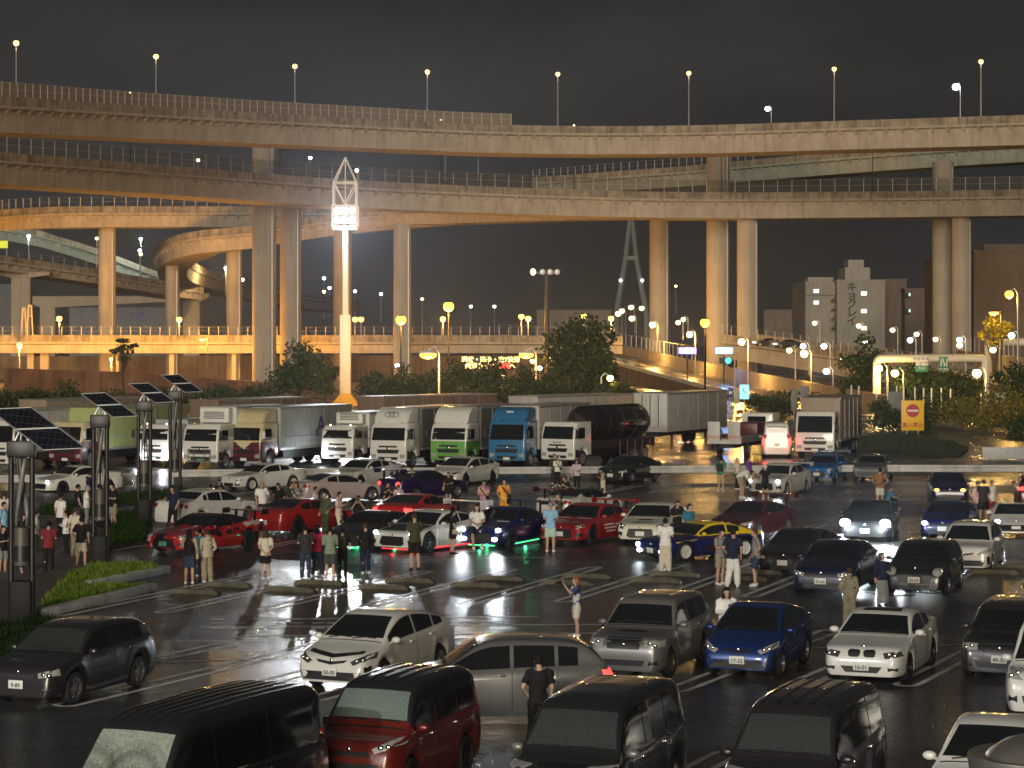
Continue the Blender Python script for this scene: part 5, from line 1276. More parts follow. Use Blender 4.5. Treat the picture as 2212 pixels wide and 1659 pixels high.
        for s, k in ((1, 'l'), (-1, 'r')):
            J['sh' + k] = V(s * .175, -.28, 1.06); J['el' + k] = V(s * .2, -.36, .80); J['wr' + k] = V(s * .15, -.48, .60); J['hi' + k] = V(s * .085, .10, .88)
    return J
SKIN = flat('skin', (.46, .29, .20), .55, var=.08)
EYE = flat('eye_dark', (.02, .015, .012), .2, var=0)
LIP = flat('lip', (.30, .12, .10), .5, var=0)
def hand(mb, el, wr, s):
    d = (wr - el).normalized(); u = d.orthogonal().normalized()
    side = V(-s, 0, 0); side = (side - d * side.dot(d)); side = side.normalized() if side.length > .1 else u
    nn = d.cross(side)
    mb.tube([wr - d * .02, wr + d * .03, wr + d * .085], [(.026, .018), (.040, .016), (.038, .012)], 8, True, side)
    for i, (o, l) in enumerate(((-.030, .058), (-.010, .070), (.010, .074), (.029, .064))):
        b = wr + d * .078 + side * o; k = b + d * l * .55 + nn * .008
        mb.tube([b, k, k + d * l * .38 + nn * .022], [.0085, .008, .0055], 6, True, side)
    b = wr + d * .03 + side * .036; k = b + d * .028 + side * .022 + nn * .008
    mb.tube([b, k, k + d * .030 + side * .004 + nn * .010], [.011, .010, .007], 6, True, side)
_body = {}
def body_mesh(pose):
    if pose in _body: return _body[pose]
    J = skeleton(pose); mb = MB(); X = V(1, 0, 0)
    up = (J['nek'] - J['che']).normalized()
    mb.tube([J['pel'] - (J['wai'] - J['pel']) * .5, J['pel'], J['wai'], J['che'], J['nek'] - up * .06, J['nek'] - up * .005], [(.10, .08), (.150, .105), (.128, .095), (.160, .110), (.115, .075), (.058, .056)], 14, True, X)
    h = J['hed']; mb.tube([J['nek'] - up * .03, h - V(0, -.02, .06)], [.056, .052], 10)
    mb.ell(h + V(0, .008, .015), (.074, .094, .100), 14, 10); mb.ell(h + V(0, -.028, -.055), (.054, .060, .058), 12, 8)
    mb.tube([h + V(0, -.085, .025), h + V(0, -.112, -.022)], [.010, .017], 6)
    for s, k in ((1, 'l'), (-1, 'r')):
        mb.ell(h + V(s * .077, .012, .0), (.012, .022, .034), 8, 6)
        mb.tube([J['sh' + k] + V(-s * .05, 0, .0), J['sh' + k], J['el' + k], J['wr' + k]], [.060, .055, .041, .028], 10)
        mb.tube([J['hi' + k] + V(0, 0, .05), J['hi' + k] * .7 + J['kn' + k] * .3, J['kn' + k], J['kn' + k] * .65 + J['an' + k] * .35 + V(0, .02, 0), J['an' + k]], [.092, .088, .056, .056, .038], 10)
        a = J['an' + k]; mb.tube([a + V(0, .05, -.045), a + V(0, -.05, -.05), a + V(0, -.15, -.062)], [(.036, .032), (.044, .036), (.036, .022)], 10, True, X)
    me = remeshed(mb, 'person', .017, SKIN, None, 2)
    m2 = MB()                                  # fingers and the features of the face join the same mesh
    for s, k in ((1, 'l'), (-1, 'r')): hand(m2, J['el' + k], J['wr' + k], s)
    nb = len(m2.f)
    m2.mi = 1
    for s in (1, -1): m2.ell(h + V(s * .032, -.082, .014), (.014, .008, .008), 8, 6); m2.ell(h + V(s * .032, -.084, .036), (.020, .008, .004), 8, 4)
    m2.mi = 2; m2.ell(h + V(0, -.083, -.058), (.024, .008, .007), 8, 6)
    bm = bmesh.new(); bm.from_mesh(me); t2 = m2.mesh('f', [SKIN, EYE, LIP], 'all'); bm.from_mesh(t2); bm.to_mesh(me); bm.free(); bpy.data.meshes.remove(t2)
    me.materials.clear(); [me.materials.append(m) for m in (SKIN, EYE, LIP)]
    me.polygons.foreach_set('use_smooth', [True] * len(me.polygons))
    _body[pose] = me; return me
_cl = {}
def cloth_mesh(pose, kind):
    key = (pose, kind)
    if key in _cl: return _cl[key]
    J = skeleton(pose); mb = MB(); X = V(1, 0, 0); up = (J['nek'] - J['che']).normalized(); dn = (J['pel'] - J['wai']).normalized()
    if kind in ('tee', 'long', 'tank', 'shirt', 'hoodie', 'dress', 'longtee'):
        hem = {'tee': .10, 'long': .10, 'tank': .06, 'shirt': .13, 'hoodie': .12, 'dress': .34, 'longtee': .26}[kind]; b = .012 if kind == 'tank' else .03 if kind in ('hoodie', 'shirt') else .022
        if pose in ('crouch', 'sit') and hem > .15: hem = .12
        low = J['pel'] + dn * hem if pose not in ('crouch', 'sit', 'bend') else J['pel'] + dn * .05
        mb.tube([low, J['pel'], J['wai'], J['che'], J['nek'] - up * .055, J['nek'] - up * .015], [(.172 + b, .125 + b), (.158 + b, .112 + b), (.138 + b, .104 + b), (.166 + b, .116 + b), (.120 + b, .078 + b), (.070, .068)], 16, True, X)
        for s, k in ((1, 'l'), (-1, 'r')):
            if kind == 'tank': continue
            sh, el, wr = J['sh' + k], J['el' + k], J['wr' + k]
            if kind in ('tee', 'dress', 'longtee'): mb.tube([sh + V(-s * .06, 0, .005), sh, sh.lerp(el, .78)], [.070, .072, .070], 10)
            else: mb.tube([sh + V(-s * .06, 0, .005), sh, el, el.lerp(wr, .93)], [.070, .068, .056, .044], 10)
        if kind == 'hoodie': mb.ell(J['nek'] + V(0, .085, -.02), (.11, .07, .075), 10, 8)
    elif kind in ('trousers', 'shorts', 'wide', 'jeans'):
        mb.tube([J['wai'] * .35 + J['pel'] * .65, J['pel'], J['pel'] * .6 + (J['hil'] + J['hir']) * .2 + V(0, 0, -.06)], [(.140, .108), (.165, .118), (.150, .112)], 14, True, X)
        for s, k in ((1, 'l'), (-1, 'r')):
            hi, kn, an = J['hi' + k], J['kn' + k], J['an' + k]
            if kind == 'shorts': mb.tube([hi + V(0, 0, .04), hi.lerp(kn, .4), hi.lerp(kn, .92)], [.100, .106, .098], 12)
            else:
                w = 1.4 if kind == 'wide' else 1.0
                mb.tube([hi + V(0, 0, .04), hi.lerp(kn, .35), kn, kn.lerp(an, .5) + V(0, .012, 0), an + V(0, 0, .0)], [.098, .098, .074 * w, .070 * w, .062 * w], 12)
    elif kind == 'skirt':
        mb.tube([J['wai'] * .4 + J['pel'] * .6, J['pel'], (J['hil'] + J['hir']) / 2 + V(0, 0, -.14), (J['knl'] + J['knr']) / 2 + V(0, .0, .08)], [(.140, .105), (.165, .118), (.185, .135), (.20, .15)], 16, True, X)
    elif kind == 'maxi':
        mb.tube([J['wai'] * .4 + J['pel'] * .6, J['pel'], (J['knl'] + J['knr']) / 2, V(0, 0, .12)], [(.140, .105), (.165, .118), (.19, .15), (.21, .17)], 16, True, X)
    elif kind in ('short_hair', 'long_hair', 'bob_hair', 'cap', 'thin_hair'):
        h = J['hed']
        bm = bmesh.new(); bmesh.ops.create_uvsphere(bm, u_segments=18, v_segments=12, radius=1)
        for v in bm.verts:
            c = v.co.copy(); v.co = V(h.x + c.x * .084, h.y + .014 + c.y * .102, h.z + .024 + c.z * .106)
        cut = [f for f in bm.faces if f.calc_center_median().y < h.y - .045 and f.calc_center_median().z < h.z + .058 or f.calc_center_median().z < h.z - (.055 if kind != 'thin_hair' else .02)]
        bmesh.ops.delete(bm, geom=cut, context='FACES')
        for f in bm.faces: f.smooth = True
        bm.verts.index_update(); mb.add([v.co.copy() for v in bm.verts], [[v.index for v in f.verts] for f in bm.faces]); bm.free()
        if kind == 'long_hair': mb.tube([h + V(0, .06, .06), h + V(0, .085, -.08), h + V(0, .10, -.24), h + V(0, .10, -.36)], [(.080, .05), (.088, .05), (.085, .04), (.05, .02)], 12, True, X)
        if kind == 'bob_hair': mb.tube([h + V(0, .04, .06), h + V(0, .05, -.06), h + V(0, .05, -.14)], [(.088, .07), (.094, .066), (.085, .05)], 12, True, X)
        if kind == 'cap': mb.tube([h + V(0, -.05, .062), h + V(0, -.19, .052)], [(.075, .012), (.06, .006)], 10, True, X)
        me = mb.mesh('hair' if kind != 'cap' else 'cap', EYE, 'all'); _cl[key] = me; return me
    elif kind in ('shoes_l', 'shoes_r'):
        a = J['an' + kind[-1]]
        mb.tube([a + V(0, .065, -.035), a + V(0, .03, -.03), a + V(0, -.07, -.045), a + V(0, -.175, -.060)], [(.040, .040), (.050, .052), (.052, .040), (.034, .022)], 12, True, X)
        me = mb.mesh('shoe', EYE, 'all'); _cl[key] = me; return me
    me = remeshed(mb, kind, .02, EYE, None, 2)
    from mathutils import noise
    for v in me.vertices:            # folds in the cloth
        q = v.co; v.co = q + v.normal * (noise.noise(V(q.x * 7, q.y * 7, q.z * 13 + q.x * 5)) * .016 + noise.noise(q * 23) * .005)
    _cl[key] = me; return me
CLOTH = {k: c for k, c in dict(white=(.74, .73, .70), offwhite=(.58, .55, .47), cream=(.60, .54, .42), black=(.014, .013, .013), charcoal=(.035, .035, .036), navy=(.016, .022, .05), grey=(.22, .22, .21), darkgrey=(.07, .07, .07), maroon=(.20, .025, .030), crimson=(.45, .03, .09),
    skyblue=(.26, .47, .66), mint=(.42, .60, .50), green=(.03, .22, .12), sage=(.21, .26, .19), olive=(.05, .055, .028), khaki=(.30, .25, .16), beige=(.45, .39, .29), tan=(.50, .34, .18), orange=(.78, .33, .04), purple=(.16, .06, .26), brown=(.26, .12, .05), pink=(.62, .45, .42), jeans=(.035, .05, .085), blue=(.03, .13, .42), teal=(.04, .18, .28), lilac=(.50, .42, .52), black_hair=(.012, .010, .010), brown_hair=(.06, .03, .018), ginger=(.22, .09, .04), grey_hair=(.25, .24, .23)).items()}
def cmat(k): return flat('cloth_' + k, CLOTH[k], .85, spec=.2, var=.18, scale=9)
def pattern(name, cols, sc):
    if name in _mats: return _mats[name]
    m, N, L, p = nm(name); tc = N.new('ShaderNodeTexCoord'); vo = N.new('ShaderNodeTexNoise'); vo.inputs['Scale'].default_value = sc; L.new(tc.outputs['Object'], vo.inputs['Vector'])
    cr = N.new('ShaderNodeValToRGB'); cr.color_ramp.interpolation = 'CONSTANT'; e = cr.color_ramp.elements
    e[0].position = 0; e[0].color = (*cols[0], 1); e[1].position = .44; e[1].color = (*cols[1], 1)
    for i, c in enumerate(cols[2:]): q = e.new(.50 + .08 * i); q.color = (*c, 1)
    L.new(vo.outputs['Fac'], cr.inputs[0]); L.new(cr.outputs[0], p.inputs['Base Color']); p.inputs['Roughness'].default_value = .85
    _mats[name] = m; return m
def special(k):
    return {'tiedye': lambda: pattern('purple_tie_dye', [(.30, .10, .42), (.62, .30, .42), (.70, .50, .15), (.45, .2, .45)], 5), 'sunset': lambda: pattern('orange_print', [(.85, .42, .03), (.80, .25, .03), (.85, .50, .06), (.7, .2, .03)], 4),
            'camo': lambda: pattern('camouflage', [(.04, .045, .03), (.12, .11, .07), (.07, .075, .05), (.02, .02, .018)], 9), 'palecamo': lambda: pattern('pale_camouflage', [(.20, .18, .11), (.30, .26, .17), (.14, .13, .08), (.24, .21, .14)], 8),
            'print': lambda: pattern('grey_print', [(.02, .02, .02), (.3, .3, .3), (.05, .05, .05), (.5, .5, .5)], 9), 'navywhite': lambda: pattern('navy_white', [(.03, .045, .14), (.04, .05, .16), (.5, .5, .5), (.04, .05, .15)], 3)}.get(k, lambda: cmat(k))()
def put(name, me, parent, mat):
    o = link(name, me, parent)
    o.material_slots[0].link = 'OBJECT'; o.material_slots[0].material = mat; return o
PG = 'people gathered round the show cars'
def person(x, yh, yf, face, pose, top, bot, hair, label, extras=(), shoes='white', h=1.70, z=0.0, pos=None, low=None):
    """yh and yf: rows of the crown and of the soles in the photo; 0 where hidden"""
    J = skeleton(pose); ph = J['hed'].z + .12
    if pos is None:
        if yf:
            s = (yf - HY) / (H - z); D = F / s
            if yh: h = min(1.92, max(1.48, (H - z - (yh - HY) / s) * 1.70 / ph))
        else: s = (yh - HY) / (H - z - ph * h / 1.70); D = F / s
        X = (x - CX) / s
    else: X, D = pos
    k = h / 1.70
    o = link('person', body_mesh(pose), None, (X, D, z)); o.scale = (k, k, k)
    o.rotation_euler.z = R(face) - math.atan2(X, D) * (1 if True else 0)
    tag(o, label, 'person', PG)
    if top: put({'tee': 't_shirt', 'long': 'long_sleeved_top', 'tank': 'tank_top', 'shirt': 'shirt', 'hoodie': 'hooded_top', 'dress': 'dress', 'longtee': 'long_t_shirt'}[top[0]], cloth_mesh(pose, top[0]), o, special(top[1]))
    if bot: put({'jeans': 'jeans', 'wide': 'wide_trousers', 'maxi': 'long_skirt'}.get(bot[0], bot[0]), cloth_mesh(pose, bot[0]), o, special(bot[1]))
    for s in 'lr': put('shoe', cloth_mesh(pose, 'shoes_' + s), o, cmat(shoes))
    if hair: put('cap' if hair[0] == 'cap' else 'hair', cloth_mesh(pose, hair[0]), o, cmat(hair[1]))
    for e in extras:
        c = J['che']; p = J['pel']; mb = MB()
        if e[0] == 'backpack': mb.box(-.15, .15, c.y + .11, c.y + .27, c.z - .26, c.z + .14, .05); nm_ = 'backpack'
        elif e[0] == 'strap': mb.tube([V(-.13, -.13, 1.38), V(0, -.16, 1.22), V(.16, -.145, 1.02), V(.17, .05, .98), V(0, .15, 1.2), V(-.12, .10, 1.40)], [(.03, .01)] * 6, 6); mb.box(.10, .24, -.17, -.09, .94, 1.08, .02); nm_ = 'shoulder_bag'
        elif e[0] == 'handbag': w = J['wrr']; mb.box(-.30, -.22, -.12, .10, .78, .95, .02); mb.tube([V(-.26, -.08, .95), V(-.20, 0, 1.2), V(-.05, .10, 1.42)], .008, 5); nm_ = 'handbag'
        elif e[0] == 'phone': w = (J['wrl'] + J['wrr']) / 2; mb.box(w.x - .04, w.x + .04, w.y - .085, w.y - .075, w.z + .02, w.z + .17, .003); nm_ = 'phone'
        elif e[0] == 'camera': w = (J['wrl'] + J['wrr']) / 2; mb.box(w.x - .07, w.x + .07, w.y - .14, w.y - .06, w.z, w.z + .10, .01); mb.tube([w + V(0, -.13, .05), w + V(0, -.24, .05)], .035, 10); nm_ = 'camera'
        b = mb.build(nm_, cmat(e[1]), o, 40)
    return o
BH, SH = ('short_hair', 'black_hair'), ('short_hair', 'brown_hair')
T = lambda c: ('tee', c)
PEOPLE = [
 # left-hand crowd on the pavement
 (131, 1066, 0, 150, 'stand', T('white'), ('trousers', 'black'), BH, 'man in loose white t-shirt and black trousers seen from behind, back of left crowd'),
 (143, 1103, 1200, -70, 'crossed', ('long', 'white'), ('trousers', 'black'), ('short_hair', 'black_hair'), 'person in long sleeved white top, black trousers and white shoes with folded arms'),
 (105, 1125, 1239, 175, 'phone', T('maroon'), ('trousers', 'black'), BH, 'man in maroon t-shirt and black trousers standing alone at left'),
 (177, 1116, 1226, 165, 'stand', T('black'), ('shorts', 'beige'), BH, 'man in black t-shirt and beige shorts in front of the second solar pole'),
 (162, 1096, 0, 120, 'stand', T('cream'), ('trousers', 'khaki'), SH, 'person in cream top partly hidden behind the white long sleeved one'),
 (168, 1046, 0, 90, 'stand', T('black'), ('jeans', 'jeans'), BH, 'man in black t-shirt facing right at the back of the left crowd'),
 (187, 1048, 0, 100, 'phone', T('white'), ('trousers', 'grey'), ('short_hair', 'grey_hair'), 'grey haired man in white polo shirt beside the second solar pole'),
 (214, 1045, 0, 175, 'stand', ('long', 'charcoal'), ('trousers', 'black'), BH, 'person in dark grey jacket with a strap across the back, between pole posts', (('strap', 'black'),)),
 (245, 1044, 1143, -60, 'phone', T('black'), ('shorts', 'khaki'), BH, 'man in black t-shirt and khaki shorts right of the second solar pole'),
 (216, 1084, 1162, -80, 'sit', T('black'), ('trousers', 'black'), BH, 'person in black sitting on the kerb inside the second solar pole'),
 (78, 1104, 1199, 80, 'stand', T('white'), ('trousers', 'darkgrey'), BH, 'person in white t-shirt seen from the side by the first solar pole'),
 (49, 1116, 1206, 60, 'crossed', T('black'), ('shorts', 'black'), BH, 'person in black with folded arms inside the first solar pole'),
 (34, 1130, 1244, 160, 'stand', T('black'), ('shorts', 'blue'), BH, 'person in black t-shirt and bright blue shorts at the left edge'),
 (6, 1135, 1241, 30, 'phone', T('black'), ('shorts', 'grey'), BH, 'person in black t-shirt and grey shorts cut by the left edge'),
 (9, 1062, 0, 170, 'stand', T('offwhite'), ('trousers', 'charcoal'), SH, 'person in off white t-shirt at the left edge, upper of the two'),
 (8, 1084, 0, 40, 'stand', T('skyblue'), ('trousers', 'charcoal'), BH, 'person in pale blue t-shirt at the left edge'),
 (193, 1018, 0, 100, 'stand', ('hoodie', 'navy'), ('trousers', 'black'), BH, 'person in navy hooded top near the guard rail gap at left'),
 (374, 1050, 0, -20, 'stand', T('navy'), ('trousers', 'black'), BH, 'person in navy t-shirt standing behind the white sedan'),
 (471, 1036, 1082, 20, 'crouch', T('charcoal'), ('trousers', 'black'), BH, 'person in dark clothes crouching in front of the wedge nosed white coupe'),
 (452, 1047, 1090, 150, 'crouch', T('cream'), ('trousers', 'darkgrey'), BH, 'person in cream top crouching with back turned beside the dark crouching one'),
 (430, 1058, 1102, 170, 'crouch', T('darkgrey'), ('trousers', 'black'), BH, 'person in grey crouching lowest behind the flame wrapped car'),
 (565, 1041, 0, 20, 'stand', T('white'), ('trousers', 'black'), ('thin_hair', 'grey_hair'), 'balding man in white t-shirt behind the plain red coupe'),
 (602, 1043, 0, 0, 'stand', T('black'), ('trousers', 'black'), ('cap', 'black'), 'person in black t-shirt and cap behind the plain red coupe'),
 (627, 1041, 0, 60, 'stand', T('camo'), ('trousers', 'black'), SH, 'person in dark patterned shirt behind the plain red coupe'),
 (641, 1041, 0, -40, 'stand', T('print'), ('trousers', 'charcoal'), ('bob_hair', 'brown_hair'), 'brown haired person in grey printed t-shirt behind the plain red coupe'),
 (681, 1070, 1132, 60, 'stand', ('shirt', 'offwhite'), ('shorts', 'cream'), BH, 'man in open off white shirt and pale shorts beside the red coupe'),
 (703, 1061, 0, -30, 'stand', ('shirt', 'camo'), ('trousers', 'olive'), BH, 'tall man in dark camouflage shirt beside the red coupe'),
 (732, 1062, 0, 75, 'stand', T('pink'), ('trousers', 'cream'), BH, 'man in pale pink t-shirt seen from the side near the grey sports car'),
 (774, 1070, 0, 0, 'photo', T('black'), ('trousers', 'black'), BH, 'person in black holding up a phone behind the grey sports car', (('phone', 'charcoal'),)),
 (833, 1041, 1085, 30, 'crouch', T('charcoal'), ('shorts', 'black'), BH, 'person in dark clothes squatting by the purple coupe tail'),
 (862, 1047, 1092, 180, 'crouch', T('pink'), ('trousers', 'grey'), ('thin_hair', 'brown_hair'), 'man in pinkish grey t-shirt squatting with his back turned by the purple coupe'),
 (889, 1009, 1079, -20, 'stand', T('white'), ('trousers', 'grey'), BH, 'slim man in white shirt and grey trousers beside the purple coupe'),
 (969, 1033, 1092, -10, 'bag', ('dress', 'black'), None, ('long_hair', 'black_hair'), 'woman in black dress with long hair holding a pale bag', (('handbag', 'tan'),)),
 (1046, 1037, 0, -15, 'chin', T('tiedye'), ('shorts', 'lilac'), BH, 'man in purple tie dye t-shirt with a black shoulder bag', (('strap', 'black'),)),
 (1089, 1034, 0, 15, 'stand', T('sunset'), ('shorts', 'orange'), BH, 'man in bright orange t-shirt and orange shorts with a black strap', (('strap', 'black'),)),
 # front onlookers
 (574, 1145, 1252, 178, 'back_hands', T('cream'), ('skirt', 'black'), ('bob_hair', 'brown_hair'), 'woman in cream top and black skirt with hands behind her back, standing alone'),
 (660, 1134, 1254, 165, 'phone', T('charcoal'), ('jeans', 'jeans'), BH, 'man in charcoal t-shirt and jeans, leftmost of the front group seen from behind'),
 (684, 1133, 1247, 175, 'stand', T('crimson'), ('jeans', 'jeans'), ('long_hair', 'black_hair'), 'woman in crimson top and jeans with long black hair'),
 (713, 1137, 1254, 185, 'phone', T('sage'), ('shorts', 'darkgrey'), BH, 'man in sage green t-shirt and grey shorts seen from behind'),
 (740, 1140, 1246, 175, 'stand', T('black'), ('trousers', 'black'), BH, 'person in black wearing an olive backpack', (('backpack', 'olive'),), 'black'),
 (790, 1129, 1240, 190, 'pockets', ('long', 'black'), ('jeans', 'navy'), ('short_hair', 'brown_hair'), 'man in black jacket and dark jeans with white shoes by the black bonnet'),
 (896, 1108, 1233, 180, 'phone', T('olive'), ('shorts', 'black'), ('thin_hair', 'brown_hair'), 'balding man in dark olive t-shirt and black shorts before the widebody car', (), 'black'),
 (978, 1100, 1197, 120, 'bag', ('dress', 'black'), None, ('long_hair', 'black_hair'), 'woman in long black dress with a bright bag beside the widebody car', (('handbag', 'beige'),), 'black'),
 (1031, 1089, 1186, 10, 'lean', T('white'), ('shorts', 'black'), BH, 'man in white t-shirt and black shorts leaning on the blue bonnet'),
 (409, 1143, 1262, 170, 'bag', ('tank', 'black'), ('shorts', 'jeans'), ('long_hair', 'black_hair'), 'woman in black tank top and denim shorts carrying a tan handbag', (('handbag', 'tan'),)),
 (432, 1145, 1246, 185, 'stand', T('teal'), ('jeans', 'jeans'), BH, 'person in dark blue top hidden between the tank top woman and the hooded one'),
 (448, 1143, 1259, 190, 'pockets', ('hoodie', 'beige'), ('wide', 'khaki'), SH, 'person in beige hooded top and khaki trousers seen from behind'),
 (1189, 1085, 1193, 185, 'phone', T('skyblue'), ('shorts', 'mint'), ('thin_hair', 'grey_hair'), 'man in light blue t-shirt and mint shorts before the stickered red car'),
 (1208, 1065, 0, -60, 'photo', T('camo'), ('trousers', 'black'), ('cap', 'olive'), 'person in camouflage and cap photographing beside the stickered red car', (('phone', 'charcoal'),)),
 (1197, 980, 1046, 20, 'stand', ('long', 'olive'), ('trousers', 'charcoal'), SH, 'person in olive jacket by the guard rail, before the tank lorry'),
 (1204, 990, 1050, 10, 'chin', T('white'), ('trousers', 'black'), BH, 'man in white t-shirt with a black strap and black trousers by the rail', (('strap', 'black'),)),
 (1246, 992, 1062, -20, 'bag', T('lilac'), ('trousers', 'black'), BH, 'person in pale lilac t-shirt and black trousers by the rail'),
 (1226, 1028, 1076, -30, 'crouch', T('black'), ('trousers', 'black'), BH, 'person in black crouching forward by the dark roofed sports car'),
 (1189, 1046, 1094, 40, 'crouch', T('charcoal'), ('trousers', 'black'), BH, 'person in charcoal crouching low by the red tail wing'),
 (1303, 1026, 1094, -100, 'point', ('longtee', 'cream'), ('shorts', 'black'), ('cap', 'khaki'), 'man in long cream shirt stretching one arm out to the left'),
 (1463, 1081, 0, 10, 'phone', T('black'), ('trousers', 'black'), BH, 'man in black t-shirt looking down between the cream and the yellow roofed cars'),
 (1487, 1088, 0, 30, 'stand', T('teal'), ('trousers', 'black'), BH, 'person in dark teal t-shirt behind the yellow roofed car'),
 (1437, 1119, 1237, 185, 'phone', T('white'), ('wide', 'cream'), BH, 'man in white t-shirt and loose cream trousers beside the yellow roofed car'),
 (1558, 988, 1062, 165, 'stand', T('green'), ('shorts', 'tan'), BH, 'man in green t-shirt and tan shorts with a dark backpack', (('backpack', 'charcoal'),)),
 (1593, 988, 1058, 60, 'stand', T('cream'), ('trousers', 'black'), SH, 'person in cream top behind the bending man'),
 (1603, 1016, 1077, 60, 'bend', T('white'), ('shorts', 'khaki'), BH, 'man in white t-shirt and khaki shorts bending over'),
 (1617, 986, 1054, 40, 'stand', T('purple'), ('trousers', 'black'), BH, 'person in purple t-shirt behind the inspected white sedan'),
 (1556, 1142, 1264, 60, 'phone', T('grey'), ('shorts', 'khaki'), BH, 'man in grey t-shirt and khaki shorts talking, right of the yellow roofed car'),
 (1585, 1142, 1269, 185, 'stand', T('navy'), ('wide', 'white'), BH, 'man in navy t-shirt and loose white trousers seen from behind'),
 (1246, 1269, 1376, -80, 'photo', ('longtee', 'navywhite'), ('shorts', 'cream'), ('bob_hair', 'ginger'), 'ginger haired person in navy and white top raising a camera', (('camera', 'black'),)),
 (1569, 1268, 0, 10, 'phone', ('shirt', 'white'), ('trousers', 'cream'), ('bob_hair', 'black_hair'), 'man in white shirt looking at his phone behind the blue hatchback', (('phone', 'charcoal'),)),
 (1633, 1142, 1266, -90, 'stand', T('grey'), ('shorts', 'jeans'), SH, 'person in grey t-shirt and denim shorts left of the black sports car'),
 (1653, 1004, 1078, 180, 'stand', T('black'), ('shorts', 'black'), ('cap', 'white'), 'man in black with a white cap facing the inspected white sedan'),
 (1733, 985, 1053, 170, 'stand', ('long', 'navy'), ('trousers', 'black'), BH, 'person in dark clothes beside the bright blue sedan'),
 (1901, 1011, 0, 175, 'hip', T('brown'), ('shorts', 'offwhite'), BH, 'man in brown shirt with a hand on his hip behind the dazzling headlights', (('backpack', 'brown'),)),
 (1927, 1049, 1100, 100, 'sit', T('teal'), ('trousers', 'navy'), SH, 'child in blue t-shirt sitting low beside the man in brown'),
 (2111, 1041, 1128, 30, 'stand', ('shirt', 'pink'), ('trousers', 'darkgrey'), BH, 'man in pale pink shirt, leftmost of the trio at far right'),
 (2124, 1036, 1129, 175, 'stand', T('charcoal'), ('shorts', 'black'), BH, 'man in charcoal t-shirt, middle of the trio at far right'),
 (2141, 1037, 1127, 60, 'stand', T('white'), ('shorts', 'maroon'), ('cap', 'black'), 'man in white t-shirt, maroon shorts and black cap, right of the trio'),
 (1835, 1233, 1352, 175, 'pockets', ('hoodie', 'palecamo'), ('wide', 'palecamo'), SH, 'man in pale camouflage top and trousers seen from behind'),
 (1906, 1231, 1310, 20, 'bag', ('long', 'navy'), ('maxi', 'grey'), ('bob_hair', 'black_hair'), 'woman in dark jacket and long grey skirt lit from behind', (), 'black'),
 (1166, 1414, 0, 175, 'stand', T('black'), ('trousers', 'black'), BH, 'dark figure in black t-shirt before the passing silver crossover', (), 'black'),  # black clothing stands for the shade this figure is in
]
for i_, P_ in enumerate(PEOPLE):
    P_ = list(P_)
    if P_[4] == 'stand': P_[4] = ('stand', 'relax', 'talk', 'relax', 'pockets')[i_ % 5]
    P_[3] += (i_ * 37) % 31 - 15
    person(*P_)
# ---------------------------------------------------------------- trees and shrubs
BARK = flat('bark', (.06, .045, .03), .9, var=.3)
def leafmats(kind):
    c = dict(dark=(.050, .075, .022), mid=(.065, .085, .026), sodium_gold=(.20, .17, .03), yellow=(.42, .34, .03))[kind]  # the two yellowish leaf colours have sodium lamplight mixed in
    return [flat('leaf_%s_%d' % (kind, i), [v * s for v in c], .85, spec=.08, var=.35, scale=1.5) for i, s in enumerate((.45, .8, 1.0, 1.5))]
def tree(label, pos, h, r, kind='dark', seed=1, trunk=.45, n=2200, leaf=.34, lobes=9, name='tree', squash=1.0, cat='tree', group='trees and shrubs behind the lorries'):
    rg = random.Random(seed); t = thing(name, label, cat, (pos[0], pos[1], 0), 0, group)
    mb = MB(); zt = h * trunk; top = V(rg.uniform(-.2, .2), rg.uniform(-.2, .2), h * .8)
    mb.tube([(0, 0, -.2), (.03 * h * rg.uniform(-1, 1), 0, zt * .6), top * .6 + V(0, 0, zt * .2), top], [h * .030, h * .024, h * .016, h * .005], 8)
    cs = []
    for i in range(lobes):
        a = 6.283 * i / lobes + rg.uniform(-.5, .5); q = rg.uniform(.25, .80) * r; z = zt + (h - zt) * rg.uniform(.10, .78) * (1 - .25 * q / r)
        c = V(math.cos(a) * q, math.sin(a) * q, z); cs.append((c, r * rg.uniform(.28, .50)))
        mb.tube([(0, 0, zt * rg.uniform(.5, .9)), c * .5 + V(0, 0, zt * .3), c], [h * .012, h * .008, h * .003], 5)
    cs.append((V(0, 0, h - r * .40), r * .42)); cs.append((V(0, 0, h * .62), r * .5))
    mb.build('trunk', BARK, t, 40)
    m = MB()
    for k in range(n):
        c, q = cs[rg.randrange(len(cs))]
        d = V(rg.gauss(0, 1), rg.gauss(0, 1), rg.gauss(0, 1)).normalized() * q * (rg.random() ** .33) * rg.choice((1, 1, 1, 1.25))
        p = c + V(d.x, d.y, d.z * .82 * squash)
        if p.z < .05: continue
        u = V(rg.gauss(0, 1), rg.gauss(0, 1), rg.gauss(0, .6)).normalized(); w = u.orthogonal().normalized(); w = Matrix.Rotation(rg.uniform(0, 6.3), 3, u) @ w
        l = leaf * rg.uniform(.6, 1.3); e = u.cross(w)
        m.mi = min(3, max(0, int(rg.gauss(1.6, .9))))
        m.add([p - e * l * .5, p + w * l * .30, p + e * l * .55, p - w * l * .30], [(0, 1, 2, 3)])
    m.build('crown', leafmats(kind), t)
    return t
def at(x, D): return ((x - CX) * D / F, D)
tree('large dark broadleaf tree right of the tall dark lamp post', at(1262, 232), 10.4, 4.3, 'dark', 3, .22, 5200, .46, 14)
tree('bushy tree at the foot of the tallest left pier', at(645, 240), 7.6, 3.6, 'dark', 4, .25, 2600, .42, 11)
tree('yellow lit bush right of the bushy tree by the mast', at(702, 278), 5.6, 2.6, 'mid', 5, .15, 1700, .36, 9, name='shrub', cat='shrub')
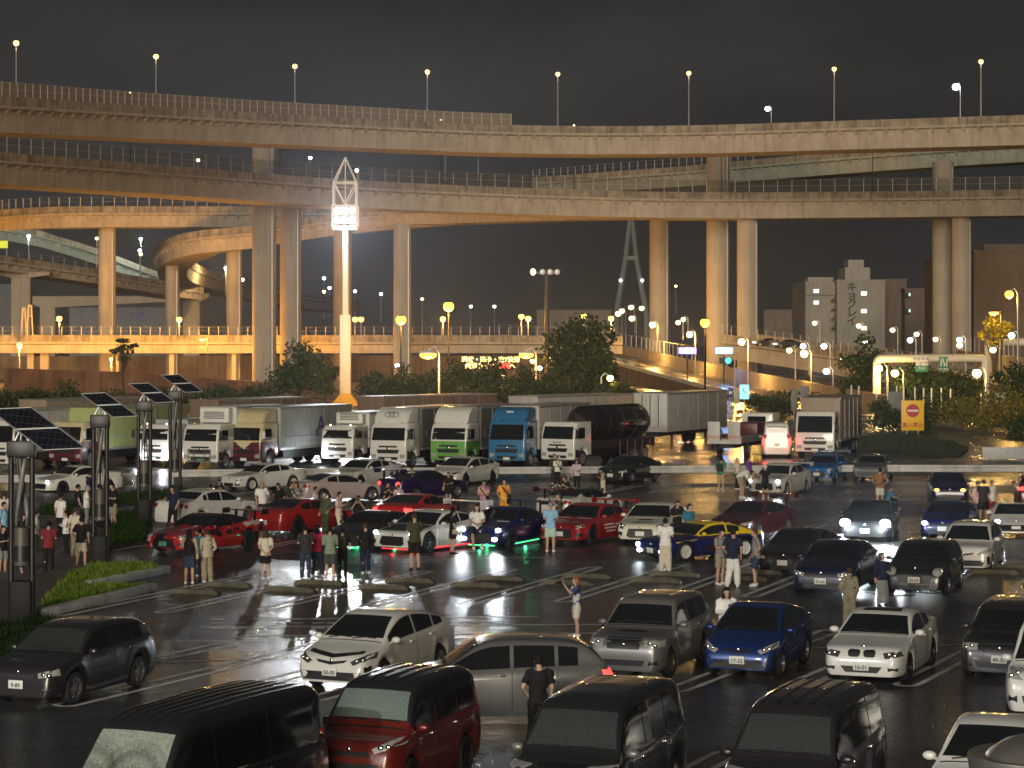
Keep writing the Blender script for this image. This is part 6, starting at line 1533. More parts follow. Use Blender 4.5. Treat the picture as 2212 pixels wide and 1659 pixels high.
for i, (x, D, h, r, lab) in enumerate(((870, 232, 5.3, 3.0, 'left of the bright flat sodium lamp'), (985, 228, 5.9, 3.1, 'under the glowing message board, left one'), (1062, 226, 6.0, 3.0, 'under the glowing message board, right one'), (1138, 228, 5.2, 2.6, 'between the message board and the dark lamp post'), (930, 226, 4.4, 2.6, 'behind the pole of the bright flat sodium lamp'), (1190, 226, 5.0, 2.4, 'at the foot of the dark lamp post'),
        (560, 232, 3.0, 2.8, 'before the tallest left pier'), (470, 232, 2.7, 3.0, 'at the lower end of the rust brown wall'), (805, 276, 4.0, 2.7, 'right of the floodlight mast base'), (145, 232, 3.6, 2.4, 'before the rust brown wall, tall left one'), (60, 230, 2.4, 2.8, 'at far left before the rust brown wall'), (340, 232, 2.8, 2.7, 'behind the third solar panel'), (1330, 226, 3.4, 2.8, 'at the foot of the ramp wall'), (400, 226, 2.2, 3.0, 'before the middle of the rust brown wall'), (515, 222, 2.5, 2.9, 'between the rust brown wall end and the tallest left pier'), (225, 226, 2.2, 2.8, 'under the small flat topped pine'), (835, 222, 4.0, 2.8, 'among those right of the mast, in front'), (1030, 220, 3.8, 2.8, 'low in front of the message board pair'), (1105, 220, 4.2, 2.6, 'low between message board and dark lamp post'), (1165, 220, 3.8, 2.5, 'left under the large broadleaf tree'), (1310, 214, 3.6, 2.6, 'right under the large broadleaf tree'), (10, 226, 2.5, 2.8, 'at the left picture edge before the rust brown wall'))):
    tree('rounded dark green shrub ' + lab, at(x, D), h, r, 'dark' if i % 3 else 'mid', 20 + i, .12, 1500, .36, 9, name='shrub', cat='shrub')
tree('small flat topped pine standing on the rust brown wall', at(268, 300), 8.2, 1.9, 'dark', 40, .7, 700, .34, 7, name='pine_tree', squash=.5)
tree('dense dark conifer left of the white gantry', at(1868, 250), 8.4, 2.9, 'dark', 41, .12, 2600, .40, 12, name='conifer_tree')
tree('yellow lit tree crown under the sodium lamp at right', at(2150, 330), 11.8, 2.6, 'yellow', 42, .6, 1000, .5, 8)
tree('dark shrub mass under the white gantry', at(1985, 240), 5.4, 4.4, 'dark', 43, .1, 2600, .4, 12, name='shrub', cat='shrub')
tree('dark shrub right under the gantry beam', at(2070, 236), 4.4, 3.4, 'mid', 44, .1, 1700, .4, 9, name='shrub', cat='shrub')
tree('leafy tree at the right edge beside the white notice board', at(2195, 215), 5.6, 2.4, 'dark', 45, .2, 1400, .36, 8)
for i, (x, D, h, r, k, lab) in enumerate(((2080, 192, 2.9, 3.0, 'sodium_gold', 'golden lit shrub behind the no entry sign, nearest the sign'), (2130, 186, 2.6, 2.8, 'sodium_gold', 'golden lit shrub above the wet exit road'), (2190, 184, 3.0, 3.0, 'sodium_gold', 'golden lit shrub at the right edge above the grey board'), (2035, 200, 2.6, 2.6, 'mid', 'green shrub just right of the no entry sign'),
        (2160, 205, 3.4, 3.2, 'sodium_gold', 'taller golden shrub below the white notice board'), (1928, 184, 1.9, 1.7, 'dark', 'clipped round dark bush left under the no entry sign'), (1990, 184, 1.7, 1.5, 'dark', 'clipped round dark bush right under the no entry sign'), (1905, 190, 2.7, 1.6, 'mid', 'shrub between the tan lorry and the no entry sign'), (2205, 176, 1.6, 1.8, 'dark', 'low dark bush by the grey board'), (1680, 215, 2.6, 2.6, 'dark', 'shrub behind the recovery lorry cab'), (1640, 216, 2.4, 2.4, 'mid', 'shrub beside the blue telephone sign'), (1720, 214, 3.0, 2.6, 'dark', 'shrub left of the tall white lorry'))):
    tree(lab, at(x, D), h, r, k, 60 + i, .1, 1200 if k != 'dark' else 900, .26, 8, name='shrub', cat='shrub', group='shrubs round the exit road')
isl = [gp(1850, 985), gp(1990, 990), gp(2075, 985), gp(2092, 972), gp(2060, 958), gp(1985, 945), gp(1900, 940), gp(1850, 950)]
mb = MB(); mb.prism([(p.x, p.y) for p in isl], 0, .16); struct('traffic_island', mb, M_SOIL)
tag(grass('grass', isl, .15, 4200, .2, 12, (.030, .055, .016)), 'dark grass on the traffic island under the no entry sign')
# ---------------------------------------------------------------- floodlight mast
def mast(pos, rz, label, watts, spill):
    s = F / 262
    t = thing('floodlight_mast', label, 'light mast', pos, rz)
    z = lambda y: H - (y - HY) / s
    mb = MB(); w = 1.6; mb.add([(-w, -w, 0), (w, -w, 0), (w, w, 0), (-w, w, 0), (-.3, -.3, z(845)), (.3, -.3, z(845)), (.3, .3, z(845)), (-.3, .3, z(845))], [(0, 1, 5, 4), (1, 2, 6, 5), (2, 3, 7, 6), (3, 0, 4, 7), (4, 5, 6, 7)])
    mb.build('base', flat('sodium_glow_base', (.62, .42, .06), .6), t)  # yellow sodium lamplight is put into the colour of the base
    mb = MB(); mb.box(-.62, .62, -.5, .5, .6, z(680), .08); mb.box(-.31, .31, -.31, .31, z(680), z(492), .05); mb.build('pole', M_STEELW, t, 30)
    z0, z1, w = z(490), z(445), 1.42
    mb = MB()
    for sx in (-1, 1):
        for sy in (-1, 1): mb.box(sx * w - .06, sx * w + .06, sy * w - .06, sy * w + .06, z0, z1)
    for q in (z0, (z0 + z1) / 2, z1):
        for a in (-1, 1): mb.box(-w, w, a * w - .05, a * w + .05, q - .05, q + .05); mb.box(a * w - .05, a * w + .05, -w, w, q - .05, q + .05)
    mb.box(-w, w, -w, w, z0 - .35, z0 - .12); mb.build('lamp_cage', M_STEELW, t)
    for ix in (-.85, 0, .85):
        for iz in (.28, .74):
            mb = MB(); zz = z0 + (z1 - z0) * iz; mb.box(ix - .36, ix + .36, -1.25, -1.0, zz - .40, zz + .40, .05); q = mb.build('floodlight', M_GALV, t, 30)
            mb = MB(); mb.box(ix - .32, ix + .32, -1.28, -1.255, zz - .36, zz + .36); mb.build('lens', G_FLOOD, q)
    z2 = z(395); zt = z(340)
    mb = MB(); w2 = 1.3
    for sx in (-1, 1):
        for sy in (-1, 1):
            mb.tube([(sx * w2, sy * w2, z1), (sx * w2, sy * w2, z2), (0, 0, zt)], .085, 6)
            mb.tube([(sx * w2, sy * w2, z2), (0, sy * w2, z1 + .1)], .06, 5); mb.tube([(sx * w2, sy * w2, z2), (sx * w2, 0, z1 + .1)], .06, 5)
    for a in (-1, 1): mb.tube([(-w2, a * w2, z2), (w2, a * w2, z2)], .07, 6); mb.tube([(a * w2, -w2, z2), (a * w2, w2, z2)], .07, 6)
    mb.tube([(0, 0, z1), (0, 0, zt)], .06, 6); mb.build('truss_top', M_STEELW, t)
    spot(t, (0, -1.6, (z0 + z1) / 2), (0, -190 if rz == 0 else -110, 0), (.93, .97, 1), watts, 100 if rz == 0 else 76, .6, .5, 'flood_beam')
    point(t, (0, -2.2, z0 - 1.0), (.95, .97, 1), spill, .6, 'flood_spill')
mast((wp(746, 875, 262).x, 262, 0), 0, 'tall white mast with a blazing floodlight cage and open pointed top', 65000, 500)
mast((-34, -14, 0), R(158), 'assumed matching floodlight mast, added unseen behind the camera to light the foreground', 66000, 0)  # added mast out of view, assumed from roof glints; lights the near cars
# ---------------------------------------------------------------- poles with solar panel and wind rotor
PANEL = None
def panel_mat():
    m, N, L, p = nm('solar_cells'); tc = N.new('ShaderNodeTexCoord'); mp = N.new('ShaderNodeMapping'); mp.inputs['Scale'].default_value = (6.6, 6.6, 0)
    ck = N.new('ShaderNodeTexBrick'); ck.inputs['Scale'].default_value = 1; ck.offset = 0; ck.inputs['Mortar Size'].default_value = .03; ck.inputs['Brick Width'].default_value = 1; ck.inputs['Row Height'].default_value = 1
    ck.inputs['Color1'].default_value = (.008, .009, .014, 1); ck.inputs['Color2'].default_value = (.012, .013, .02, 1); ck.inputs['Mortar'].default_value = (.045, .045, .045, 1)
    L.new(tc.outputs['Object'], mp.inputs[0]); L.new(mp.outputs[0], ck.inputs[0]); L.new(ck.outputs[0], p.inputs['Base Color']); p.inputs['Roughness'].default_value = .12; return m
PANEL = panel_mat()
M_BRONZE = flat('dull_bronze', (.10, .09, .072), .5, .2, var=.2); M_BLADE = flat('grey_blade', (.16, .15, .13), .45, .1, var=.2); M_POST = flat('near_black_steel', (.012, .011, .010), .45, var=.2)
def solar_pole(x0, x1, yb, ytop, label, ps=.72):
    s = (yb - HY) / H; D = F / s; xc = ((x0 + x1) / 2 - CX) / s; w = (x1 - x0) / s / 2
    t = thing('solar_wind_pole', label, 'solar pole', (xc, D, 0), 0, 'solar and wind powered poles on the pavement at left')
    zt = H - (ytop - HY) / s; r = .075
    for sg in (-1, 1):
        mb = MB(); mb.tube([(sg * (w - r), 0, 0), (sg * (w - r), 0, zt)], r, 10); mb.build('post', M_POST, t, 40)
    mb = MB(); mb.box(-w - .02, w + .02, -.16, .16, zt - .42, zt, .04); mb.build('top_beam', M_POST, t, 30)
    zg = zt * .43
    mb = MB(); mb.T = Matrix.Translation((0, 0, zg)); mb.lathe([(0, -.62), (.20, -.56), (w * .62, -.46), (w * .62, -.05), (w * .58, .10), (w * .58, .42), (.0, .44)], 24)
    gen = mb.build('generator', M_BRONZE, t, 40)
    mb = MB(); mb.T = Matrix.Translation((0, 0, zg)); mb.lathe([(w * .635, -.45), (w * .635, -.04)], 24); mb.build('generator_skirt', M_DARKST, gen, 40)
    for off in (0, math.pi):                       # twisted rotor blades
        mb = MB(); n = 22; vs = []
        z0, z1 = zg + .46, zt - .46
        for i in range(n + 1):
            a = off + 2.6 * i / n; zz = z0 + (z1 - z0) * i / n; rr = w * .50
            for q in range(7):
                b = a + (q - 3) * .16; cr = rr * (1 - .05 * abs(q - 3)); vs.append((math.cos(b) * cr, math.sin(b) * cr, zz))
            for q in range(6, -1, -1):
                b = a + (q - 3) * .16; cr = rr * (1 - .05 * abs(q - 3)) - .03; vs.append((math.cos(b) * cr, math.sin(b) * cr, zz))
        mb.add(vs, [(i * 14 + j, i * 14 + (j + 1) % 14, (i + 1) * 14 + (j + 1) % 14, (i + 1) * 14 + j) for i in range(n) for j in range(14)] + [tuple(range(14))[::-1], tuple(range(n * 14, n * 14 + 14))])
        mb.build('rotor_blade', M_BLADE, t, 50)
    mb = MB(); mb.tube([(0, 0, zg + .4), (0, 0, zt - .4)], .03, 8); mb.build('rotor_shaft', M_DARKST, t)
    mb = MB(); mb.box(-w + r, w - r, -.22, .22, .0, 1.05, .03); mb.build('battery_cabinet', flat('dark_cabinet', (.012, .011, .010), .6, spec=.2), t, 30)
    mb = MB(); mb.tube([(-.18, 0, zt), (.0, 0, zt + .34), (.18, 0, zt)], .035, 6); mb.tube([(0, -.12, zt), (.0, 0, zt + .34)], .03, 6); mb.build('panel_bracket', M_GALV, t)
    u, v = V(1.0, .12, .04), V(.80, -.42, -.52); u.normalize(); v = (v - u * (v.dot(u) * .0)); vl = v.length; v.normalize(); nn = v.cross(u).normalized()
    if nn.z < 0: nn = -nn
    c = V(.42 * ps, -.1, zt + .32); wu, hv = .54 * ps, .52 * ps
    for i in (-1, 1):          # two modules, skewed the way the array leans
        o0 = c + v * (i * hv)
        mb = MB(); q = [o0 + u * a + v * b for a, b in ((-wu, -hv + .02), (wu, -hv + .02), (wu, hv - .02), (-wu, hv - .02))]
        mb.add(q + [p - nn * .03 for p in q], [(0, 1, 2, 3), (7, 6, 5, 4), (0, 4, 5, 1), (1, 5, 6, 2), (2, 6, 7, 3), (3, 7, 4, 0)]); pn = mb.build('solar_panel', PANEL, t)
        mb = MB()
        for a in range(4): mb.tube([q[a] + nn * .0, q[(a + 1) % 4] + nn * .0], .020 if a % 2 else .010, 6)
        mb.build('panel_frame', M_GALV, pn, 40)
solar_pole(18, 76, 1342, 952, 'nearest solar and wind pole, at the left edge behind the black hatchback', 1.0)
solar_pole(197, 236, 1228, 896, 'second solar and wind pole, standing on the tip of the grass wedge')
solar_pole(295, 329, 1136, 866, 'third solar and wind pole, between the lit lorry headlights')
solar_pole(364, 393, 1100, 844, 'fourth and farthest solar and wind pole')
# ---------------------------------------------------------------- street lamps
def lamp(x, y, D, yb, label, mat=G_WARM, r=.34, style='arm', group=None, light=None, polemat=None, zb=None, flip=1, th=.09):
    s = F / D; p = wp(x, y, D); zb = (H - (yb - HY) / s) if zb is None else zb
    a = {'arm': .9, 'post': 0, 'flat': 1.0}[style] * flip
    t = thing('street_lamp', label, 'street lamp', (p.x + a, D, zb), 0, group); h = p.z - zb; pm = polemat or M_GALV
    mb = MB(); mb.tube([(0, 0, 0), (0, 0, h * .5), (0, 0, h + (.15 if a else -.2))], [th * 1.3, th, th * .75], 8)
    if a: mb.tube([(0, 0, h + .1), (-a * .4, 0, h + r + .18), (-a, 0, h + r * .75)], th * .6, 6)
    mb.build('pole', pm, t, 40)
    mb = MB()
    if style == 'flat': mb.ell((-a, 0, h + r * .32), (r * 1.35, r * .9, r * .34), 14, 8)
    elif style == 'arm': mb.ell((-a, 0, h + r * .80), (r * .62, r * .6, r * .30), 12, 6)
    else: mb.lathe([(0, h + r * 1.05), (r * .5, h + r * .95), (r * .75, h + r * .7)], 12)
    q = mb.build('lamp_head', pm, t, 'all')
    mb = MB(); mb.ell((-a, 0, h), (r * (1.3 if style == 'flat' else 1), r, r * (.55 if style == 'flat' else .92)), 14, 10); mb.build('bulb', mat, q, 'all')
    if light: point(t, (-a, -.0, h - r - .15), light[0], light[1], r)
    return t
TOPG, DECKG, FARG, RAMPG, COOLG = 'amber lamps in a row above the topmost overpass', 'slim lamp posts on the second overpass', 'small far road lamps', 'amber lamps along the ramp road', 'cool white lamps at right'
for i, (x, y) in enumerate(((35, 93), (337, 122), (637, 143), (923, 155), (1205, 160), (1488, 158), (1802, 149), (2119, 133))):
    D = interp([(0, 303), (370, 341), (737, 372), (1106, 389), (1475, 390), (1843, 380), (2212, 366)], x)
    yd = interp([(k[0], k[1]) for k in KA], x)
    lamp(x, y, D + 2, yd + 8, 'amber lamp high above the topmost overpass in the row of eight', G_TOP, .40, 'post', TOPG, ((1, .72, .36), 260))
lamp(1658, 235, 560, 330, 'cool white lamp on a high road beyond, smaller one', G_WHITE, .62, 'arm', polemat=M_STEELW)
lamp(2065, 188, 470, 300, 'cool white lamp on a high road beyond, larger one at right', G_WHITE, .75, 'arm', polemat=M_STEELW)
for x, y in ((281, 200), (605, 312), (952, 259), (1240, 271), (1558, 275), (1885, 270)):
    D = interp([(0, 330), (370, 362), (737, 386), (1106, 400), (1475, 406), (1843, 408), (2212, 405)], x) + 9
    yd = interp([(k[0], k[1]) for k in KB], x)
    lamp(x, y, D - 8.8, yd, 'slim dark lamp post rising from the second overpass across the upper deck', G_WARM, .16, 'post', DECKG, polemat=M_DARKST, th=.07)
far = [(428, 346, 520), (670, 341, 560), (771, 368, 470), (962, 331, 470), (1033, 330, 540), (62, 510, 560), (209, 515, 575), (304, 516, 590), (302, 541, 560), (304, 549, 540), (488, 579, 520), (523, 604, 500), (42, 745, 400), (700, 601, 700), (712, 622, 720), (700, 630, 690), (767, 629, 760), (823, 635, 760), (912, 646, 760), (1017, 662, 760), (1068, 662, 760), (1460, 618, 900)]
for i, (x, y, D) in enumerate(far):
    lamp(x, y, D, min(y + 60, 760), 'far white road lamp seen as a small dot beyond the ramps', G_WHITE if i % 3 else G_WARM, .42 if D < 650 else .5, 'post', FARG, {488: ((1, .62, .26), 22000), 304: ((.8, .95, .85), 9000), 62: ((.8, .95, .85), 8000)}.get(x if y != 549 else 0))
point_F = ((1, .46, .09), 6500)
for x, y, lt in ((128, 688, 1), (387, 690, 1), (767, 690, 0), (780, 690, 0), (957, 689, 1), (1126, 684, 0), (1141, 688, 1), (1261, 683, 0), (1320, 688, 1)):
    lamp(x, y, 417, 727, 'amber lamp standing on the low orange viaduct', G_SOD, .52, 'post', 'amber lamps on the low orange viaduct', light=point_F if lt else None)
lamp(436, 733, 396, 790, 'dark twin lamp post lighting the orange viaduct from the front', G_SOD, .36, 'flat', None, ((1, .44, .06), 26000), M_DARKST)
lamp(42, 748, 396, 795, 'short lamp under the viaduct near the left edge', G_SOD, .4, 'post', None, ((1, .44, .06), 26000))
lamp(240, 775, 398, 812, 'assumed low lamp hidden between the columns under the orange viaduct', G_SOD, .3, 'post', None, ((1, .44, .06), 20000))  # unseen lamp, assumed from the orange light on the viaduct
lamp(640, 778, 400, 815, 'assumed low lamp hidden behind the pair of tall left piers', G_SOD, .3, 'post', None, ((1, .44, .06), 22000))  # another assumed lamp out of sight, added to light the viaduct
lamp(969, 662, 250, 830, 'tall dark post with a flaring amber lamp, left of the message board', G_SODB, .58, 'post', None, ((1, .45, .07), 12000), M_DARKST, zb=0)
lamp(866, 691, 246, 830, 'dark post with an amber lamp in front of the glowing round pier', G_SODB, .56, 'post', None, ((1, .45, .07), 9000), M_DARKST, zb=0)
lamp(925, 767, 205, 870, 'bright flat sodium lamp on a pale pole among the shrubs', G_SODB, .60, 'flat', None, ((1, .45, .07), 4000), M_STEELW, zb=0)
lamp(1137, 767, 235, 860, 'flat sodium lamp right of the message board', G_SODB, .58, 'flat', None, ((1, .45, .07), 3500), M_STEELW, zb=0)
lamp(1523, 697, 172, 985, 'amber lamp on a tall dark post by the recovery lorry', G_SODB, .36, 'post', None, ((1, .55, .15), 900), M_DARKST, zb=0)
def flood_post():
    D = 240; p = wp(1182, 590, D); t = thing('floodlight_post', 'tall dark post with a crossarm of floodlights, only the left one lit', 'light post', (p.x, D, 0))
    mb = MB(); mb.tube([(0, 0, 0), (0, 0, p.z + .2)], [.32, .22], 10); mb.build('pole', M_DARKST, t, 40)
    mb = MB(); mb.box(-1.3, 1.0, -.09, .09, p.z - .1, p.z + .08); mb.build('crossarm', M_DARKST, t)
    for i, x in enumerate((-1.45, -.5, .3, 1.05)):
        mb = MB(); mb.T = Matrix.Translation((x, -.1, p.z + .12)) @ Matrix.Rotation(R(90), 4, 'X'); mb.lathe([(.0, -.35), (.16, -.3), (.30, .12)], 14); q = mb.build('floodlight', M_GALV, t, 40)
        mb = MB(); mb.ell((x - (.05 if i == 0 else 0), -.22, p.z + .12), (.26, .10, .34) if i == 0 else (.26, .04, .26), 12, 8); mb.build('lens', G_WARM if i == 0 else M_GALV, q, 'all')
flood_post()
for i, (x, y, D) in enumerate(((1335, 678, 500), (1343, 672, 520), (1363, 664, 540), (1386, 666, 560), (1410, 672, 530), (1365, 688, 470), (1410, 701, 420))):
    lamp(x, y, D, y + 55, 'amber lamp in the cluster where the ramp road meets the viaduct', G_WARM, .60, 'arm', RAMPG)
lamp(1410, 701, 405, 770, 'amber lamp on the ramp wall, left of the blue light bars', G_WARM, .55, 'arm', None, ((1, .52, .12), 14000))
lamp(1490, 722, 360, 815, 'amber lamp beside the left blue light bar', G_WARM, .5, 'arm', None, ((1, .50, .11), 14000))
lamp(1602, 738, 312, 830, 'amber lamp on the ramp wall above the telephone sign', G_WARM, .48, 'arm', None, ((1, .50, .11), 11000))
lamp(1737, 764, 280, 870, 'amber lamp at the low end of the ramp wall', G_WARM, .48, 'arm', None, ((1, .50, .11), 7000))
lamp(1318, 817, 225, 880, 'small warm lamp below the ramp wall beside the big tree', G_WARM, .33, 'arm', None, ((1, .6, .2), 250), flip=-1)
lamp(1465, 697, 420, 735, 'amber lamp behind the left blue light bar', G_WARM, .45, 'arm')
lamp(1476, 690, 430, 730, 'second amber lamp behind the left blue light bar', G_WARM, .45, 'arm')
for i, (x, y, D, m) in enumerate(((1760, 698, 395, 0), (1855, 704, 390, 0), (1928, 713, 380, 0), (1980, 722, 376, 0), (2021, 733, 372, 0), (1868, 737, 350, 1), (1966, 735, 345, 1), (1705, 757, 330, 0), (1780, 748, 330, 1), (1785, 802, 300, 1), (2073, 734, 330, 1), (2073, 746, 320, 0), (2145, 756, 300, 0), (2185, 725, 290, 1), (1735, 748, 340, 1))):
    lamp(x, y, D, y + 62, 'cool or warm white lamp in the far right road junction', G_WHITE if m else G_WARM, .42, 'arm', COOLG)
lamp(1898, 796, 236, 905, 'warm lamp just inside the left leg of the white gantry', G_WARM, .42, 'arm', None, ((1, .62, .22), 1200), zb=0)
lamp(1933, 806, 236, 905, 'second warm lamp under the gantry beam', G_WARM, .40, 'arm', None, ((1, .62, .22), 700), zb=0)
lamp(2110, 806, 222, 900, 'warm lamp just inside the right leg of the white gantry', G_WARM, .45, 'arm', None, ((1, .62, .22), 1500), zb=0)
lamp(2147, 676, 322, 800, 'flaring sodium lamp over the yellow lit tree', G_SODB, .55, 'flat', None, ((1, .60, .14), 3600), M_DARKST)
lamp(2180, 636, 240, 860, 'tall sodium lamp near the right edge', G_SODB, .46, 'arm', None, ((1, .55, .15), 1600), zb=0)
for i, (x, y, D, m) in enumerate(((1192, 775, 330, 0), (1187, 786, 300, 0), (1166, 795, 320, 1), (1085, 813, 330, 0), (1150, 780, 330, 0), (858, 790, 350, 1), (1010, 790, 340, 0))):
    lamp(x, y, D, y + 45, 'small lamp between the shrubs below the viaduct', G_WHITE if m else G_WARM, .34, 'post', 'small lamps glimpsed between the shrubs')
# low lamp head seen from above at the bottom right corner
def near_lamp():
    D = 13.2; s = F / D; p = wp(2252, 1590, D); t = thing('lamp_post', 'round brushed metal lamp head seen from above at the bottom right corner', 'lamp post', (p.x, D, 0)); z = p.z
    mb = MB(); mb.lathe([(.0, z + .015), (.10, z + .01), (.22, z - .03), (.30, z - .085), (.325, z - .115), (.425, z - .105), (.43, z - .13), (.40, z - .30), (.36, z - .44), (.1, z - .47), (.0, z - .47)], 48); mb.build('lamp_head', flat('brushed_lamp_metal', (.30, .28, .25), .38, .6, var=.25, scale=6), t, 40)
    mb = MB(); mb.tube([(0, 0, 0), (0, 0, z - .4)], .09, 12); mb.build('pole', M_GALV, t, 40)
near_lamp()
# ---------------------------------------------------------------- signs
SG_Y, SG_R, SG_G, SG_B = flat('sign_yellow', (.80, .48, .02), .5, var=.08), flat('sign_red', (.42, .02, .02), .5, var=.05), flat('sign_green', (.01, .17, .09), .5, var=.08), flat('sign_blue', (.02, .04, .22), .5, var=.05)
SG_W, SG_GR = flat('sign_white', (.70, .70, .66), .5, var=.06), flat('sign_back_grey', (.16, .16, .16), .6, var=.2)
def board(name, label, cat, x0, x1, y0, y1, D, mat, posts=(.25, .75), ybot=None, postmat=None, th=.06, corner=.06):
    s = F / D; a, b = wp(x0, y0, D), wp(x1, y1, D); w, h = (b.x - a.x), (a.z - b.z)
    t = thing(name, label, cat, ((a.x + b.x) / 2, D, 0)); zc = (a.z + b.z) / 2
    mb = MB(); mb.box(-w / 2, w / 2, -th / 2, th / 2, b.z, a.z, min(corner, th * .4)); q = mb.build('panel', mat, t, 30)
    for f in posts:
        mb = MB(); x = -w / 2 + w * f; zt = a.z if f in (0, 1) else b.z + .1
        mb.tube([(x, .08, 0 if ybot is None else H - (ybot - HY) / s), (x, .08, zt)], .05, 8); mb.build('post', postmat or M_GALV, t, 40)
    return t, q, w, h, zc
def write(par, body, mat, x, z, size, y=-.05, bold=0.0, name='lettering', wide=1.0):
    o = link(name, text_mesh(body, mat, size, .004, bold), par, (x, y, z)); o.rotation_euler = (R(90), 0, 0); o.scale.x = wide; return o
def disc(par, name, mat, x, z, r, y=-.05, th=.01, n=32):
    mb = MB(); mb.T = Matrix.Translation((x, y, z)) @ Matrix.Rotation(R(90), 4, 'X'); mb.lathe([(r, -th), (r, th)], n); return mb.build(name, mat, par)
t, q, w, h, zc = board('traffic_sign', 'yellow no entry board with a red disc and red lettering', 'traffic sign', 1947, 1996, 865, 930, 178, SG_Y)
disc(q, 'red_disc', SG_R, 0, zc + h * .16, w * .29); mb = MB(); mb.box(-w * .24, w * .24, -.075, -.055, zc + h * .16 - .075, zc + h * .16 + .075); mb.build('white_bar', SG_W, q)
write(q, '進入禁止', SG_R, 0, zc - h * .32, w * .235, bold=.006)
t, q, w, h, zc = board('traffic_sign', 'second faded no entry disc half hidden behind the yellow board', 'traffic sign', 1990, 2013, 893, 917, 200, SG_GR, (.5,), th=.04)
disc(q, 'red_disc', flat('faded_sign_red', (.20, .05, .04), .6), 0, zc, w * .48); mb = MB(); mb.box(-w * .4, w * .4, -.08, -.062, zc - .07, zc + .07); mb.build('white_bar', SG_W, q)
board('sign_board', 'grey back of a tall sign board left of the yellow no entry board', 'sign', 1918, 1950, 846, 905, 196, SG_GR, (.1, .9))
board('sign_board', 'tall grey sign back on the pole left of the white lorry', 'sign', 1709, 1722, 840, 888, 205, SG_GR, (.5,))
board('sign_board', 'square grey sign back above the tall white lorry', 'sign', 1729, 1748, 834, 865, 206, SG_GR, (.5,))
G_CY = glow('telephone_sign_glow', (.30, .78, .88), 1.1)
t, q, w, h, zc = board('telephone_sign', 'lit pale blue telephone sign on a pole', 'sign', 1598, 1618, 831, 862, 190, G_CY, (.5,))
mb = MB(); mb.tube([(-.10, -.05, zc + h * .30), (-.13, -.05, zc + h * .16), (-.04, -.05, zc + .02), (.10, -.05, zc - h * .04)], [.05, .035, .035, .05], 8); mb.build('receiver_symbol', SG_B, q)
write(q, 'でんわ', SG_B, 0, zc - h * .30, .17)
t, q, w, h, zc = board('traffic_sign', 'small dark blue and white sign beside the pale notice', 'traffic sign', 1573, 1583, 838, 858, 192, SG_B, (.3, .8)); mb = MB(); mb.box(-w * .3, w * .3, -.05, -.035, zc - .12, zc + .10); mb.build('white_mark', SG_W, q)
board('notice_board', 'small pale notice on a post left of the telephone sign', 'sign', 1585, 1598, 842, 872, 192, flat('pale_notice', (.42, .38, .24), .6), (.5,))
board('notice_board', 'small white notice board at the right edge by the leafy tree', 'sign', 2150, 2172, 848, 878, 206, SG_W, (.5,))
t, q, w, h, zc = board('barrier_board', 'wide grey panel on two posts above the guard rail at right', 'barrier', 2122, 2230, 966, 992, 140, flat('galvanised_panel', (.40, .42, .42), .5, var=.25), (.24, .86))
# message board below the viaduct
t, q, w, h, zc = board('message_board', 'glowing message board with yellow and red rows of characters under the viaduct', 'message board', 1012, 1114, 769, 799, 330, M_BLACK, (.04, .96))
G_MY, G_MR = glow('message_yellow', (1, .70, .22), 3.2), glow('message_red', (1, .08, .04), 2.6)
write(q, '環状・湾岸・空7渋滞', G_MY, -.2, zc + h * .22, h * .44, bold=.02); write(q, '渋滞ライイ', G_MY, -w * .25, zc - h * .24, h * .44, bold=.02); write(q, '3号渋滞', G_MR, w * .18, zc - h * .24, h * .44, bold=.02); write(q, 'へ', G_MY, w * .43, zc - h * .24, h * .44, bold=.02)
# blue light bars, traffic signal
G_BLUE = glow('blue_violet_bar_glow', (.34, .26, 1), 2.6); G_CYB = glow('cyan_bar_glow', (.22, .55, 1), 2.6)
for x0, x1, m, lab in ((1466, 1504, G_BLUE, 'blue violet light bar over the ramp road, left one'), (1545, 1583, G_CYB, 'blue green light bar over the ramp road, right one')):
    s = F / 335; a, b = wp(x0, 751, 335), wp(x1, 764, 335); t = thing('light_bar', lab, 'light bar', ((a.x + b.x) / 2, 335, b.z)); w = b.x - a.x; h = a.z - b.z
    mb = MB(); mb.box(-w / 2 - .06, w / 2 + .06, .0, .4, -.06, h + .06, .03); mb.build('housing', M_BLACK, t, 30); mb = MB(); mb.box(-w / 2, w / 2, -.05, -.004, 0, h); mb.build('display', m, t)
    mb = MB(); mb.tube([(0, .25, -b.z), (0, .25, 0)], .12, 8); mb.build('post', M_DARKST, t); point(t, (0, -.8, h / 2), (.25, .2, 1) if m is G_BLUE else (.15, .4, 1), 700, .4)
s = F / 262; a = wp(1573, 779, 262); t = thing('traffic_signal', 'traffic signal showing a green light below the right light bar', 'traffic signal', (a.x, 262, 0))
mb = MB(); mb.tube([(.75, 0, 0), (.75, 0, a.z + .3), (0, 0, a.z + .35)], .07, 8); mb.build('pole', M_GALV, t, 40); mb = MB(); mb.box(-1.0, .32, -.05, .2, a.z - .36, a.z + .36, .06); b = mb.build('housing', M_BLACK, t, 30)
G_GRN = glow('green_signal_glow', (.05, .85, .62), 2.2); disc(b, 'green_lens', G_GRN, 0, a.z, .34, -.07); disc(b, 'dark_lens', M_BLACK, -.66, a.z, .2, -.07)
t, q, w, h, zc = board('sign_board', 'yellow green lit sign panel at the left edge beside the ramps', 'sign', -20, 17, 520, 536, 470, glow('lime_sign_glow', (.50, .55, .03), .8), (.9,), ybot=600)
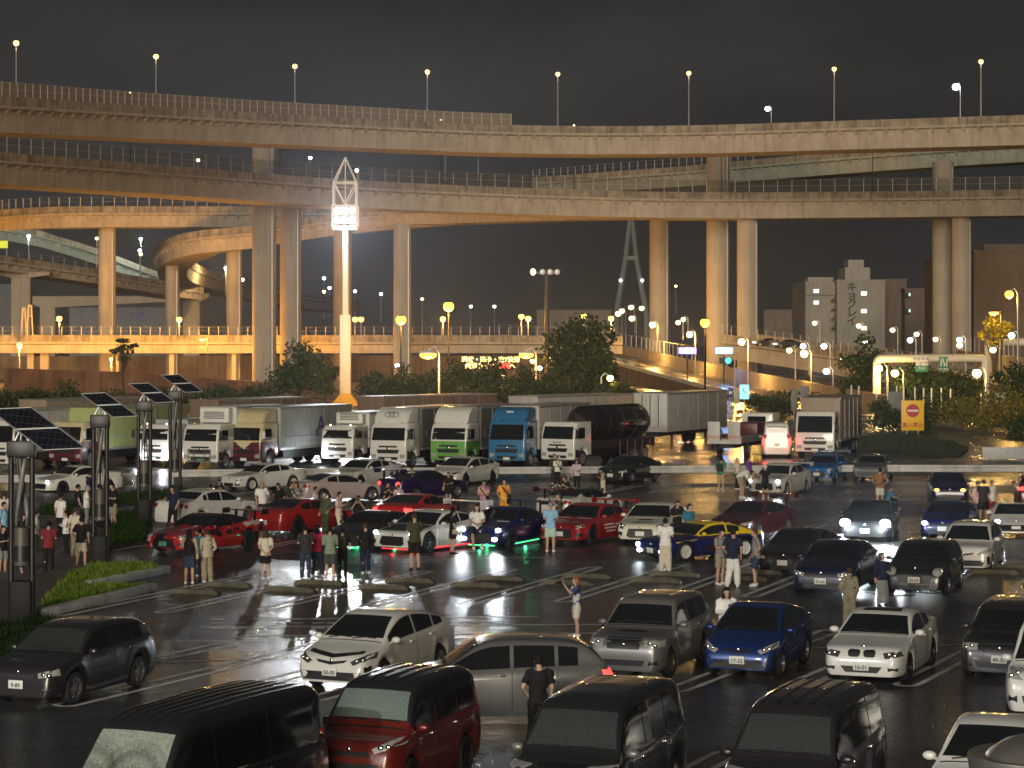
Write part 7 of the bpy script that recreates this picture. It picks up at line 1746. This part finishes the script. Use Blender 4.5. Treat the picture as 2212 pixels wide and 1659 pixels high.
# gantries
M_GAN = flat('cream_gantry_steel', (.66, .60, .46), .45, var=.1)
def gantry(label, x0, x1, ytop, ybase, D, rad, full=True):
    a, b = wp(x0, ytop, D), wp(x1, ytop, D); w = b.x - a.x; z = a.z
    t = thing('gantry', label, 'gantry', ((a.x + b.x) / 2, D, 0)); hw = w / 2; c = rad * 1.3
    mb = MB(); mb.tube([(-hw, 0, -.5), (-hw, 0, z - c)] + [(-hw + c - c * math.cos(q), 0, z - c + c * math.sin(q)) for q in (.3, .65, 1.0, 1.35)] + [(-hw + c, 0, z), (hw - c, 0, z)] + [(hw - c + c * math.sin(q), 0, z - c + c * math.cos(q)) for q in (.3, .65, 1.0, 1.35)] + [(hw, 0, z - c), (hw, 0, -.5)], rad, 16, True, (0, 1, 0)); mb.build('frame', M_GAN, t, 60); return t, z
t, z = gantry('cream pipe gantry carrying green expressway signs', 1894, 2129, 774, 905, 238, .42)
s = F / 238; gx = lambda x: (x - (1894 + 2129) / 2) / s; gz = lambda y: H - (y - HY) / s
mb = MB(); mb.box(gx(1972), gx(2001), -.75, -.68, gz(781), gz(769)); q = mb.build('sign_panel', SG_W, t); write(q, '首都高速', SG_GR, gx(1986.5), gz(775), .42, -.77)
mb = MB(); mb.box(gx(1976), gx(2002), -.75, -.68, gz(789), gz(782.5)); q = mb.build('sign_panel', SG_W, t); write(q, '大黒ふ頭', SG_GR, gx(1989), gz(785.7), .30, -.77)
mb = MB(); mb.box(gx(1974), gx(2002), -.75, -.68, gz(803), gz(789.6)); q = mb.build('sign_panel', SG_G, t); write(q, '入口', SG_W, gx(1988), gz(795), .40, -.77)
mb = MB(); mb.box(gx(2026), gx(2045), -.75, -.68, gz(794), gz(771)); q = mb.build('sign_panel', SG_G, t)
mb = MB(); mb.tube([(gx(2030), -.78, gz(791)), (gx(2030), -.78, gz(774))], .06, 5); mb.tube([(gx(2042), -.78, gz(791)), (gx(2042), -.78, gz(774))], .06, 5); mb.tube([(gx(2037), -.78, gz(791)), (gx(2037), -.78, gz(785)), (gx(2034), -.78, gz(780)), (gx(2034), -.78, gz(774))], .08, 5); mb.build('lane_symbol', SG_W, q)
mb = MB(); mb.box(gx(2026), gx(2045), -.75, -.68, gz(801), gz(794.5)); q = mb.build('sign_panel', SG_G, t); write(q, 'ETC専用', SG_W, gx(2035.5), gz(797.8), .26, -.77)
gantry('second cream pipe gantry cut by the right edge', 2136, 2300, 739, 800, 335, .58)
# slim white fence posts in the planting by the gantry
mb = MB(); mb.tube([(0, 0, 0), (0, 0, 2.6)], .07, 8); pm = mb.mesh('fence_post', M_STEELW, 40)
for i, (x, y) in enumerate(((1839, 832), (1855, 834), (1893, 832), (1918, 833), (1937, 833), (1952, 835), (1976, 836), (1995, 838), (2012, 838), (2033, 838), (2053, 840), (2119, 850), (2135, 848), (2164, 846), (2190, 854))):
    D = 226; a = wp(x, y, D); o = link('fence_post', pm, None, (a.x, D, a.z - 2.6)); tag(o, 'slim white post in the row of bare posts by the gantry planting', 'post', 'bare white posts by the gantry')
# orange A frame trestles on the viaduct
for i, (x0, x1, y0) in enumerate(((46, 57, 664), (58, 71, 658))):
    s = F / 407; a = wp((x0 + x1) / 2, y0, 407); b = wp(x0, 725, 407); w = (x1 - x0) / s / 2
    mb = MB()
    for sg in (-1, 1): mb.tube([(sg * w, 0, 0), (sg * w * .45, 0, a.z - b.z)], .16, 6)
    mb.box(-w * .6, w * .6, -.16, .16, (a.z - b.z) * .93, a.z - b.z); mb.box(-w * .7, w * .7, -.12, .12, (a.z - b.z) * .62, (a.z - b.z) * .66)
    tag(mb.build('trestle', M_CONC, None, False, (a.x, 407, b.z)), ('shorter left pale A shaped trestle standing on the orange viaduct', 'taller right pale A shaped trestle standing on the orange viaduct')[i], 'trestle')
# ---------------------------------------------------------------- buildings
def building(label, x0, x1, y0, D, mat, depth=22, parapet=True, name='building'):
    a, b = wp(x0, y0, D), wp(x1, y0, D); w = b.x - a.x; t = thing(name, label, 'building', ((a.x + b.x) / 2, D, 0))
    mb = MB(); mb.box(-w / 2, w / 2, 0, depth, 0, a.z); q = mb.build('wall', mat, t)
    if parapet: mb = MB(); mb.box(-w / 2 - .2, w / 2 + .2, -.2, depth + .2, a.z, a.z + .5); mb.build('roof_edge', mat, t)
    return t, q
B_W, B_B, B_BR, B_BL = concrete('pale_warehouse_wall', (.44, .41, .37), .2, .1), concrete('brown_grey_wall', (.23, .19, .16), .25, .1), concrete('big_brown_wall', (.27, .19, .135), .25, .06), concrete('bluish_panel_wall', (.17, .18, .215), .2, .15)
G_WIN = glow('lit_window', (.75, .95, .92), 1.8)
DB = 620; sb = F / DB
t, q = building('pale warehouse with tall dark vertical lettering and three lit windows', 1808, 1912, 608, DB, B_W, 30)
bx = lambda x: (x - 1860) / sb; bz = lambda y: H - (y - HY) / sb
mb = MB(); mb.box(bx(1828), bx(1882), 2, 16, bz(608), bz(577)); tw = mb.build('roof_tower', B_W, t); mb = MB(); mb.box(bx(1837), bx(1871), 4, 12, bz(577), bz(560)); mb.build('upper_tower', B_W, tw)
for i, ch in enumerate('キョクレイ'): write(q, ch, BLACKINK, bx(1840), bz(621 + 18.4 * i), 2.9, -.08, .05)
for y in (634, 672, 709):
    mb = MB(); mb.box(bx(1859), bx(1873), -.12, .1, bz(y + 5), bz(y - 5)); f = mb.build('window', M_GALV, t); mb = MB(); mb.box(bx(1860), bx(1872), -.17, -.13, bz(y + 4), bz(y - 4)); mb.build('pane', G_WIN, f)
t2, q2 = building('lower pale annexe with two lit windows left of the lettered warehouse', 1740, 1806, 612, DB + 4, B_W, 30)
mb = MB(); mb.box(-3, 4, 4, 12, bz(612), bz(597)); mb.build('roof_hut', B_W, t2)
for y in (628, 653):
    cx = (1763 - 1773) / sb; mb = MB(); mb.box(cx - .8, cx + .8, -.12, .1, bz(y + 4.5), bz(y - 4.5)); f = mb.build('window', M_GALV, t2); mb = MB(); mb.box(cx - .7, cx + .7, -.17, -.13, bz(y + 3.8), bz(y - 3.8)); mb.build('pane', G_WIN, f)
mb = MB(); mb.box((1740 - 1773) / sb, (1806 - 1773) / sb, -.15, 0, bz(638), bz(636)); mb.build('ledge', B_B, t2)
for i in range(4):                                   # outside stair between the two
    mb = MB(); a, b = (1795 - 1773) / sb, (1806 - 1773) / sb; y = 650 + i * 20; mb.box(a, b, -2.4, -.2, bz(y), bz(y) + .25); mb.add([(a, -1.2, bz(y)), (b, -1.2, bz(y - 18)), (b, -1.2, bz(y - 18) - .5), (a, -1.2, bz(y) - .5)], [(0, 1, 2, 3)]); mb.build('outside_stair', M_DARKST, t2)
building('darker flank building behind the lettered warehouse', 1912, 1958, 606, DB + 8, B_B, 40)
t3, q3 = building('brown block with a lit vertical stair slit left of the far right piers', 1955, 2018, 626, DB + 2, B_B, 30)
for y in (633, 668):
    cx = (1961 - 1986) / sb; mb = MB(); mb.box(cx - 1, cx + .6, -.1, .1, bz(y + 12), bz(y)); f = mb.build('stair_opening', M_BLACK, t3); mb = MB(); mb.box(cx + .2, cx + .55, -.2, -.12, bz(y + 6), bz(y)); mb.build('lamp', G_WIN, f)
t4, q4 = building('huge plain brown warehouse at the right edge', 2104, 2290, 545, DB - 120, B_BR, 60)
mb = MB(); mb.box(-6, 3, 6, 12, wp(0, 545, 500).z, wp(0, 525, 500).z); mb.build('roof_machinery', B_B, t4)
building('low dark building far behind the ramp, under the bridge tower', 1160, 1320, 672, 900, B_B, 30)
building('long low dark block between the two big piers and the warehouse', 1650, 1745, 672, 760, B_B, 30)
t5, q5 = building('bluish white panelled warehouse with two dark blue characters below the left ramps', 150, 362, 668, 640, B_BL, 20)
s5 = F / 640; write(q5, '倉', SG_B, (284 - 256) / s5, H - (683 - HY) / s5, 2.4, -.08, .04); write(q5, '庫', SG_B, (303 - 256) / s5, H - (683 - HY) / s5, 2.4, -.08, .04)
building('grey blank building at the far left edge under the ramps', -40, 28, 618, 640, concrete('slate_wall', (.13, .14, .16), .2), 20)
# far cable bridge tower
M_PYL = flat('pale_green_pylon', (.13, .15, .14), .6, var=.1)
DP = 1500; sp = F / DP; a = wp(1363, 520, DP); t = thing('bridge_tower', 'far pale A shaped bridge tower between the round piers', 'bridge tower', (a.x, DP, 0))
px = lambda x: (x - 1363) / sp; pz = lambda y: H - (y - HY) / sp
for x0, sg in ((1328, -1), (1399, 1)):
    mb = MB(); mb.tube([(px(x0 - sg * 2), 0, 0), (px(x0 - sg * 1), 0, pz(690)), (px(1363 + sg * 12), 0, pz(560)), (px(1363 + sg * 3), 0, pz(480)), (px(1363 + sg * 3), 0, pz(440))], [2.2, 2.0, 1.7, 1.5, 1.3], 8); mb.build('leg', M_PYL, t, 40)
mb = MB(); mb.box(px(1349), px(1377), -1, 1, pz(562), pz(553)); mb.build('crossbeam', M_PYL, t)
for x in (1340, 1387): mb = MB(); mb.ell((px(x), -3, pz(606)), .9, 10, 6); mb.build('beacon', G_WHITE, t, 'all')
spot(t, (0, -60, 2), (0, 0, 50), (.75, .95, 1), 9000, 120, .6, 1.0, 'tower_light')
# small cars on the low viaduct at right: a pair of headlights each
for x, y, D in ((1842, 775, 362), (1700, 742, 386), (1655, 739, 392)):
    p = wp(x, y, D + 3); make_car('sedan', 'far car with lit headlights on the low viaduct at right', 'car', (0, 0), 80, 'sedan', (4.4, 1.75, 1.42), 'darkgrey', 'plain', group='far cars on the low right viaduct', on=True, lit=False)[0].location = (p.x, D + 3, p.z - .7)
# ---------------------------------------------------------------- humid night air
mb = MB(); mb.box(-1200, 1200, -150, 2200, -1.0, 140)
m = bpy.data.materials.new('haze'); m.use_nodes = True; N, L = m.node_tree.nodes, m.node_tree.links
for n in list(N):
    if n.type != 'OUTPUT_MATERIAL': N.remove(n)
pv_ = N.new('ShaderNodeVolumePrincipled'); pv_.inputs['Color'].default_value = (.72, .82, 1.0, 1); pv_.inputs['Density'].default_value = .00013; pv_.inputs['Anisotropy'].default_value = .75
L.new(pv_.outputs[0], N['Material Output'].inputs['Volume'])
tag(mb.build('haze', m), kind='stuff')
